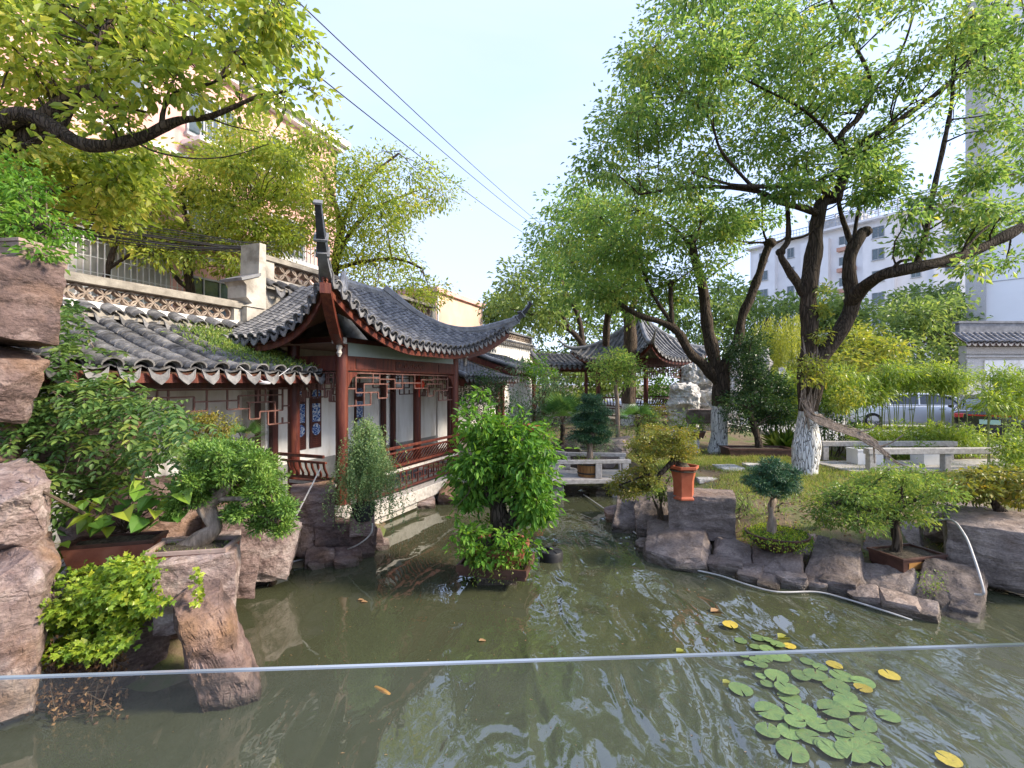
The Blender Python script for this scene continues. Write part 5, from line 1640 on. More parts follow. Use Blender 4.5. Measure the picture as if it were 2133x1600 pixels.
# ---- left: big limb reaching in over the corridor
Y6 = 5.6
tree('spreading old camphor whose long bare limb reaches over the left corridor', Vector((-8.6, 5.6, tz(-8.6, 5.6))), [
    ([(-446, 940), (-430, 700), (-380, 500), (-250, 390), (-120, 350), (0, 318), (56, 289), (112, 228), (169, 194), (210, 188)], Y6, 35.9, 9.4),
    ([(-200, 380), (-100, 310), (0, 262), (56, 240), (105, 262), (157, 294), (210, 304), (281, 292), (337, 266), (375, 251), (431, 244), (480, 226), (540, 200), (600, 190)], Y6 - .2, 20.3, 2.3),
    ([(337, 262), (343, 222), (372, 190), (450, 169), (540, 110)], Y6 - .2, 5.5, 1.6), ([(345, 214), (360, 170), (400, 110), (405, 50)], Y6 - .2, 3.1, 1.2),
    ([(165, 196), (178, 165), (195, 105), (232, 38), (262, 18), (320, -40)], Y6, 7.0, 2.3), ([(90, 250), (130, 260), (160, 200)], Y6, 6.2, 5.5),
    ([(210, 188), (215, 225), (250, 222), (310, 235)], Y6, 5.5, 2.3), ([(281, 292), (270, 270), (268, 245)], Y6, 3.1, 1.6),
    ([(281, 292), (320, 315), (400, 330), (480, 325), (560, 300)], Y6 - .3, 2.3, 0.8), ([(431, 244), (480, 262), (540, 275)], Y6, 2.3, 0.8), ([(510, 60), (535, 45), (580, 0)], Y6, 3.9, 2.3), ([(450, 169), (500, 100), (535, 40)], Y6, 3.1, 2.3)],
    px_clumps([(-60, -60), (590, -60), (630, 40), (660, 120), (665, 200), (620, 235), (560, 225), (480, 215), (400, 200), (330, 235), (260, 270), (180, 285), (80, 320), (-60, 320)], 92, (4.8, 7.4), (30, 58)),
    'leaf_warm', 240, .09, .56, 'oval', spread=.11, sub=14, twigs=5, name='camphor_tree', tw=.018, far_branch=2.2, seg=14)
tree('lower branches of the old tree hanging between the limb and the garden wall', Vector((-9.9, 8.3, tz(-9.9, 8.3))), [([(-110, 1050), (-60, 700), (40, 480), (85, 400), (100, 350)], 8.3, 22, 12), ([(85, 400), (130, 395), (200, 375)], 8.3, 6, 2), ([(100, 365), (120, 320), (110, 280)], 8.3, 9, 7)],
    px_clumps([(-60, 300), (120, 300), (330, 290), (340, 350), (300, 430), (220, 470), (150, 450), (100, 420), (-60, 430)], 42, (7.4, 9.4), (28, 52)),
    'leaf_warm', 260, .12, .56, 'oval', spread=.13, sub=14, twigs=4, name='camphor_tree', tw=.018)
# ---- trees behind the garden wall
Y7 = 14.0
tree('yellow-green street tree with forked stem rising behind the low wall', Vector((-9.4, Y7, tz(-9.4, Y7))), [
    ([(405, 960), (402, 700), (396, 600), (392, 540), (400, 490)], Y7, 10, 8), ([(396, 600), (372, 585), (350, 545), (335, 520)], Y7, 6, 3), ([(392, 540), (420, 500), (470, 460), (520, 440)], Y7, 5, 2), ([(400, 490), (385, 440), (380, 400)], Y7, 5, 2)],
    px_clumps([(345, 400), (430, 340), (520, 325), (600, 330), (640, 420), (640, 500), (560, 520), (470, 560), (400, 590), (340, 560), (320, 470)], 55, (12.2, 16), (28, 50)) + px_clumps([(420, 330), (480, 250), (560, 230), (660, 260), (690, 330), (600, 340), (500, 350)], 16, (11.5, 14.5), (22, 38)),
    'leaf_warm', 460, .115, .48, spread=.18, sub=16, twigs=4, name='camphor_tree', tw=.02)
Y7b = 16.0
tree('airy street tree with bare twigs rising behind the pavilion roof', Vector((-6.0, Y7b, tz(-6.0, Y7b))), [
    ([(700, 960), (694, 700), (696, 600), (700, 540), (712, 470)], Y7b, 11, 8), ([(700, 540), (740, 470), (790, 430), (860, 400)], Y7b, 6, 2), ([(700, 560), (760, 545), (830, 540), (880, 560)], Y7b, 5, 2), ([(712, 470), (690, 400), (660, 330), (650, 280)], Y7b, 6, 2), ([(712, 470), (760, 380), (830, 320)], Y7b, 5, 2)],
    px_clumps([(620, 380), (640, 320), (700, 330), (760, 330), (800, 290), (870, 310), (900, 360), (950, 400), (930, 420), (860, 440), (840, 480), (860, 540), (910, 590), (900, 620), (840, 640), (780, 610), (720, 570), (640, 520)], 62, (14, 18), (22, 46)),
    'leaf_warm', 460, .12, .45, spread=.20, sub=16, twigs=5, name='camphor_tree', tw=.022)
tree('small street tree in front of the barred balcony window', Vector((-11.2, 12.6, tz(-11.2, 12.6))), [([(190, 960), (200, 700), (225, 560), (250, 480)], 12.6, 8, 5), ([(225, 560), (270, 530), (300, 500)], 12.6, 4, 2)],
    px_clumps([(140, 400), (330, 330), (350, 400), (330, 470), (320, 560), (290, 590), (280, 500), (210, 470)], 22, (11.5, 13.6), (24, 42)),
    'leaf_warm', 380, .12, .48, spread=.17, sub=15, twigs=4, name='camphor_tree', tw=.018)

# ---- trees beyond the parking court
def far_tree(label, poly, Y, n, rr, leaf, L, stem, group=None, per=230):
    c = P(stem[0], 800, Y)
    return tree(label, Vector((c.x, Y, .55)), [([(stem[0], 800 + (H - .55) * F / Y), (stem[0] + 2, stem[1] + 40), (stem[0] + 4, stem[1])], Y, stem[2], stem[2] * .6)],
                px_clumps(poly, n, (Y - 2.5, Y + 2.5), rr), leaf, per, L, .55, spread=L * 1.2, sub=14, twigs=2, name='broadleaf_tree', tw=.035, far_branch=9, group=group, seg=8)
far_tree('rounded green tree beside the brick-cornered tower beyond the car park', [(1850, 690), (1880, 630), (1940, 615), (2010, 625), (2015, 760), (1900, 775), (1850, 750)], 27, 34, (20, 36), 'leaf_far', .26, (1972, 735, 6))
far_tree('yellowish young tree between the willow and the rounded tree', [(1730, 720), (1770, 680), (1830, 680), (1870, 730), (1850, 775), (1740, 775)], 25, 24, (16, 30), 'leaf_yellow', .22, (1800, 740, 3))
far_tree('dark green crown below the white apartment block', [(1680, 640), (1730, 605), (1800, 620), (1840, 660), (1800, 720), (1700, 720)], 34, 24, (18, 32), 'leaf_far', .32, (1750, 740, 5))
far_tree('tall green tree left of the willow beyond the scholar rocks', [(1530, 620), (1600, 590), (1680, 600), (1690, 680), (1620, 760), (1540, 780), (1520, 700)], 36, 30, (18, 34), 'leaf_far', .34, (1590, 780, 5))
far_tree('green tree behind the roof of the far pavilion', [(1390, 640), (1440, 590), (1540, 600), (1550, 700), (1520, 800), (1420, 800), (1390, 720)], 33, 34, (18, 34), 'leaf_far', .32, (1470, 790, 5))
far_tree('wide green tree filling the gap under the white apartment block', [(1840, 650), (1860, 610), (1960, 600), (2020, 620), (2020, 690), (1880, 700)], 40, 22, (16, 28), 'leaf_far', .36, (1910, 720, 4))
far_tree('low green tree line behind the bamboo at the car park', [(1640, 760), (1760, 740), (1900, 745), (2010, 750), (2010, 830), (1700, 840), (1620, 830)], 30, 30, (16, 28), 'leaf_far', .28, (1700, 815, 4))
far_tree('distant tree crown left of the slender tree above the corridor ridge', [(985, 650), (1000, 625), (1040, 600), (1090, 610), (1100, 690), (1040, 700)], 38, 16, (14, 24), 'leaf_far', .34, (1050, 700, 4))

far_tree('hedge-like evergreen behind the open far corridor', [(1070, 770), (1180, 740), (1300, 745), (1330, 830), (1080, 840)], 30, 26, (16, 26), 'leaf_far', .26, (1150, 835, 3), per=260)
far_tree('leafy screen tree beyond the left end of the car park', [(1480, 770), (1600, 760), (1700, 780), (1700, 850), (1480, 850)], 28, 22, (16, 26), 'leaf_far', .26, (1590, 850, 3), per=260)

# willow
wl = root('willow_tree', (13.6, 25.5, .55), 0, 'yellow-green weeping willow behind the pitted white rocks', 'tree')
m = MB(); m.tube(smooth_path([(13.6, 25.5, .4), (13.7, 25.5, 2.5), (13.4, 25.4, 4.5), (13.9, 25.6, 6.0)]), .16, 8); m.build('trunk', MAT['bark'], wl, True)
ps, axs = [], []
tops = px_clumps([(1565, 690), (1590, 655), (1640, 645), (1690, 660), (1705, 720), (1640, 720), (1570, 740)], 46, (23.8, 27), (8, 16))
for c, r, w_ in tops:
    for k in range(9):
        p = Vector(c) + Vector((random.gauss(0, .25), random.gauss(0, .25), random.gauss(0, .12)))
        ln = random.uniform(1.0, 2.6); d = Vector((random.gauss(0, .10), random.gauss(0, .10), -1))
        for j in range(int(ln / .075)):
            q = p + d * (j * .075) + Vector((random.gauss(0, .02), random.gauss(0, .02), 0))
            if q.z < 1.0: break
            ps.append(q); axs.append((random.gauss(0, .5), random.gauss(0, .5), -1))
ps = np.array(ps); axs = np.array(axs)
leaf_object('crown', wl, 'leaf_willow', ps, axs, rng.normal(size=ps.shape) + [0, -1, .3], .19, .045, 'kite')

# ============================================================ POTS, BONSAI, SHRUBS
def Rz(a): return Matrix.Rotation(a, 4, 'Z')

def rect_pot(parent, c, w, d, h, rz, body='clay', rim='clay_rim', foot=True, taper=.86, panel=None):
    """tapered rectangular tray with a rim, feet and soil; c = centre of its base"""
    Fm = Matrix.Translation(c) @ Rz(rz)
    m = MB(Fm)
    def ring(sx, sy, z): return [Vector((-sx, -sy, z)), Vector((sx, -sy, z)), Vector((sx, sy, z)), Vector((-sx, sy, z))]
    a, b = w / 2, d / 2; z0 = .03 if foot else 0
    m.loft([ring(a * taper, b * taper, z0), ring(a * .97, b * .95, h * .80), ring(a * .97, b * .95, h * .86), ring(a * .90, b * .88, h * .86), ring(a * .88, b * .86, h * .72)], cap=True)
    m.build('pot_body', MAT[body], parent, bevel=.006)
    m = MB(Fm)
    o, i = ring(a, b, h * .86), ring(a * .89, b * .87, h * .86)
    o2, i2 = ring(a, b, h), ring(a * .89, b * .87, h)
    vs = o + i + o2 + i2
    fs = []
    for k in range(4):
        k2 = (k + 1) % 4
        fs += [(k, k2, 8 + k2, 8 + k), (4 + k2, 4 + k, 12 + k, 12 + k2), (8 + k, 8 + k2, 12 + k2, 12 + k), (k2, k, 4 + k, 4 + k2)]
    m.add(vs, fs); m.build('rim', MAT[rim], parent, bevel=.004)
    if foot:
        for sx in (-1, 1):
            for sy in (-1, 1):
                m = MB(Fm); m.box((sx * a * taper * .8, sy * b * taper * .8, .0155), (w * .12, d * .16, .03)); m.build('foot', MAT[body], parent)
    if panel:
        m = MB(Fm)
        m.add([Vector((-a * .70, -b * .915 - .004, h * .28)), Vector((a * .70, -b * .915 - .004, h * .28)), Vector((a * .72, -b * .96 - .004, h * .72)), Vector((-a * .72, -b * .96 - .004, h * .72))], [(0, 1, 2, 3)])
        m.build('side_panel', MAT[panel], parent)
    m = MB(Fm)
    n = 9
    vs = []
    for j in range(n):
        for k in range(n):
            x, y = (k / (n - 1) * 2 - 1), (j / (n - 1) * 2 - 1)
            vs.append(Vector((x * a * .885, y * b * .865, h * .86 + .04 * (1 - x * x) * (1 - y * y) + .008 * math.sin(7 * x + 5 * y))))
    m.add(vs, [(j * n + k, j * n + k + 1, (j + 1) * n + k + 1, (j + 1) * n + k) for j in range(n - 1) for k in range(n - 1)])
    m.build('soil', MAT['soil'], parent, True)

def round_pot(parent, c, r, h, body='clay_dark', prof=None, seg=24, soil=True, hexa=0):
    prof = prof or [(.72, 0), (.78, .06), (.92, .5), (.99, .84), (1.06, .88), (1.06, 1.0), (.93, 1.0), (.92, .86)]
    m = MB(); m.lathe(c, [(a * r, b * h) for a, b in prof], hexa or seg)
    m.build('pot_body', MAT[body], parent, not hexa, 40, bevel=.004 if hexa else 0)
    if soil:
        m = MB(); m.lathe(c, [(r * .93, h * .84), (r * .93, h * .87), (r * .5, h * .93), (r * .05, h * .95)], seg); m.build('soil', MAT['soil'], parent, True)

def trunk_part(parent, paths, mat='bonsaibark', seg=10, wob=.5, name='trunk'):
    """paths: [(list of points, r0, r1)]"""
    m = MB()
    for pts, r0, r1 in paths:
        n = len(pts)
        p, r = smooth_path(pts, [r0 + (r1 - r0) * i / (n - 1) for i in range(n)], 5)
        m.tube(p, r, seg, True, wob)
    return m.build(name, MAT[mat], parent, True, 60)

def foliage(parent, clumps, leaf, per, L, Wr=.5, shape='kite', spread=.05, drop=.3, sub=14, name='foliage', twigs=3, tw=.006, hub=None, flat=.75, outw=.9, fold=.25):
    pos, ax, up, LL, rn, ends = clump_leaves(clumps, per, L, spread, drop, sub, flat=flat, outw=outw)
    if twigs:
        b = MB()
        for c, e in ends:
            if hub is not None:
                q = min(hub, key=lambda h_: (Vector(h_) - Vector(c)).length); branch_to(b, q, c, tw * 1.6, tw * .7, 4, .12, 4)
            for w in e[rng.permutation(len(e))[:twigs]]: branch_to(b, c, Vector(w), tw * .7, tw * .25, 3, .1, 3)
        tag(b.build('twigs', MAT['twig'], parent, True), kind='stuff')
    return leaf_object(name, parent, leaf, pos, ax, up, LL, LL * Wr, shape, rnd=rn, fold=fold)

def pads(lst, Y, flat=.45, jit=.12):
    out = []
    for (u, v, r) in lst:
        y = Y + random.uniform(-jit, jit); c = P(u, v, y); R = r / F * y
        out.append((c, (R, R * 1.0, R * flat), (r / 30) ** 2))
    return out

# ---- island bonsai in the middle of the pond
YI = 6.05
ci = P(1036, 1187, YI)
isl = root('island_bonsai', (ci.x, ci.y, -.4), 0, 'big bushy broadleaf bonsai in a clay pot on a stone tray standing in the pond', 'bonsai')
m = MB(); m.box((ci.x, ci.y + .05, -.15), (.5, .45, .56)); m.build('pier', MAT['rock_r'], isl)
Fi = Matrix.Translation((ci.x, ci.y, .13)) @ Rz(-.22)
m = MB(Fi)
m.box((0, 0, .03), (.84, .62, .05))
for s in (-1, 1):
    m.box((0, s * .315, .10), (.88, .03, .08)); m.box((s * .425, 0, .10), (.03, .60, .08))
m.build('stone_tray', MAT['clay_dark'], isl)
round_pot(isl, Vector((ci.x + .02, ci.y, .19)), .37, .30, 'clay')
IC = Vector((ci.x + .05, ci.y, .45))
trunk_part(isl, [([IC, IC + Vector((.02, 0, .22)), IC + Vector((-.03, .02, .5)), IC + Vector((.05, .02, .85))], .15, .07),
                 ([IC + Vector((.0, 0, .05)), IC + Vector((.14, -.03, .30)), IC + Vector((.20, -.02, .62)), IC + Vector((.32, .0, .85))], .10, .03),
                 ([IC + Vector((-.02, 0, .35)), IC + Vector((-.16, -.05, .62)), IC + Vector((-.28, -.05, .95))], .06, .02),
                 ([IC + Vector((.03, 0, .6)), IC + Vector((.0, -.02, 1.0)), IC + Vector((-.12, .0, 1.35))], .05, .015)], 'bark')
cl = px_clumps([(968, 905), (995, 875), (1040, 890), (1095, 892), (1130, 915), (1142, 960), (1138, 1025), (1100, 1045), (1060, 1015), (1010, 1030), (972, 1030), (962, 960)], 46, (5.6, 6.5), (22, 36))
cl += px_clumps([(1070, 1020), (1130, 1030), (1145, 1065), (1100, 1075)], 6, (5.7, 6.2), (16, 26)) + px_clumps([(955, 1030), (1000, 1030), (990, 1055), (960, 1055)], 3, (5.8, 6.1), (14, 20))
hubs = [IC + Vector((.05, .02, .85)), IC + Vector((.32, 0, .85)), IC + Vector((-.28, -.05, .95)), IC + Vector((-.12, 0, 1.3)), IC + Vector((.0, 0, .6))]
foliage(isl, cl, 'leaf_fresh', 180, .08, .46, 'oval', .075, .45, 12, twigs=3, hub=hubs, tw=.008)
sh = [(c, (.03, .03, .16), .35) for c in [P(962, 850, 5.9), P(975, 835, 6.0), P(1000, 815, 6.1), P(1022, 830, 6.1), P(955, 880, 5.8), P(1150, 1065, 5.7), P(950, 1060, 5.7), P(1090, 870, 6.1), P(1140, 890, 6.0)]]
foliage(isl, sh, 'leaf_fresh', 110, .075, .4, 'oval', .03, -.1, 8, name='shoots', twigs=2, hub=hubs, tw=.006)['kind'] = 'stuff'
lo = px_clumps([(960, 1090), (1100, 1085), (1110, 1150), (1090, 1180), (960, 1170), (945, 1130)], 24, (5.5, 6.2), (16, 28))
foliage(isl, lo, 'leaf_fresh', 120, .062, .55, 'oval', .05, .25, 8, name='underplanting', twigs=2)
ps, ax_ = [], []
for k in range(90):
    a = random.uniform(-1.0, 1.4); p = Vector((ci.x + .38 * math.sin(a) + random.gauss(0, .03), ci.y - .30 * math.cos(a) * random.uniform(.5, 1.1), .48))
    ln = random.uniform(.15, .48); dx = random.gauss(0, .15) + .15 * math.sin(a)
    for j in range(int(ln / .022)):
        ps.append(p + Vector((dx * j * .022 + random.gauss(0, .012), -.25 * j * .022, -j * .022 + .05 * math.sin(min(j, 5) * .5)))); ax_.append((random.gauss(0, .8), random.gauss(0, .6) - .4, -.5))
leaf_object('trailing_stems', isl, 'leaf_feather', np.array(ps), np.array(ax_), rng.normal(size=(len(ps), 3)) + [0, 0, 1], .042, .017, 'kite', kind='stuff')

MAT['leaf_weep'] = leafmat('grey_green_small_leaf', [(.09, .17, .075), (.15, .25, .10), (.22, .32, .13), (.31, .39, .16)], .4)
# ---- weeping plant in a dark pot by the pavilion corner
YW = 6.62
cw = P(757, 1083, YW)
wp = root('weeping_plant', cw, 0, 'weeping small-leaved plant spilling from a dark pot at the pavilion corner', 'potted plant')
round_pot(wp, cw, .16, .22, 'black')
top = P(765, 880, YW)
trunk_part(wp, [([cw + Vector((0, 0, .15)), P(752, 1000, YW), P(772, 930, YW), top], .035, .015)], 'twig')
ps, ax_ = [], []
for k in range(480):
    h = random.random() ** .8
    p0 = P(764, 870 + 125 * h, YW) + Vector((random.gauss(0, .08 + .13 * h), random.gauss(0, .08 + .10 * h), random.gauss(0, .03)))
    a = random.uniform(0, 6.28); out = Vector((math.cos(a), math.sin(a), 0)) * random.uniform(.06, .20 + .30 * h)
    ln = random.uniform(.3, .70)
    for j in range(int(ln / .016)):
        s = j * .016
        q = p0 + out * (1 - math.exp(-s * 5)) + Vector((0, 0, .05 * math.sin(min(s * 9, 3.14)) - s * 1.15))
        if q.z < .12: break
        ps.append(q + Vector((random.gauss(0, .008), random.gauss(0, .008), 0))); ax_.append((random.gauss(0, 1), random.gauss(0, 1), -.5))
leaf_object('foliage', wp, 'leaf_weep', np.array(ps), np.array(ax_), rng.normal(size=(len(ps), 3)) + [0, 0, .8], .031, .020, 'kite')

# ---- round juniper bonsai in pink clay pot
YJ = 4.0
cj = P(404, 1192, YJ)
jn = root('juniper_bonsai', cj, 0, 'round clipped juniper bonsai with twisted pale trunk in a pink clay pot', 'bonsai')
rect_pot(jn, cj, .62, .36, .24, .20, 'clay', 'clay_rim')
Fj = Matrix.Translation(cj) @ Rz(.20)
MAT['sketch'] = M('pale_pot_drawing', (.46, .34, .28), (.55, .42, .35), 20, .7)
m = MB(Fj)
for (x, z, ln, hgt) in ((-.20, .075, .16, .05), (-.12, .07, .2, .0), (.06, .13, .18, .02), (.10, .12, .14, .0), (-.15, .10, .08, .03)):
    yy = lambda q: -.36 / 2 * (.86 + .09 * q / .19) - .006
    pp = [Vector((x + ln * k / 6, yy(z), z + hgt * math.sin(math.pi * k / 6) * (1 if k % 2 else .6))) for k in range(7)]
    m.tube(pp, .0035, 4)
tag(m.build('pot_drawing', MAT['sketch'], jn), kind='stuff')
tb = cj + Vector((-.02, .02, .20))
tr_pts = [tb + Vector((-.10, 0, -.02)), P(425, 1120, YJ + .02), P(447, 1098, YJ + .03), P(436, 1068, YJ + .05), P(425, 1058, YJ + .08), P(455, 1035, YJ + .12), P(478, 1005, YJ + .15)]
trunk_part(jn, [(tr_pts, .075, .04), ([tr_pts[2], P(430, 1085, YJ), P(418, 1060, YJ)], .035, .015), ([P(455, 1040, YJ + .1), P(510, 1040, YJ + .1), P(560, 1050, YJ + .1), P(575, 1090, YJ + .05)], .025, .01), ([P(455, 1035, YJ + .1), P(420, 1000, YJ + .15)], .025, .01)])
cl = px_clumps([(388, 985), (420, 940), (500, 928), (560, 955), (582, 1000), (560, 1030), (490, 1030), (420, 1045), (385, 1030)], 52, (YJ - .1, YJ + .6), (18, 29), flat=.8)
cl += px_clumps([(345, 1025), (400, 1015), (420, 1055), (380, 1070), (350, 1055)], 6, (YJ, YJ + .3), (12, 20))
cl += px_clumps([(545, 1030), (590, 1030), (602, 1080), (595, 1125), (560, 1120), (525, 1095), (560, 1065)], 14, (YJ - .05, YJ + .25), (15, 24))
cl += px_clumps([(470, 1060), (540, 1055), (540, 1080), (480, 1080)], 5, (YJ - .05, YJ + .2), (10, 15))
foliage(jn, cl, 'leaf_juniper', 900, .034, .36, 'kite', .024, -.45, 18, twigs=3, hub=tr_pts[3:] + [P(575, 1085, YJ), P(420, 1010, YJ + .1)], tw=.006, outw=.8)
m = MB(); tag(leaf_object('moss_tufts', jn, 'leaf_feather', np.array([cj + Vector((random.uniform(-.26, .26), random.uniform(-.14, .14), .205)) for _ in range(260)]), rng.normal(size=(260, 3)) * .5 + [0, 0, 1], rng.normal(size=(260, 3)), .04, .007), kind='stuff')

# ---- brown trough with broad heart leaves
YT = 4.25
ct = P(243, 1172, YT)
tg = root('clay_trough', ct, 0, 'long red-brown clay trough wedged between rocks behind the pink pot', 'planter')
rect_pot(tg, ct, .70, .30, .22, .28, 'clay', 'clay_dark')
def heart_piece(k):
    V, Fc, _ = leaf_geo(np.array([[0., 0, 0]]), np.array([[0., 1, 0]]), np.array([[0., 0, 1]]), 1.0, .95, 'heart', .25 + .1 * k, .15 + .08 * k)
    me = bpy.data.meshes.new('heart_leaf'); me.from_pydata([tuple(v) for v in V], [], [tuple(f) for f in Fc]); me.update()
    at = me.attributes.new('rnd', 'FLOAT', 'POINT'); at.data.foreach_set('value', [.25 + .22 * k] * len(V))
    me.materials.append(MAT['leaf_heart']); return me
MAT['leaf_heart'] = leafmat('broad_heart_leaf', [(.05, .14, .025), (.10, .22, .035), (.19, .32, .045), (.34, .40, .05)], .4, .35)
HP = [heart_piece(k) for k in range(4)]
hl = root('broad_leaf_climber', P(250, 1120, 4.4), 0, 'climber with large soft heart-shaped leaves spreading over the clay trough', 'plant')
stem = MB()
for k in range(74):
    poly = [(140, 1060), (200, 1020), (300, 1000), (400, 1010), (400, 1060), (330, 1095), (230, 1100), (170, 1110)]
    while True:
        u, v = random.uniform(130, 405), random.uniform(985, 1115)
        if in_poly(u, v, poly): break
    if k > 62: u, v = random.uniform(112, 150), random.uniform(1110, 1250)
    p = P(u, v, random.uniform(3.85, 4.5))
    d = Vector((random.gauss(0, .6), -random.uniform(.3, 1), random.gauss(-.25, .3))).normalized()
    mm = frame(p, Vector((-d.y, d.x, random.gauss(0, .25))), d)
    if (mm.to_3x3() @ Vector((0, 0, 1))).z < 0: mm = mm @ Matrix.Rotation(math.pi, 4, 'Y')
    inst('leaf', random.choice(HP), hl, mm @ Matrix.Scale(random.uniform(.08, .155), 4))
    if k % 2 == 0: branch_to(stem, P(260, 1105, 4.5), p, .006, .003, 4, .2, 5)
stem.build('stems', MAT['twig'], hl, True)
# bare stick poking out of the boulder side
stk = MB(); stk.tube([P(40, 1000, 3.55), P(120, 1040, 3.75), P(175, 1070, 3.95)], [.008, .012, .016], 6)
tag(stk.build('stick', MAT['twig']), 'thin bare grey stick leaning across the smooth boulder', 'stick')

# ---- yellow-green ivy cushion and dead stems hanging below it
iv = root('ivy', P(200, 1400, 3.9), 0, 'yellow-green ivy cushion hanging over the brown rock by the water', 'plant')
cl = px_clumps([(150, 1200), (230, 1172), (310, 1178), (328, 1230), (310, 1300), (230, 1340), (150, 1370), (85, 1350), (100, 1270)], 52, (3.5, 3.95), (16, 28))
pos, ax, up, LL, rn, ends = clump_leaves(cl, 170, .040, .04, .5, 10)
ax[:, 1] -= .9; up[:, 1] -= .9
leaf_object('foliage', iv, 'leaf_ivy', pos, ax, up, LL, LL * 1.05, 'ivy', rnd=rn)
ps = np.array([P(412 + random.gauss(0, 7), 1180 + 5.5 * k / 2, 3.55) for k in range(30)])
leaf_object('trailing_strand', iv, 'leaf_ivy', ps, rng.normal(size=(30, 3)) * .6 + [0, -.6, -.7], rng.normal(size=(30, 3)) * .3 + [0, -1, .6], .05, .05, 'ivy', rnd=rng.random(30) * .4 + .6)
ds = MB(); ps = []
for k in range(44):
    a = P(random.uniform(90, 250), random.uniform(1330, 1390), random.uniform(3.55, 3.8)); ln = random.uniform(.15, .62)
    pts = [a + Vector((random.gauss(0, .03) * j, random.gauss(-.01, .02) * j, -ln * j / 4)) for j in range(5)]
    if pts[-1].z < .03: pts = [p if p.z > .03 else Vector((p.x, p.y, .03 + random.random() * .02)) for p in pts]
    ds.tube(pts, .0035, 4)
    for q in pts:
        for _ in range(5): ps.append(q + Vector((random.gauss(0, .03), random.gauss(0, .02), random.gauss(0, .03))))
ds.build('dead_stems', MAT['twig'], iv, True)
leaf_object('dead_leaves', iv, 'leaf_brown', np.array(ps), rng.normal(size=(len(ps), 3)) + [0, 0, -.7], rng.normal(size=(len(ps), 3)), .034, .022, 'kite')

# ---- compound-leaved creeper over the rocks and the corridor eave
def compound(n, bases, dirs, L, pairs, leaf_l, leaf_w):
    pos, ax, up, rn = [], [], [], []
    dirs = unit(dirs)
    for b, d in zip(bases, dirs):
        side = np.cross(d, [0, 0, 1.]); side /= max(np.linalg.norm(side), 1e-6); nn = np.cross(side, d)
        tone = rng.random()
        for j in range(pairs):
            s = (j + .6) / pairs; q = b + d * L * s - np.array([0, 0, 1.]) * L * .35 * s * s
            for sg in (-1, 1):
                pos.append(q); ax.append(side * sg * .9 + d * .55 - np.array([0, 0, .25]) + rng.normal(size=3) * .12); up.append(nn + rng.normal(size=3) * .2); rn.append(tone * .6 + .4 * rng.random())
        pos.append(b + d * L - np.array([0, 0, 1.]) * L * .35); ax.append(d - np.array([0, 0, .5])); up.append(nn); rn.append(tone * .6 + .4 * rng.random())
    return np.array(pos), np.array(ax), np.array(up), np.array(rn)
MAT['leaf_compound'] = leafmat('creeper_leaflet', [(.045, .105, .03), (.085, .17, .045), (.15, .24, .06), (.30, .34, .06)], .38, .42)
cr = root('creeper', P(220, 980, 4.9), 0, 'compound-leaved green creeper spilling over the left rocks and corridor eave', 'plant')
b_, d_ = [], []
def creep(poly, n, Yr, dsp=.6):
    k = 0
    while k < n:
        u, v = random.uniform(min(p[0] for p in poly), max(p[0] for p in poly)), random.uniform(min(p[1] for p in poly), max(p[1] for p in poly))
        if not in_poly(u, v, poly): continue
        k += 1
        b_.append(P(u, v, random.uniform(*Yr))); d_.append((random.gauss(0, dsp), -random.uniform(.2, 1), random.gauss(-.05, .3)))
creep([(-40, 860), (40, 830), (130, 790), (240, 800), (330, 830), (420, 860), (440, 900), (370, 950), (300, 950), (220, 930), (100, 960), (-40, 980)], 330, (4.2, 5.2))
creep([(110, 660), (150, 600), (200, 690), (270, 760), (280, 800), (180, 810), (90, 790)], 90, (4.9, 5.6))
creep([(60, 760), (130, 700), (240, 760), (260, 830), (150, 850), (60, 830)], 60, (4.5, 5.2))
creep([(190, 950), (330, 950), (300, 1010), (220, 1030), (160, 1000)], 50, (4.5, 5.0))
creep([(-20, 970), (90, 960), (150, 1000), (80, 1010)], 22, (4.0, 4.5))
creep([(100, 980), (190, 1000), (180, 1090), (130, 1060)], 20, (4.1, 4.6))
creep([(370, 830), (410, 815), (420, 860), (380, 870)], 8, (5.0, 5.3))
pos, ax, up, rn = compound(len(b_), np.array([list(x) for x in b_]), np.array(d_), .27, 5, .07, .03)
leaf_object('foliage', cr, 'leaf_compound', pos, ax, up, .078 * (1 + .25 * rng.normal(size=len(pos)) * .5), .036, 'oval', rnd=rn, droop=.12)
st = MB()
for k in range(40):
    i = random.randrange(len(b_)); branch_to(st, P(random.uniform(180, 260), random.uniform(830, 1000), 5.0), b_[i], .009, .003, 5, .25, 6)
st.build('stems', MAT['bonsaibark'], cr, True)

# ---- clay trough high on the rocks with dense bush
cb = P(28, 562, 4.0)
bt = root('bush_planter', cb, 0, 'weathered pink-brown trough on top of the left rocks overflowing with a dense green bush', 'planter')
rect_pot(bt, cb, .66, .42, .20, -.12, 'clay_rim', 'clay_rim', False)
cl = px_clumps([(-60, 360), (60, 355), (110, 400), (140, 460), (125, 520), (100, 560), (60, 500), (-60, 500)], 34, (3.7, 4.7), (24, 40))
foliage(bt, cl, 'leaf_fresh', 200, .05, .5, 'kite', .055, .4, 14, twigs=3, hub=[cb + Vector((0, 0, .2)), cb + Vector((.1, .2, .4))])

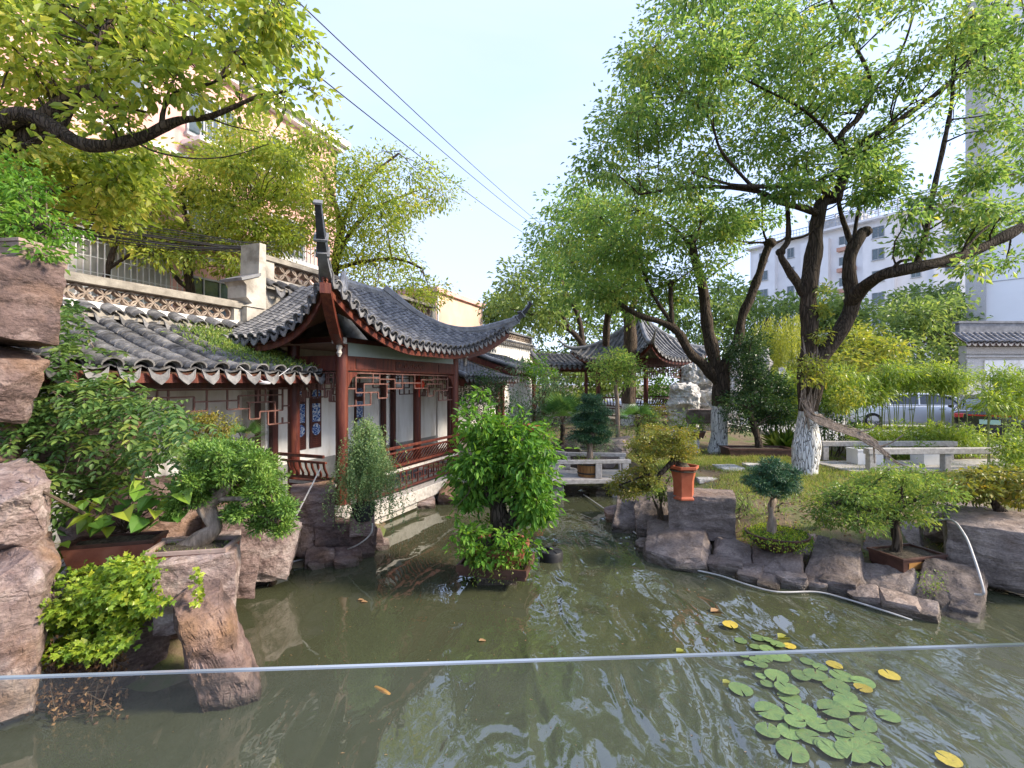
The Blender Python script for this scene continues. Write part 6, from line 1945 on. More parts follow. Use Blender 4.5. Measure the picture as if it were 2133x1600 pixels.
# ---- shrubs before the corridor
def shrub(label, poly, n, Yr, rr, leaf, per, L, Wr=.5, shape='kite', spread=.06, stem=True, name='shrub', drop=.3, sub=14, group=None, flat=.7, cat='shrub', base=None):
    cl = px_clumps(poly, n, Yr, rr, flat=flat)
    ux = sum(p[0] for p in poly) / len(poly); vb = max(p[1] for p in poly); Y = sum(Yr) / 2
    b = P(ux, vb, Y)
    b.z = base if base is not None else tz(b.x, b.y)
    r_ = root(name, b, 0, label, cat, group)
    hub = None
    if stem:
        m = MB()
        hub = []
        for k in range(4):
            c = Vector(random.choice(cl)[0]); pts = branch_to(m, b + Vector((random.gauss(0, .05), random.gauss(0, .05), -.05)), c, .022, .008, 6, .12, 5); hub.append(pts[3]); hub.append(pts[2])
        m.build('stems', MAT['twig'], r_, True)
    foliage(r_, cl, leaf, per, L, Wr, shape, spread, drop, sub, hub=hub, twigs=2, tw=.007)
    return r_
shrub('small-leaved clipped shrub standing behind the juniper bonsai', [(390, 880), (430, 862), (475, 880), (480, 930), (440, 950), (400, 930)], 16, (6.0, 6.6), (16, 26), 'leaf_olive', 240, .032, .5, spread=.035, base=.3)
shrub('pale fine-leaved shrub just above the juniper crown', [(380, 935), (440, 915), (470, 935), (430, 960), (390, 965)], 8, (5.3, 5.7), (14, 20), 'leaf_feather', 220, .03, .4, spread=.03, base=.3)

def fan_palm(label, hub, Y, fronds, Lf, leaf='leaf_palm', trunk=None, group=None):
    b = P(hub[0], hub[1], Y); g = Vector((b.x, b.y + .05, tz(b.x, b.y)))
    r_ = root('fan_palm', g, 0, label, 'palm', group)
    m = MB(); m.tube([g, (g + b) / 2, b + Vector((0, 0, -.05))], [.07, .075, .06], 8); m.build('trunk', MAT['bark'], r_, True)
    for k, (az, el) in enumerate(fronds):
        d = Vector((math.cos(az) * math.cos(el), math.sin(az) * math.cos(el), math.sin(el)))
        e = b + d * Lf * .55
        m = MB(); m.tube([b, b + d * Lf * .3 + Vector((0, 0, .03)), e], .008, 5); st_ = m.build('stalk', MAT['twig'], r_, True)
        side = d.cross(Vector((0, 0, 1))).normalized(); nr = side.cross(d)
        n = 22
        ang = np.linspace(-1.9, 1.9, n)
        axs = np.array([list(d * math.cos(a) + side * math.sin(a) + nr * .12 * math.cos(a * 3)) for a in ang])
        leaf_object('frond', r_, leaf, np.tile(np.array(list(e)), (n, 1)), axs, np.tile(np.array(list(nr)), (n, 1)), Lf * (.62 - .06 * np.abs(ang)), Lf * .055, 'kite', fold=.06, droop=.10, rnd=rng.random(n) * .4 + .3 + .1 * math.sin(k))
    return r_
MAT['leaf_palm'] = leafmat('fan_palm_blade', [(.04, .11, .03), (.09, .19, .05), (.17, .28, .08)], .3, .4)
fan_palm('fan palm with stiff split fronds against the corridor wall', (505, 925), 7.2, [(a, e) for a, e in ((.2, .5), (1.2, .9), (2.4, .8), (3.0, .35), (-.5, .3), (-1.4, .2), (.6, 1.2), (-2.4, .2))], .42)
fan_palm('bushy fan palm on the bank below the stepped corridor', (1172, 880), 13.0, [(k * .72 + .2 * math.sin(k), .25 + .9 * abs(math.sin(k * 1.9))) for k in range(17)], .85)
fan_palm('low fan palm on the mound below the far pavilion', (1330, 878), 14.8, [(k * .8, .15 + .6 * abs(math.sin(k * 2.3))) for k in range(12)], .75)

# ---- weeds on the corridor roof
rw = root('roof_weeds', A(-2.6, 1.2, 2.95), RZ, 'patch of green weeds sprouting on the corridor roof tiles', 'weeds')
S0 = []
for k in range(1500):
    q = random.random(); t = random.gauss(-2.5, .33) + .3 * (q - .5); s = min(max(random.gauss(.55, .27), .02), 1.0)
    if t > -1.95 or t < -3.9: continue
    p = Vector((t, .42 + 2.06 * s, 2.66 + .76 * s + .05 - .04 * math.sin(math.pi * s)))
    S0.append(FA @ p)
S0 = np.array([list(p) for p in S0])
leaf_object('foliage', rw, 'leaf_feather', np.repeat(S0, 3, 0) + rng.normal(size=(len(S0) * 3, 3)) * .04 * [1, 1, .5] + [0, 0, .04], rng.normal(size=(len(S0) * 3, 3)) * .8 + [0, 0, .9], rng.normal(size=(len(S0) * 3, 3)), .075, .02)

# ---- tall red pot with spreading small-leaved bonsai
YR = 7.15
cp = P(1424, 1038, YR)
rp_ = root('red_pot_bonsai', cp, 0, 'spreading olive bonsai cascading from a tall orange-red hexagonal pot', 'bonsai')
round_pot(rp_, cp, .215, .50, 'clay_bright', [(.86, 0), (.86, .05), (.72, .10), (.74, .55), (.92, .88), (1.08, .92), (1.08, 1.0), (.94, 1.0), (.92, .92)], hexa=6)
t0 = cp + Vector((0, 0, .46))
trp = [t0, P(1405, 962, YR), P(1378, 985, YR - .05), P(1365, 1005, YR - .08), P(1350, 985, YR - .1), P(1330, 950, YR)]
trunk_part(rp_, [(trp, .05, .02), ([P(1405, 965, YR), P(1390, 940, YR), P(1365, 920, YR)], .03, .012), ([P(1350, 985, YR - .1), P(1320, 1000, YR - .1), P(1290, 1010, YR)], .018, .008)], 'bark')
m = MB(); m.lathe(t0 + Vector((-.02, 0, -.02)), [(.10, 0), (.11, .04), (.07, .09), (.02, .1)], 9); m.build('root_mass', MAT['soil'], rp_, True)
cl = px_clumps([(1312, 925), (1345, 893), (1400, 888), (1440, 905), (1452, 940), (1430, 955), (1380, 955), (1330, 965)], 34, (6.75, 7.5), (14, 25), flat=.5)
cl += px_clumps([(1272, 1012), (1310, 985), (1360, 975), (1380, 1000), (1330, 1030), (1285, 1035)], 18, (6.9, 7.5), (13, 22), flat=.6)
foliage(rp_, cl, 'leaf_olive', 380, .034, .6, 'kite', .035, .1, 12, twigs=3, hub=trp[1:] + [P(1365, 920, YR), P(1290, 1010, YR)], tw=.006)
shrub('low green plant creeping round the dark squared pedestal', [(1335, 1000), (1400, 985), (1410, 1035), (1350, 1045)], 8, (7.5, 7.9), (14, 22), 'leaf_feather', 160, .04, .5, name='low_plant', cat='plant', base=.3)

# ---- dwarf pine in a round mossy bowl
YD = 6.45
cd = P(1618, 1142, YD)
dp = root('pine_bonsai', cd, 0, 'dwarf dark green pine bonsai in a round mossy bowl on the right bank', 'bonsai')
round_pot(dp, cd, .40, .22, 'clay_dark', [(.55, 0), (.62, .06), (.9, .6), (1.0, .92), (1.0, 1.0), (.93, 1.0), (.9, .8)])
dtr = [cd + Vector((-.08, 0, .19)), P(1608, 1085, YD), P(1606, 1060, YD), P(1612, 1040, YD + .05), P(1606, 1020, YD + .1), P(1608, 1000, YD + .12)]
trunk_part(dp, [(dtr, .055, .022), ([dtr[0] + Vector((0, 0, .02)), cd + Vector((-.2, .02, .18))], .03, .012), ([dtr[0] + Vector((0, 0, .02)), cd + Vector((.06, -.06, .18))], .03, .012), ([dtr[3], P(1645, 1015, YD)], .018, .008), ([dtr[3], P(1572, 1010, YD)], .018, .008)])
cl = pads([(1605, 965, 24), (1628, 975, 26), (1580, 985, 24), (1600, 992, 28), (1640, 1000, 26), (1565, 1003, 20), (1655, 985, 16), (1615, 1015, 26), (1585, 1018, 20), (1648, 1018, 22), (1555, 1000, 14), (1625, 1030, 18)], YD, .40, .25) + pads([(1595, 975, 22), (1620, 990, 24), (1580, 1005, 22), (1606, 1008, 26), (1635, 1012, 22), (1600, 1024, 18)], YD - .2, .36, .08)
foliage(dp, cl, 'leaf_pine', 1500, .042, .2, 'kite', .02, -.2, 16, twigs=4, hub=dtr[2:], tw=.006)
tag(leaf_object('moss', dp, 'leaf_ivy', np.array([cd + Vector((.39 * math.sqrt(random.random()) * math.cos(a), .39 * math.sqrt(random.random()) * math.sin(a), .205 + random.random() * .02)) for a in rng.random(1500) * 6.28]), rng.normal(size=(1500, 3)) + [0, 0, .6], rng.normal(size=(1500, 3)) + [0, 0, 1], .028, .018), kind='stuff')
mo = np.array([cd + Vector((.41 * math.cos(a), .41 * math.sin(a), .2 - random.random() ** 2 * .12)) for a in rng.random(900) * 6.28])
tag(leaf_object('moss_fringe', dp, 'leaf_ivy', mo, rng.normal(size=mo.shape) + [0, 0, -.8], rng.normal(size=mo.shape) + [0, 0, 1], .03, .018), kind='stuff')

# ---- feathery bonsai in rectangular tray with ochre panel
YF = 6.0
cf = P(1888, 1180, YF)
fb_ = root('feathery_bonsai', cf, 0, 'wide feathery light green bonsai in a brown tray with ochre side panel', 'bonsai')
rect_pot(fb_, cf, .72, .46, .20, .24, 'clay_dark', 'clay_dark', True, .92, 'ochre')
ft = [cf + Vector((-.13, 0, .17)), P(1868, 1120, YF), P(1862, 1085, YF), P(1868, 1060, YF + .05), P(1880, 1040, YF + .15), P(1878, 1020, YF + .2)]
trunk_part(fb_, [(ft, .065, .03), ([ft[2], P(1830, 1070, YF), P(1780, 1050, YF), P(1730, 1050, YF)], .03, .01), ([ft[3], P(1910, 1040, YF), P(1950, 1030, YF)], .028, .01)], 'bark')
cl = px_clumps([(1705, 1040), (1760, 1000), (1840, 965), (1920, 970), (1960, 1000), (1985, 1040), (1950, 1090), (1890, 1085), (1800, 1095), (1740, 1100), (1700, 1075)], 56, (5.6, 6.7), (18, 34), flat=.45)
foliage(fb_, cl, 'leaf_feather', 300, .045, .42, 'kite', .055, .15, 12, twigs=3, hub=ft[2:] + [P(1780, 1050, YF), P(1730, 1050, YF), P(1950, 1030, YF)], tw=.007)
tl = [(P(1945 + random.gauss(0, 14), 1195 + 6 * k, 5.35), (.035, .035, .04), .2) for k in range(11)]
foliage(fb_, tl, 'leaf_feather', 130, .03, .4, 'kite', .03, .3, 6, name='trailing_sprigs', twigs=1)['kind'] = 'stuff'

# ---- bonsai with arching trunk in shallow tray, far right
YG = 6.25
cg = P(2092, 1134, YG)
gb = root('arched_bonsai', cg, 0, 'bonsai with arching dark trunk in a shallow brown tray on the massive boulder', 'bonsai')
rect_pot(gb, cg, .74, .50, .15, .10, 'clay', 'clay_dark', False, .9)
gt = [cg + Vector((.06, 0, .13)), P(2102, 1085, YG), P(2085, 1065, YG), P(2066, 1040, YG), P(2060, 1015, YG), P(2068, 985, YG)]
trunk_part(gb, [(gt, .07, .022), ([gt[0], cg + Vector((-.1, -.02, .13))], .04, .015), ([gt[0], cg + Vector((.2, -.02, .13))], .04, .015), ([gt[4], P(2100, 1000, YG), P(2140, 1000, YG)], .018, .008), ([gt[4], P(2020, 1005, YG), P(1990, 1015, YG)], .018, .008)], 'bark')
cl = px_clumps([(1975, 1010), (2020, 985), (2080, 978), (2160, 985), (2180, 1040), (2110, 1050), (2060, 1040), (2000, 1035)], 34, (5.85, 6.8), (14, 26), flat=.5)
foliage(gb, cl, 'leaf_olive', 230, .046, .6, 'oval', .045, .2, 8, twigs=3, hub=gt[3:] + [P(2140, 1000, YG), P(1990, 1015, YG)], tw=.006)

# ---- cloud pine in a wooden tub on the bridge
YB = 10.65
cbp = P(1226, 992, YB); cbp.z = DZ
bp_ = root('cloud_pine', cbp, 0, 'cloud-pruned dark pine in a hooped wooden tub on the stone bridge', 'bonsai')
MAT['tub'] = M('varnished_tub_staves', (.20, .09, .03), (.32, .17, .06), 9, .45, .3, 30, stretch=(6, 6, .4))
nst = 20
for k in range(nst):
    a0, a1 = 2 * math.pi * k / nst + .012, 2 * math.pi * (k + 1) / nst - .012
    m = MB(); m.loft([[cbp + Vector((r * math.cos(a), r * math.sin(a), z)) for a, r in ((a0, ro), (a1, ro), (a1, ro - .025), (a0, ro - .025))] for z, ro in ((.0, .235), (.35, .275))])
    m.build('stave', MAT['tub'], bp_)
for z, r in ((.07, .247), (.27, .27)):
    m = MB(); m.lathe(cbp + Vector((0, 0, z)), [(r, 0), (r + .008, 0), (r + .008, .03), (r, .03)], 28, False); m.build('hoop', MAT['black'], bp_)
m = MB(); m.lathe(cbp, [(.24, .27), (.2, .30), (.05, .33)], 20); m.build('soil', MAT['soil'], bp_, True)
bt_ = [cbp + Vector((0.03, 0, .28)), P(1229, 930, YB), P(1232, 900, YB), P(1226, 875, YB + .05), P(1230, 850, YB + .1), P(1232, 838, YB + .1)]
trunk_part(bp_, [(bt_, .085, .03), ([P(1231, 915, YB), P(1240, 890, YB), P(1250, 880, YB)], .03, .015), ([P(1231, 915, YB), P(1215, 905, YB), P(1200, 905, YB)], .03, .012)])
cl = pads([(1232, 828, 24), (1236, 846, 27), (1215, 848, 16), (1256, 858, 22), (1222, 868, 30), (1248, 876, 28), (1205, 876, 20), (1235, 892, 30), (1208, 903, 24), (1258, 903, 24), (1190, 912, 14), (1222, 915, 24), (1250, 918, 22)], YB, .20, .25) + pads([(1232, 835, 22), (1224, 852, 22), (1240, 868, 26), (1218, 885, 24), (1246, 893, 24), (1212, 910, 20)], YB - .25, .20, .05)
foliage(bp_, cl, 'leaf_pine', 1900, .055, .24, 'kite', .028, -.25, 16, twigs=3, hub=bt_[1:], tw=.008)
lo = [(cbp + Vector((.2 * math.cos(a), .2 * math.sin(a), .36)), (.09, .09, .04), .3) for a in (0, 1.3, 2.6, 3.9, 5.2)]
foliage(bp_, lo, 'leaf_feather', 200, .05, .3, 'kite', .05, -.2, 10, name='grass_tuft', twigs=0)['kind'] = 'stuff'
# second, softer pine behind it in a tray
c2 = P(1232, 950, 12.6)
sp2 = root('pine_bonsai', c2, 0, 'soft grey-green pine in a pale tray behind the bonsai tub', 'bonsai')
rect_pot(sp2, c2, .62, .4, .17, 0, 'granite_dark', 'granite_dark', False)
trunk_part(sp2, [([c2 + Vector((0, 0, .13)), P(1240, 910, 12.6), P(1235, 890, 12.6)], .05, .03)], 'bark')
foliage(sp2, px_clumps([(1195, 900), (1230, 885), (1275, 890), (1280, 930), (1230, 935), (1195, 930)], 14, (12.2, 13), (14, 22)), 'leaf_blue', 260, .06, .2, 'kite', .05, -.1, 14, twigs=3, tw=.008)

# ---- planting between the pavilion and the far pavilion
shrub('dark small-leaved bush at the right corner post of the pavilion', [(955, 830), (975, 790), (1020, 780), (1050, 800), (1045, 860), (1000, 880), (960, 880)], 20, (12.6, 13.4), (16, 26), 'leaf_dark', 230, .065, .5, spread=.09)
shrub('blue-green loose bush below the middle corridor eave', [(1060, 790), (1085, 755), (1130, 765), (1170, 800), (1180, 880), (1120, 900), (1065, 890)], 28, (13.2, 14.2), (18, 30), 'leaf_blue', 230, .075, .4, spread=.11)
shrub('creeper cushion sitting on the eave of the middle corridor', [(1075, 770), (1100, 742), (1135, 755), (1150, 790), (1110, 790)], 10, (16.6, 17.2), (12, 20), 'leaf_fresh', 200, .09, .5, spread=.12, stem=False, name='creeper', cat='plant', base=2.6)
shrub('mid-green bush on the bank beside the fan palm', [(1055, 880), (1110, 870), (1150, 890), (1140, 930), (1080, 935)], 12, (12.2, 13.0), (16, 26), 'leaf_feather', 190, .07, .45, spread=.1)
shrub('pale green ferny bush on the mound below the far pavilion', [(1290, 890), (1340, 870), (1400, 880), (1410, 915), (1340, 930), (1290, 925)], 16, (13.6, 14.6), (16, 26), 'leaf_feather', 190, .08, .3, spread=.12)
shrub('bright leafy bush inside the railing of the far pavilion', [(1350, 780), (1390, 770), (1395, 830), (1355, 835)], 8, (21.5, 22.5), (14, 20), 'leaf_fresh', 170, .13, .5, spread=.18)
shrub('light green shrub between the far pavilion steps and the white rocks', [(1395, 870), (1440, 860), (1460, 900), (1410, 915)], 8, (14.8, 15.4), (14, 20), 'leaf_bamboo', 170, .08, .4, spread=.12)
shrub('round olive bush at the foot of the far pavilion bench', [(1340, 845), (1375, 838), (1390, 865), (1345, 875)], 7, (17.0, 17.6), (12, 18), 'leaf_olive', 190, .07, .5, spread=.1)
sap = root('topiary_sapling', (3.2, 14.3, tz(3.2, 14.3)), 0, 'slim sapling with flat-topped green head before the far corridor', 'tree')
trunk_part(sap, [([Vector((3.2, 14.3, tz(3.2, 14.3))), P(1286, 850, 14.3), P(1283, 810, 14.3), P(1284, 770, 14.3)], .075, .045), ([P(1283, 800, 14.3), P(1262, 775, 14.3)], .03, .012), ([P(1284, 800, 14.3), P(1310, 780, 14.3)], .03, .012)], 'bonsaibark')
foliage(sap, px_clumps([(1245, 770), (1260, 738), (1290, 730), (1318, 745), (1335, 780), (1310, 800), (1255, 795)], 24, (13.6, 15), (14, 24)), 'leaf_mid', 240, .075, .5, 'kite', .1, .2, 14, twigs=3, hub=[P(1284, 770, 14.3), P(1262, 775, 14.3), P(1310, 780, 14.3)], tw=.012)
# dark evergreen in a long trough
ce_ = P(1576, 958, 12.6)
ev = root('evergreen_bush', ce_, 0, 'tall dark evergreen bush in a long dark trough between the two painted trunks', 'bush')
rect_pot(ev, ce_, 1.70, .7, .34, -.06, 'clay_dark', 'clay_dark', False, .95)
et = [ce_ + Vector((.1, 0, .27)), P(1572, 890, 12.7), P(1560, 850, 12.7), P(1570, 800, 12.7), P(1560, 750, 12.7)]
trunk_part(ev, [(et, .10, .03)], 'bark')
foliage(ev, px_clumps([(1520, 760), (1540, 715), (1575, 700), (1610, 760), (1635, 830), (1625, 880), (1580, 905), (1535, 890), (1515, 840)], 40, (12.2, 13.4), (18, 32)), 'leaf_dark', 620, .07, .5, 'kite', .09, .15, 14, twigs=3, hub=et[1:], tw=.012)
bw = P(1448, 913, 13.1)
bwp = root('bowl_planter', bw, 0, 'low brown bowl with a leafy green plant near the smaller painted trunk', 'planter')
round_pot(bwp, bw, .27, .2, 'clay_dark')
foliage(bwp, pads([(1440, 882, 16), (1458, 880, 16), (1448, 872, 14)], 13.1, .7), 'leaf_fresh', 260, .06, .4, 'oval', .06, .1, 8, twigs=2)
rpb = P(1108, 905, 12.0)
rpt = root('red_planter', rpb, 0, 'small red clay pot half hidden in foliage below the corridor', 'planter')
round_pot(rpt, rpb, .2, .26, 'clay_bright')
# strap leaved clump
sl_ = root('strap_leaf_plant', G(1632, 940, .6), 0, 'clump of arching strap leaves left of the large painted trunk', 'plant')
n = 70; bb = G(1632, 940, .6)
leaf_object('leaves', sl_, 'leaf_bamboo', np.array([bb + Vector((random.gauss(0, .08), random.gauss(0, .08), 0)) for _ in range(n)]), rng.normal(size=(n, 3)) * [1, 1, .2] + [0, 0, 1.1], rng.normal(size=(n, 3)), .62 + .2 * rng.random(n), .055, 'oval', droop=.35)

# ---- bamboo screen, hedge
def bamboo(label, poly, n, Yr, stems, rr=(18, 30), group=None, vb=None):
    cl = px_clumps(poly, n, Yr, rr, flat=.55)
    us = [p[0] for p in poly]; Y = sum(Yr) / 2
    b = P(sum(us) / len(us), 800, Y); z = max(tz(b.x, b.y), .58)
    r_ = root('bamboo', (b.x, b.y, z), 0, label, 'bamboo', group)
    for k in range(stems):
        c = Vector(random.choice(cl)[0]); x = c.x + random.gauss(0, .1)
        m = MB(); m.tube([(x, c.y, z - .05), (x + random.gauss(0, .03), c.y, (z + c.z) / 2), (c.x, c.y, c.z + .2)], [.012, .011, .006], 5); m.build('culm', MAT['culm'], r_, True)
    foliage(r_, cl, 'leaf_bamboo', 420, .135, .19, 'kite', .12, .5, 10, twigs=2, tw=.006)
    return r_
MAT['culm'] = M('bamboo_culm', (.14, .19, .05), (.26, .27, .09), 6, .5)
bamboo('bamboo clump immediately right of the large painted trunk', [(1700, 790), (1740, 768), (1790, 775), (1800, 830), (1740, 850), (1705, 840)], 20, (12.6, 13.3), 16)
bamboo('bamboo clump in the middle of the screen before the silver car', [(1795, 785), (1850, 768), (1905, 772), (1900, 805), (1840, 815), (1800, 840)], 16, (12.9, 13.6), 16, (15, 25))
bamboo('bamboo clump at the gate wall end of the screen', [(1905, 780), (1950, 762), (2005, 772), (2010, 808), (1950, 815), (1910, 808)], 16, (12.8, 13.4), 16, (15, 25))
bamboo('pale bamboo left of the large painted trunk beside the dark evergreen', [(1600, 800), (1640, 770), (1672, 790), (1670, 880), (1620, 890)], 16, (13.4, 14.2), 10)
bamboo('bamboo hanging over the dark car', [(2030, 800), (2060, 775), (2170, 770), (2180, 860), (2090, 870), (2040, 850)], 20, (10.6, 11.6), 10)
shrub('clipped low bamboo hedge behind the footbridge rails', [(1770, 900), (1840, 895), (1960, 898), (2040, 905), (2055, 935), (1960, 945), (1800, 935)], 46, (12.0, 12.8), (16, 26), 'leaf_bamboo', 520, .095, .24, spread=.09, name='hedge', cat='hedge', base=.58, flat=.9)
shrub('bright leafy hedge at the end of the footbridge', [(2075, 910), (2160, 890), (2180, 1000), (2100, 1000)], 16, (9.2, 9.8), (20, 30), 'leaf_bamboo', 480, .085, .28, spread=.09, name='hedge', cat='hedge', base=.55)
shrub('low shrub filling the foot of the large painted trunk by the footbridge', [(1690, 870), (1760, 860), (1790, 900), (1720, 930)], 10, (12.4, 13.0), (18, 26), 'leaf_dark', 180, .08, .4, spread=.1)

# ---- dry vine bundle twisting off the large trunk, and its green creeper
vn = root('vine_bundle', P(1690, 985, 10.15), 0, 'bundle of dry twisted vines slanting from the large painted trunk to the ground', 'vine')
core = [P(1672, 820, 10.1), P(1690, 862, 9.95), P(1735, 885, 9.85), P(1790, 905, 9.75), P(1840, 938, 9.6), P(1870, 965, 9.5)]
cp_ = smooth_path(core, None, 6)
vm = MB()
for k in range(26):
    ph, fr_, rr = random.uniform(0, 6.28), random.uniform(.25, .5), random.uniform(.02, .13)
    pts = []
    s0 = random.randrange(0, 12); s1 = random.randrange(18, len(cp_))
    for i in range(s0, s1):
        tp = rr * (1.1 - .55 * i / len(cp_))
        pts.append(cp_[i] + Vector((tp * math.cos(ph + fr_ * i), tp * .6 * math.sin(ph + fr_ * i), tp * math.sin(ph + fr_ * i))))
    vm.tube(pts, random.uniform(.008, .02), 5)
for k in range(10):
    x = random.uniform(1665, 1700); vm.tube(smooth_path([P(x, random.uniform(850, 900), 10.05), P(x + random.gauss(0, 8), 820, 10.05), P(x + random.gauss(0, 14), 770, 10.05), P(x + random.gauss(0, 12), random.uniform(700, 750), 10.1)]), .009, 5)
for (u, v, u2, v2) in ((1790, 900, 1835, 880), (1835, 930, 1882, 905), (1850, 950, 1900, 975), (1820, 925, 1822, 965)):
    vm.tube(smooth_path([P(u, v, 9.75), P((u + u2) / 2, (v + v2) / 2 + 4, 9.7), P(u2, v2, 9.65)]), [.02 - .001 * i for i in range(11)], 5)
tag(vm.build('dry_stems', MAT['bonsaibark'], vn, True), kind='stuff')
cl = px_clumps([(1655, 765), (1690, 745), (1745, 770), (1735, 800), (1665, 800)], 12, (9.7, 10.2), (12, 20)) + px_clumps([(1700, 600), (1716, 600), (1722, 760), (1696, 760)], 9, (10.1, 10.3), (8, 13))
cl += px_clumps([(1730, 815), (1790, 810), (1800, 850), (1740, 850)], 6, (9.9, 10.4), (12, 18))
foliage(vn, cl, 'leaf_yellow', 110, .075, .42, 'oval', .07, .4, 8, twigs=2)

# ---- lawn: grass blades and fallen leaves
def scatter_ground(n, xr, yr, test):
    out = []
    while len(out) < n:
        m_ = n * 3
        x = rng.uniform(*xr, m_); y = rng.uniform(*yr, m_); z = terrain(x, y); sd = pond_sd(x, y)
        k = test(x, y, sd)
        out += list(np.stack([x, y, z], 1)[k])
    return np.array(out[:n])
gp_ = scatter_ground(60000, (2.3, 10.5), (6.3, 13.6), lambda x, y, s: (s > .55) & ((hnoise(x, y, 1.7) + .6 * hnoise(x, y, 4.1) + .35 * rng.normal(size=x.shape)) > np.where(y < 8.6, .35, -.35)))
n = len(gp_)
tag(leaf_object('lawn_grass', None, 'grass', gp_ - [0, 0, .005], rng.normal(size=(n, 3)) * [.55, .55, .1] + [0, 0, 1], rng.normal(size=(n, 3)), .05 + .09 * rng.random(n) ** 2, .009, 'kite', fold=.05), 'short patchy lawn grass on the right bank', 'grass', kind='stuff')
fl_ = scatter_ground(3200, (2.3, 10.5), (6.2, 13.6), lambda x, y, s: s > .35)
n = len(fl_)
tag(leaf_object('fallen_leaves', None, 'leaf_brown', fl_ + [0, 0, .012], rng.normal(size=(n, 3)) * [1, 1, .15], rng.normal(size=(n, 3)) * .3 + [0, 0, 1], .055 + .03 * rng.random(n), .03, 'kite'), 'dry brown leaves strewn over the lawn', 'leaves', kind='stuff')
shrub('tuft of tall weeds beside the dwarf pine bowl', [(1545, 1050), (1600, 1040), (1690, 1050), (1700, 1085), (1550, 1085)], 12, (7.3, 8.2), (12, 20), 'leaf_feather', 90, .09, .12, spread=.08, name='weeds', cat='weeds', drop=-.6, sub=10)
shrub('weeds growing at the foot of the squared pedestal rock', [(1530, 1030), (1560, 1020), (1575, 1075), (1530, 1080)], 6, (7.4, 7.9), (12, 18), 'leaf_feather', 90, .08, .14, spread=.07, name='weeds', cat='weeds', drop=-.6, sub=10)

# ============================================================ BUILDINGS BEYOND THE GARDEN
MAT['pink'] = M('pink_render', (.58, .33, .30), (.66, .40, .365), 1.2, .85, .15, 30)
MAT['orange'] = M('orange_render', (.60, .40, .30), (.66, .46, .36), 1.2, .85, .15, 30)
MAT['blockwhite'] = M('pale_apartment_paint', (.74, .73, .74), (.82, .81, .82), .6, .8, .05, 20)
MAT['blockband'] = M('salmon_balcony_band', (.50, .27, .20), (.56, .33, .25), 2, .8)
MAT['brick'] = M('grey_brick_facing', (.38, .37, .36), (.58, .56, .54), 16, .85, .4, 40, stretch=(1, 1, 3), detail=3)
MAT['towerwhite'] = M('white_tower_paint', (.80, .80, .81), (.84, .84, .85), .5, .8)
MAT['gatebrick'] = M('gate_wall_grey_plaster', (.36, .35, .33), (.50, .48, .46), 2.5, .85, .2, 30)
MAT['winglass'] = M('window_glass', (.03, .05, .055), (.07, .10, .11), 3, .08, spec=.9)
MAT['palepane'] = M('bright_interior_pane', (.42, .42, .38), (.56, .54, .50), 2.5, .4)  # pale pane colour stands in for the bright interior behind it
MAT['winframe'] = M('window_frame', (.40, .41, .42), None, rough=.5)
MAT['rail'] = M('railing_grey', (.35, .37, .40), None, rough=.5)

def window(parent, FR, x, z, w, h, y=0.0, frame_m='winframe', bars=1):
    """frame proud of the facade plane y=0 (facing -y), pane set in as a sub-part"""
    m = MB(FR); t = .06
    m.box((x, y - .03, z + h / 2 - t / 2), (w, .09, t)); m.box((x, y - .03, z - h / 2 + t / 2), (w, .09, t))
    for sx in (-1, 1): m.box((x + sx * (w / 2 - t / 2), y - .03, z), (t, .09, h - 2 * t))
    for k in range(bars): m.box((x - w / 2 + w * (k + 1) / (bars + 1), y - .03, z), (.045, .07, h - 2 * t))
    m.box((x, y - .07, z - h / 2 - .05), (w + .12, .16, .08))
    f = m.build('window', MAT[frame_m], parent)
    m = MB(FR); m.box((x, y - .012, z), (w - 2 * t, .02, h - 2 * t)); m.build('pane', MAT['winglass'], f)
    return f

# pink block behind the left trees
pk = root('apartment_building', A(-1, 10, .2), RZ, 'pink rendered apartment block behind the left street trees', 'building')
m = MB(FA); m.box((-1.0, 14.5, 6.6), (19.8, 9, 13.4)); m.build('wall', MAT['pink'], pk)
for z in (3.6, 6.7, 9.8):
    m = MB(FA); m.box((-1.0, 9.97, z), (19.9, .12, .16)); m.build('string_course', MAT['white'], pk)
m = MB(FA); m.box((-1.0, 14.4, 13.42), (20.6, 9.8, .26)); m.box((-1.0, 14.4, 13.18), (20.2, 9.4, .2)); m.build('roof_cornice', MAT['white'], pk)
F10 = FA @ Matrix.Translation((0, 10, 0))
for t in (-7.5, -4.6, 3.0, 6.2):
    for z in (2.3, 5.3, 8.4, 11.4):
        window(pk, F10, t, z, 1.7, 1.5, bars=2)
for z in (8.4, 11.4): window(pk, F10, 0, z, 1.9, 1.5, bars=2)
for z in (7.9, 10.9):
    m = MB(F10); m.box((4.6, -.45, z - .65), (5.2, .9, .14)); m.build('balcony_slab', MAT['white'], pk)
    m = MB(F10); m.bar((2.0, -.85, z + .3), (7.2, -.85, z + .3), .06, .06)
    for k in range(27): m.bar((2.05 + k * .196, -.85, z - .6), (2.05 + k * .196, -.85, z + .3), .035, .035)
    m.build('balcony_railing', MAT['rail'], pk)
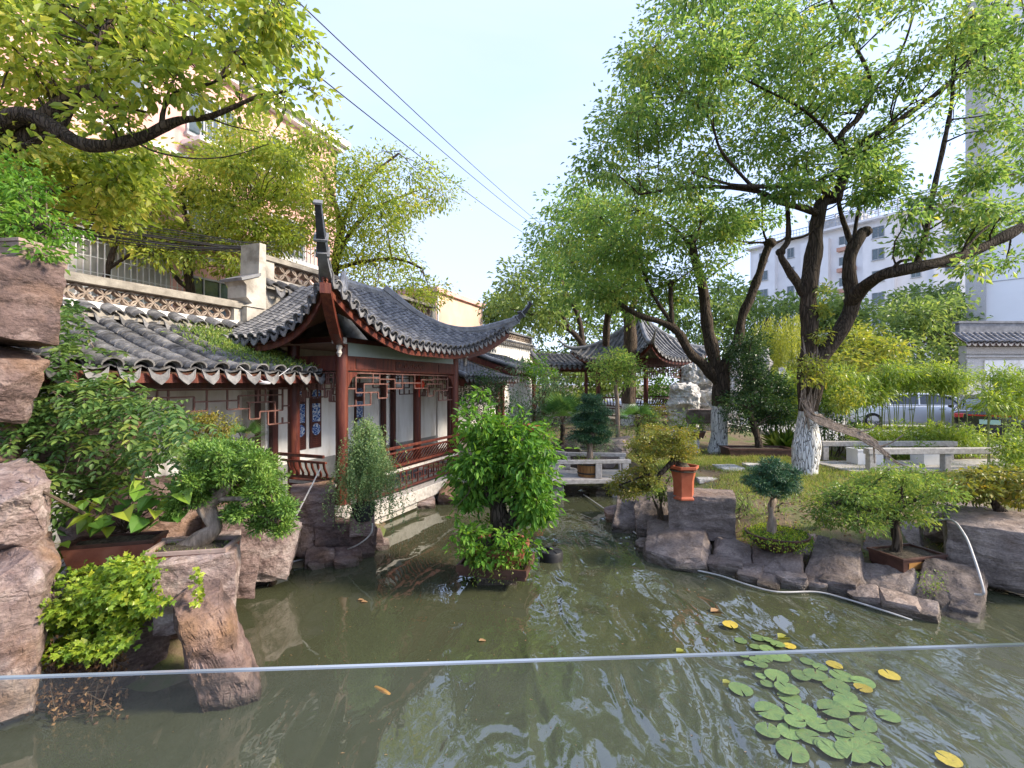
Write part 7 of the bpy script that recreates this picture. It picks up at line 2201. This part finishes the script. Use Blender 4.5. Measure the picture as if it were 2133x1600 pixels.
# barred bay window with air conditioner
for z in (4.72, 6.62):
    m = MB(F10); m.box((.1, -.45, z), (2.9, .9, .12)); m.build('bay_slab', MAT['white'], pk)
m = MB(F10); m.box((.1, -.40, 5.67), (2.6, .06, 1.76)); bw_ = m.build('bay_window', MAT['palepane'], pk)
m = MB(F10)
for k in range(19): m.bar((-1.3 + k * .155, -.86, 4.78), (-1.3 + k * .155, -.86, 6.56), .022, .022)
for z in (5.0, 5.4, 5.8, 6.2, 6.5): m.bar((-1.3, -.86, z), (1.5, -.86, z), .02, .02)
m.build('security_bars', MAT['white'], bw_)
ac = root('air_conditioner', A(.6, 9.6, 3.75), RZ, 'white air conditioner unit under the barred bay window', 'air conditioner')
m = MB(F10); m.box((.6, -.30, 4.14), (.86, .34, .6)); m.build('case', MAT['white'], ac, bevel=.02)
m = MB(F10 @ Matrix.Translation((.5, -.48, 4.14)) @ Matrix.Rotation(math.pi / 2, 4, 'X')); m.lathe((0, 0, 0), [(.24, -.02), (.24, .02), (.20, .02), (.20, -.0), (.05, .0), (.05, .02)], 20); m.build('fan_grille', MAT['rail'], ac, True)
m = MB(F10)
for x in (.3, .9): m.box((x, -.22, 3.81), (.04, .44, .04))
m.build('bracket', MAT['metal'], ac)
# low orange building further along
ob = root('low_building', A(21, 10, .2), RZ, 'low orange-pink building with flat cornice between the pavilion roof and trees', 'building')
m = MB(FA); m.box((21.0, 13, 4.3), (6.8, 6, 8.0)); m.build('wall', MAT['orange'], ob)
m = MB(FA); m.box((21.0, 13, 8.42), (7.2, 6.4, .3)); m.build('roof_cornice', MAT['pink'], ob)
m = MB(FA); m.tube([(17.75, 9.95, .3), (17.75, 9.95, 8.2)], .06, 8); m.build('downpipe', MAT['white'], ob)
F10b = FA @ Matrix.Translation((0, 10, 0))
for t in (19.4, 22.4): window(ob, F10b, t, 5.4, 1.4, 1.4)

# white apartment block across the car park
pA, pB = Vector((53.2, 54.0, .5)), Vector((38.3, 76.0, .5))
dAB = (pA - pB); LAB = dAB.length; angAB = math.atan2(dAB.y, dAB.x)
FW = Matrix.Translation(pB) @ Rz(angAB)                     # x runs from the far end to the near end, facing -y
wb = root('apartment_building', pB, angAB, 'long white apartment block with rows of dark windows across the car park', 'building')
HB = 23.4
m = MB(FW); m.box((LAB / 2, 6, HB / 2), (LAB, 12, HB)); m.build('wall', MAT['blockwhite'], wb)
for (x0, w_) in ((2.6, 3.4), (9.8, 3.6), (17.4, 3.4), (24.6, 3.4)):
    m = MB(FW); m.box((x0, -.45, HB / 2 - .5), (w_, .9, HB - 1.0)); m.build('bay', MAT['blockwhite'], wb)
m = MB(FW); m.box((LAB / 2, 5.5, HB + .15), (LAB + .8, 13, .3)); m.build('roof_slab', MAT['blockwhite'], wb)
m = MB(FW)
for k in range(60): m.bar((.2 + k * (LAB - .4) / 59, -.6, HB + .3), (.2 + k * (LAB - .4) / 59, -.6, HB + 1.3), .06, .06)
m.bar((0, -.6, HB + 1.3), (LAB, -.6, HB + 1.3), .1, .1); m.bar((0, -.6, HB + .8), (LAB, -.6, HB + .8), .06, .06)
m.build('roof_railing', MAT['rail'], wb)
m = MB(FW)
for (xa, xb) in ((8, 15.5), (16.5, 25.5)):
    for k in range(5): m.bar((xa, 1.0 + k * .9, HB + 2.6), (xb, 1.0 + k * .9, HB + 2.6), .14, .14)
    for x in np.linspace(xa + .3, xb - .3, 5):
        m.bar((x, 1.0, HB + .3), (x, 1.0, HB + 2.6), .16, .16); m.bar((x, .4, HB + 2.45), (x, 5.2, HB + 2.45), .1, .14)
m.build('roof_pergola', MAT['rail'], wb)
m = MB(FW); m.box((12, 4.5, HB + 1.3), (5.0, 5, 2.2)); m.build('roof_room', MAT['gatebrick'], wb)
for fl in range(8):
    z = 1.7 + fl * 2.85
    for (x, yy) in ((2.6, -.9), (6.2, 0), (9.8, -.9), (17.4, -.9), (21.0, 0), (24.6, -.9)):
        window(wb, FW, x, z, 1.35 if yy else 1.0, 1.45, yy)
    x = 13.6
    m = MB(FW); m.box((x, -.3, z - 1.15), (2.2, .6, .5)); m.build('balcony_band', MAT['blockband'], wb)
    window(wb, FW, x, z, 2.0, 1.4, -.04, bars=2)
    m = MB(FW); m.box((13.1, -.35, z - .72), (.8, .4, .32)); m.build('air_conditioner', MAT['white'], wb)

# tower at the right edge with grey brick corner
Yt = 38.0
ct0 = Vector(((2010 - CX) / F * Yt, Yt, .5)); at0 = -math.atan2(ct0.x, ct0.y) - .10
tw_ = root('tower_building', ct0, at0, 'tall white tower wall with grey brick corner pier at the right edge', 'building')
FT = Matrix.Translation(ct0) @ Rz(at0)
m = MB(FT); m.box((9.0, 6.2, 16.5), (15.6, 12, 33)); m.build('wall', MAT['towerwhite'], tw_)
m = MB(FT); m.box((.62, 6.1, 16.5), (1.16, 12.6, 33.1)); m.build('brick_pier', MAT['brick'], tw_)
for z in (6.2, 10.0, 13.8, 17.6, 21.4, 25.2, 29.0):
    m = MB(FT); m.box((9.0, .185, z), (15.5, .04, .05)); m.build('joint_line', MAT['rail'], tw_)

# gate wall with tiled coping
gt_ = root('gate_wall', (27.5, 24, .55), 0, 'grey brick-framed gate wall with tiled roof coping behind the parked cars', 'wall')
xg = (2012 - CX) / F * 24
m = MB(); m.box((xg + 5, 24.2, 2.5), (10, .4, 3.9)); m.build('wall_body', MAT['gatebrick'], gt_)
m = MB(); m.box((xg + 5, 23.98, 4.2), (10.06, .12, .34)); m.box((xg + 5, 23.94, 3.9), (10.1, .08, .08)); m.build('brick_cornice', MAT['brick'], gt_)
m = MB(); m.box((xg + .35, 23.97, 2.2), (.7, .1, 3.1)); m.build('brick_jamb', MAT['brick'], gt_)
m = MB(); m.box((xg + 5.3, 23.97, 2.35), (8.8, .05, 2.7)); m.build('plaster_panel', MAT['plaster'], gt_)
FG = Matrix.Translation((0, 24.2, 0))
lean_roof(gt_, FG, xg - .45, xg + 10, -.75, 4.55, .0, 5.15, sp=.30, ex=.14, single=False, mat_fascia='darkwood')
m = MB(); m.box((xg + 4.9, 24.25, 5.36), (10.2, .24, .5)); m.box((xg + 4.9, 24.25, 5.66), (10.4, .34, .1)); m.build('ridge', MAT['ridge'], gt_)

# ============================================================ CARS
MAT['silver'] = M('silver_car_paint', (.66, .68, .71), None, rough=.3, metal=.4, coat=.6)
MAT['carblack'] = M('black_car_paint', (.014, .015, .018), None, rough=.2, spec=.6, coat=.7)
MAT['carglass'] = M('car_window_glass', (.025, .032, .036), None, rough=.06, spec=.9)
MAT['tyre'] = M('tyre_rubber', (.018, .018, .018), None, rough=.85)
MAT['chrome'] = M('bright_alloy', (.60, .61, .62), None, rough=.25, metal=.9)
MAT['taillight'] = M('red_tail_lamp', (.42, .012, .015), None, rough=.15, spec=.7, coat=.6)
MAT['headlight'] = M('clear_lamp', (.6, .62, .65), None, rough=.1, spec=.8)
MAT['plate'] = M('green_number_plate', (.30, .52, .42), (.50, .62, .55), 3, .5)
def sedan(label, loc, rz, paint):
    """nose towards +x; origin on the ground"""
    r_ = root('parked_car', loc, rz, label, 'car', 'cars in the court behind the bamboo')
    FC = Matrix.Translation(loc) @ Rz(rz)
    def ring(x, hw, zb, zt, sh):                  # lower body section
        return [Vector((x, s * y, z)) for s, y, z in ((-1, hw * .86, zb), (-1, hw, zb + .14), (-1, hw * 1.01, zb + (zt - zb) * .55), (-1, hw * .97, zt - sh * .4), (-1, hw * .86, zt), (-1, hw * .4, zt + .025), (1, hw * .4, zt + .025), (1, hw * .86, zt), (1, hw * .97, zt - sh * .4), (1, hw * 1.01, zb + (zt - zb) * .55), (1, hw, zb + .14), (1, hw * .86, zb))]
    st = [(-2.38, .72, .38, .86, .1), (-2.30, .83, .28, .96, .14), (-2.0, .90, .24, 1.02, .16), (-1.2, .92, .20, 1.00, .16), (-.2, .925, .19, .98, .16), (.8, .92, .19, .97, .16), (1.3, .91, .2, .95, .16), (1.9, .87, .22, .86, .16), (2.25, .80, .26, .74, .14), (2.40, .66, .34, .60, .1)]
    m = MB(FC); m.loft([ring(*s) for s in st]); m.build('body', MAT[paint], r_, True, 35)
    gh = [(-1.95, .62, 1.0), (-1.25, .60, 1.36), (-.7, .60, 1.435), (.1, .60, 1.44), (.55, .61, 1.36), (1.28, .66, .95)]
    def grr(x, hw, z, base): return [Vector((x, -.80, base)), Vector((x, -hw - .02, z - .06)), Vector((x, -hw * .8, z)), Vector((x, hw * .8, z)), Vector((x, hw + .02, z - .06)), Vector((x, .80, base))]
    m = MB(FC); m.loft([grr(x, w_, z, .96) for x, w_, z in gh]); m.build('window_glass', MAT['carglass'], r_, True, 30)
    m = MB(FC); m.loft([[Vector((x, -w_ * .95, z - .02)), Vector((x, -w_ * .8, z + .012)), Vector((x, w_ * .8, z + .012)), Vector((x, w_ * .95, z - .02))] for x, w_, z in gh[1:5]]); m.build('roof', MAT[paint], r_, True, 40)
    for s in (-1, 1):
        for pts in ([(-1.92, .79, 1.0), (-1.25, .63, 1.33), (-.7, .635, 1.40)], [(1.26, .80, .97), (.55, .64, 1.335), (.1, .635, 1.405)], [(-.15, .81, .97), (-.2, .63, 1.40)], [(-.7, .635, 1.40), (.1, .635, 1.405)]):
            m = MB(FC); m.tube([(x, s * y, z) for x, y, z in pts], .032, 6); m.build('pillar', MAT[paint], r_, True)
        m = MB(FC); m.tube([(-1.85, s * .815, .985), (-.2, s * .825, .985), (1.2, s * .825, .975)], .014, 6); m.build('window_trim', MAT['chrome'], r_, True)
        m = MB(FC); m.lathe((.95, s * .98, 1.0), [(.03, -.06), (.09, -.03), (.09, .05), (.03, .08)], 10); m.build('mirror', MAT[paint], r_, True)
        for x in (-1.42, 1.42):
            FWh = FC @ Matrix.Translation((x, s * .82, .33)) @ Matrix.Rotation(math.pi / 2, 4, 'X')
            m = MB(FWh); m.lathe((0, 0, 0), [(.21, -.10), (.31, -.10), (.335, -.06), (.335, .06), (.31, .10), (.21, .10)], 22, False); wh = m.build('wheel', MAT['tyre'], r_, True, 40)
            m = MB(FWh); m.lathe((0, 0, -s * .03), [(.05, -.05), (.06, .05)], 12)
            for k in range(10):
                a = k * .628; m.bar((.05 * math.cos(a), .05 * math.sin(a), -s * .06), (.20 * math.cos(a), .20 * math.sin(a), -s * .07), .035, .03)
            m.lathe((0, 0, 0), [(.195, -.09), (.212, -.09), (.212, .09), (.195, .09)], 22, False); m.build('rim', MAT['chrome'], wh, True, 40)
        m = MB(FC); m.box((2.24, s * .58, .66), (.18, .30, .11), Matrix.Rotation(-s * .35, 3, 'Z')); m.build('headlight', MAT['headlight'], r_, bevel=.02)
        m = MB(FC); m.box((-2.33, s * .62, .84), (.12, .36, .13), Matrix.Rotation(s * .30, 3, 'Z')); m.build('taillight', MAT['taillight'], r_, bevel=.02)
        m = MB(FC); m.box((.15, s * .935, .82), (.2, .02, .03)); m.box((-.85, s * .93, .84), (.2, .02, .03)); m.build('door_handle', MAT['chrome'], r_)
    m = MB(FC); m.box((-2.375, 0, .855), (.05, 1.0, .045)); m.build('light_bar', MAT['taillight'], r_)
    m = MB(FC); m.box((-2.395, 0, .66), (.02, .46, .14)); m.build('number_plate', MAT['plate'], r_)
    m = MB(FC); m.box((-2.36, 0, .42), (.10, 1.3, .14)); m.build('rear_bumper', MAT['black'], r_, bevel=.02)
    return r_
sedan('silver saloon car parked behind the bamboo screen before the gate wall', (16.2, 19.5, .69), math.radians(162), 'silver')
sedan('black saloon car with red tail lamps parked nearest the hedge', (16.1, 15.95, .69), math.radians(45), 'carblack')

# white planter boxes on the footbridge
for (x, y, w_, lab) in ((8.35, 11.2, .62, 'white square planter box with small green plant on the footbridge'), (9.75, 11.15, .42, 'smaller white planter box behind the footbridge middle post')):
    r_ = root('planter_box', (x, y, .62), 0, lab, 'planter')
    rect_pot(r_, Vector((x, y, .62)), w_, .4, .36, .0, 'white', 'white', False, .96)
    foliage(r_, [(Vector((x + dx, y, 1.02)), (.12, .1, .07), .5) for dx in (-.15, .1)], 'leaf_feather', 120, .06, .4, 'kite', .05, .1, 8, twigs=0)

# ============================================================ WIRES
def sag(a, b, s, n=16):
    a, b = Vector(a), Vector(b)
    return [a.lerp(b, i / n) - Vector((0, 0, s * 4 * (i / n) * (1 - i / n))) for i in range(n + 1)]
for (u0, v0, u1, v1, lab) in ((596, -20, 1146, 482, 'highest of three thin power lines slanting across the open sky'), (600, 35, 1140, 490, 'middle one of three thin power lines slanting across the open sky'), (640, 140, 1126, 507, 'lowest of three thin power lines slanting across the open sky')):
    m = MB(); m.tube(sag(P(u0, v0, 11), P(u1, v1, 46), .25), .016, 5)
    tag(m.build('power_line', MAT['wire'], None, True), lab, 'power line', 'overhead power lines')
cbn = root('cable_bundle', P(110, 440, 9.0), 0, 'sagging bundle of black cables strung above the low garden wall', 'cables')
for k in range(12):
    m = MB(); a = P(90 + random.uniform(-10, 10), 430 + k * 4.5, 8.6 + random.uniform(-.3, .3)); b = P(560 + random.uniform(-10, 20), 515 + random.uniform(-14, 14), 10.6)
    m.tube(sag(a, b, random.uniform(-.05, .22)), random.choice((.007, .009, .014)), 5); m.build('cable', MAT['wire'], cbn, True)

# ============================================================ POND LIFE AND FITTINGS
def pad_mesh(name, seed, mat):
    r = random.Random(seed); n = 26
    vs = [Vector((0, 0, .004))]; notch = .22
    for ring_, rr in ((0, .5), (1, 1.0)):
        for k in range(n + 1):
            a = notch / 2 + (2 * math.pi - notch) * k / n
            q = rr * (1 + (.02 * math.sin(3 * a + seed) if ring_ else 0))
            vs.append(Vector((q * math.cos(a), q * math.sin(a), (.03 * math.sin(2 * a + seed) * (seed % 3) * .5 + .02 * r.random() if ring_ else .006))))
    fs = [(0, 1 + k, 2 + k) for k in range(n)] + [(1 + k, n + 2 + k, n + 3 + k, 2 + k) for k in range(n)]
    m = MB(); m.add(vs, fs); me = m.mesh(name, True, 60); me.materials.append(MAT[mat]); return me
def padmat(name, c1, c2, c3):
    m, n, l, b = nodes_of(name)
    tcn = n.new('ShaderNodeTexCoord'); sp = n.new('ShaderNodeSeparateXYZ'); l.new(tcn.outputs['Object'], sp.inputs[0])
    at = n.new('ShaderNodeMath'); at.operation = 'ARCTAN2'; l.new(sp.outputs['Y'], at.inputs[0]); l.new(sp.outputs['X'], at.inputs[1])
    sn = n.new('ShaderNodeMath'); sn.operation = 'MULTIPLY'; sn.inputs[1].default_value = 9; l.new(at.outputs[0], sn.inputs[0])
    s2 = n.new('ShaderNodeMath'); s2.operation = 'SINE'; l.new(sn.outputs[0], s2.inputs[0])
    s3 = n.new('ShaderNodeMath'); s3.operation = 'POWER'; s3.inputs[1].default_value = 8; ab = n.new('ShaderNodeMath'); ab.operation = 'ABSOLUTE'
    l.new(s2.outputs[0], ab.inputs[0]); l.new(ab.outputs[0], s3.inputs[0])
    t = n.new('ShaderNodeTexNoise'); t.inputs['Scale'].default_value = 2.2; oi = n.new('ShaderNodeObjectInfo')
    t.noise_dimensions = '4D'; l.new(tcn.outputs['Object'], t.inputs['Vector']); mu = n.new('ShaderNodeMath'); mu.operation = 'MULTIPLY'; mu.inputs[1].default_value = 40
    l.new(oi.outputs['Random'], mu.inputs[0]); l.new(mu.outputs[0], t.inputs['W'])
    r = n.new('ShaderNodeValToRGB'); r.color_ramp.elements[0].position = .3; r.color_ramp.elements[0].color = (*c1, 1); r.color_ramp.elements[1].position = .68; r.color_ramp.elements[1].color = (*c2, 1)
    l.new(t.outputs['Fac'], r.inputs[0])
    mx_ = n.new('ShaderNodeMixRGB'); mx_.inputs[2].default_value = (*c3, 1); sc_ = n.new('ShaderNodeMath'); sc_.operation = 'MULTIPLY'; sc_.inputs[1].default_value = .35
    l.new(s3.outputs[0], sc_.inputs[0]); l.new(sc_.outputs[0], mx_.inputs[0]); l.new(r.outputs[0], mx_.inputs[1])
    hs = n.new('ShaderNodeHueSaturation'); mr = n.new('ShaderNodeMapRange'); mr.inputs[3].default_value = .75; mr.inputs[4].default_value = 1.2
    l.new(oi.outputs['Random'], mr.inputs[0]); l.new(mr.outputs[0], hs.inputs['Value']); l.new(mx_.outputs[0], hs.inputs['Color'])
    t5 = n.new('ShaderNodeTexNoise'); t5.inputs['Scale'].default_value = 5; t5.inputs['Detail'].default_value = 4; t5.noise_dimensions = '4D'
    l.new(tcn.outputs['Object'], t5.inputs['Vector']); l.new(mu.outputs[0], t5.inputs['W'])
    r5 = n.new('ShaderNodeValToRGB'); r5.color_ramp.elements[0].position = .60; r5.color_ramp.elements[1].position = .70; l.new(t5.outputs['Fac'], r5.inputs[0])
    m5 = n.new('ShaderNodeMixRGB'); m5.inputs[2].default_value = (.20, .14, .05, 1); l.new(r5.outputs[0], m5.inputs[0]); l.new(hs.outputs[0], m5.inputs[1])
    l.new(m5.outputs[0], b.inputs['Base Color']); b.inputs['Roughness'].default_value = .36
    return m
MAT['pad'] = padmat('green_lily_pad', (.085, .16, .055), (.17, .25, .07), (.26, .34, .13))
MAT['pad_y'] = padmat('yellow_lily_pad', (.36, .28, .03), (.50, .36, .05), (.22, .24, .05))
PADS = [pad_mesh('lily_pad', k, 'pad') for k in range(4)]; PADY = [pad_mesh('yellow_lily_pad', k + 9, 'pad_y') for k in range(2)]
ZL = [(560, 490, 33), (655, 475, 38), (712, 488, 28), (765, 515, 36), (640, 532, 30), (705, 545, 40), (770, 578, 60), (690, 588, 45), (640, 598, 30), (575, 575, 30), (605, 625, 27), (672, 633, 36), (930, 605, 38), (1000, 638, 38), (670, 690, 28), (705, 735, 36), (760, 695, 62), (815, 765, 62), (830, 805, 60), (560, 762, 62), (720, 885, 78), (895, 885, 78), (895, 690, 50), (975, 690, 58), (1120, 685, 60), (1090, 740, 65), (1240, 725, 58), (1140, 800, 58), (1165, 850, 80), (1070, 880, 78), (1240, 950, 72), (1380, 910, 60), (990, 960, 62), (1115, 985, 68), (710, 998, 62), (860, 950, 55), (830, 995, 68), (940, 1025, 65), (845, 1110, 85), (1035, 1080, 62), (1065, 1105, 70), (1180, 1120, 85), (1150, 1035, 65), (1270, 1045, 70), (1315, 1140, 66), (1245, 1080, 60)]
ZY = [(830, 520, 35), (1080, 628, 42), (1385, 685, 52), (1240, 760, 45), (1715, 1160, 60), (500, 410, 45)]
for lst, meshes, nm, lab, grp in ((ZL, PADS, 'lily_pad', 'green notched lily pad floating in the dense lily patch', 'green lily pads in the pond'), (ZY, PADY, 'yellow_lily_pad', 'yellowed dying lily pad at the edge of the lily patch', 'yellow lily pads in the pond')):
    for i, (x, y, r) in enumerate(lst):
        p = G(1333 + x * .375, 1150 + y * .375, 0.01)
        R = r * .375 / F * p.y * .98
        o = bpy.data.objects.new(nm, meshes[i % len(meshes)]); COL.objects.link(o)
        o.location = (p.x, p.y, .008 + .0035 * (i % 6)); o.rotation_euler = (random.gauss(0, .015), random.gauss(0, .015), random.uniform(0, 6.28)); o.scale = (R, R * random.uniform(.9, 1.05), R * 1.0 if nm == 'lily_pad' else R * 3)
        tag(o, lab, 'lily pad', grp)
# floating leaves: a few one can count, and specks
for (u, v, c, s) in ((1480, 1274, 'leaf_brown', .10), (745, 1250, 'leaf_brown', .05), (752, 1254, 'leaf_brown', .05), (997, 1335, 'leaf_brown', .05), (1408, 1357, 'leaf_yellow', .07), (1620, 1328, 'leaf_yellow', .10), (1690, 1405, 'leaf_brown', .06), (1505, 1422, 'leaf_yellow', .06)):
    p = G(u, v, .01)
    o = leaf_object('floating_leaf', None, c, np.array([list(p)]), np.array([[1., .3, .05]]), np.array([[0, 0, 1.]]), s * 1.6, s, 'oval', rnd=np.array([.8]))
    tag(o, 'single dry leaf floating on the green pond water', 'leaf', 'floating leaves')
sp_ = np.array([[x, y, .006] for x, y in zip(rng.uniform(-2.6, 6, 700), rng.uniform(2.8, 9, 700))])
sp_ = sp_[pond_sd(sp_[:, 0], sp_[:, 1]) < -.1]; n = len(sp_)
tag(leaf_object('floating_specks', None, 'leaf_brown', sp_, rng.normal(size=(n, 3)) * [1, 1, .02], np.tile([0, 0, 1.], (n, 1)), .012 + .025 * rng.random(n) ** 2, .008, 'kite', fold=.02), 'tiny leaf flecks drifting on the pond', 'flecks', kind='stuff')
# koi just under the surface
MAT['koi'] = M('dull_orange_koi', (.30, .14, .03), (.42, .22, .05), 14, .4)
for (u, v, rz_, lab) in ((795, 1437, -.6, 'dull orange carp just under the surface beyond the glass'),):
    p = G(u, v, 0)
    Fk = Matrix.Translation((p.x, p.y, -.032)) @ Rz(rz_)
    m = MB(Fk); pr = [(-.17, .004), (-.13, .022), (-.06, .04), (.02, .046), (.09, .038), (.14, .02), (.155, .005)]
    m.loft([[Vector((x, r * .8 * math.cos(a), r * math.sin(a))) for a in np.linspace(0, 2 * math.pi, 11)[:-1]] for x, r in pr])
    r_ = root('carp', (p.x, p.y, -.03), rz_, lab, 'fish'); m.build('body', MAT['koi'], r_, True)
    m = MB(Fk); m.prism([(-.165, 0, 0), (-.25, .05, .004), (-.22, 0, .004), (-.25, -.05, .004)], (0, 0, .004)); m.build('tail', MAT['koi'], r_)
# black pump float
pf = P(1148, 1164, 6.75); pf.z = -.03
fl = root('pump_float', pf, 0, 'round black plastic pump float beside the island bonsai', 'float')
m = MB(); m.lathe(pf, [(.14, 0), (.165, .03), (.17, .12), (.155, .155), (.07, .165), (.06, .17)], 26); m.build('drum', MAT['black'], fl, True, 35)
m = MB(); m.lathe(pf + Vector((-.02, 0, .168)), [(.045, 0), (.05, .02), (.045, .04), (.02, .042)], 14); m.build('cap', MAT['black'], fl, True, 35)
for k in range(6):
    a = k * 1.047; m = MB(); m.bar(pf + Vector((.06 * math.cos(a), .06 * math.sin(a), .168)), pf + Vector((.15 * math.cos(a), .15 * math.sin(a), .158)), .012, .012); m.build('rib', MAT['black'], fl)
# white hose along the right bank and on the left rocks
def hose(pts, label, r=.010):
    m = MB(); m.tube(smooth_path(pts, None, 6), r, 7); tag(m.build('hose', MAT['hose'], None, True), label, 'hose')
def W0(u, v, z=.03): return G(u, v + (7 if u > 1300 else 0), z)
hose([W0(1215, 1030), W0(1262, 1062, .04), W0(1290, 1085), W0(1345, 1120, .02), W0(1385, 1152), W0(1430, 1175), W0(1500, 1192), W0(1560, 1212), W0(1620, 1226), W0(1700, 1226), W0(1760, 1240), W0(1850, 1268), W0(1900, 1285, .0)], 'thin white hose lying along the waterline of the right bank')
hose([P(1905, 1098, 6.3), P(1975, 1082, 6.0), P(2008, 1112, 5.55), P(2030, 1165, 5.3), P(2048, 1225, 5.1), P(2046, 1238, 5.1), P(2030, 1238, 5.15)], 'white hose end hanging over the edge of the massive boulder', .013)
hose([W0(500, 1210, .05), W0(545, 1188, .08), W0(600, 1172, .06), W0(660, 1160, .06), W0(700, 1152, .08), P(745, 1135, 6.5), P(772, 1112, 6.5), P(776, 1090, 6.5)], 'white hose draped over the low waterline stones on the left')
m = MB(); m.tube([P(598, 1112, 6.1), P(632, 1045, 6.3), P(668, 975, 6.6)], .011, 6); tag(m.build('cane', MAT['hose'], None, True), 'pale straight cane leaning against the pavilion side railing', 'cane')
# small spot lamps and eave lamp
MAT['lamp'] = M('pale_lamp_case', (.55, .56, .60), None, rough=.35)
for (u, v, Y, lab) in ((1982, 1066, 6.9, 'small pale garden spotlight on the slab behind the massive boulder'), (1718, 1090, 7.1, 'small dark garden spotlight in the grass behind the grey slab')):
    p = P(u, v, Y); r_ = root('spotlight', p, 0, lab, 'lamp')
    m = MB(); m.box(p + Vector((0, 0, .05)), (.22, .12, .05), Matrix.Rotation(-.2, 3, 'X')); m.build('case', MAT['lamp' if u > 1900 else 'black'], r_, bevel=.01)
    m = MB(); m.tube([p + Vector((0, .03, -.08)), p + Vector((0, .03, .04))], .012, 6); m.build('bracket', MAT['metal'], r_)
pl = A(-3.05, .38, 2.52)
el = root('eave_lamp', pl, RZ, 'loose lamp dangling on wires from the near corridor eave', 'lamp')
m = MB(); m.lathe(pl + Vector((0, 0, -.03)), [(.01, 0), (.07, .01), (.08, .03), (.04, .05), (.01, .055)], 14); m.build('shade', MAT['lamp'], el, True)
for s in (-1, 1):
    m = MB(FA); m.tube([(-3.05, .38, 2.53), (-3.05 + s * .2, .37, 2.60), (-3.05 + s * .42, .36, 2.74)], .006, 5); m.build('wire', MAT['lamp'], el)
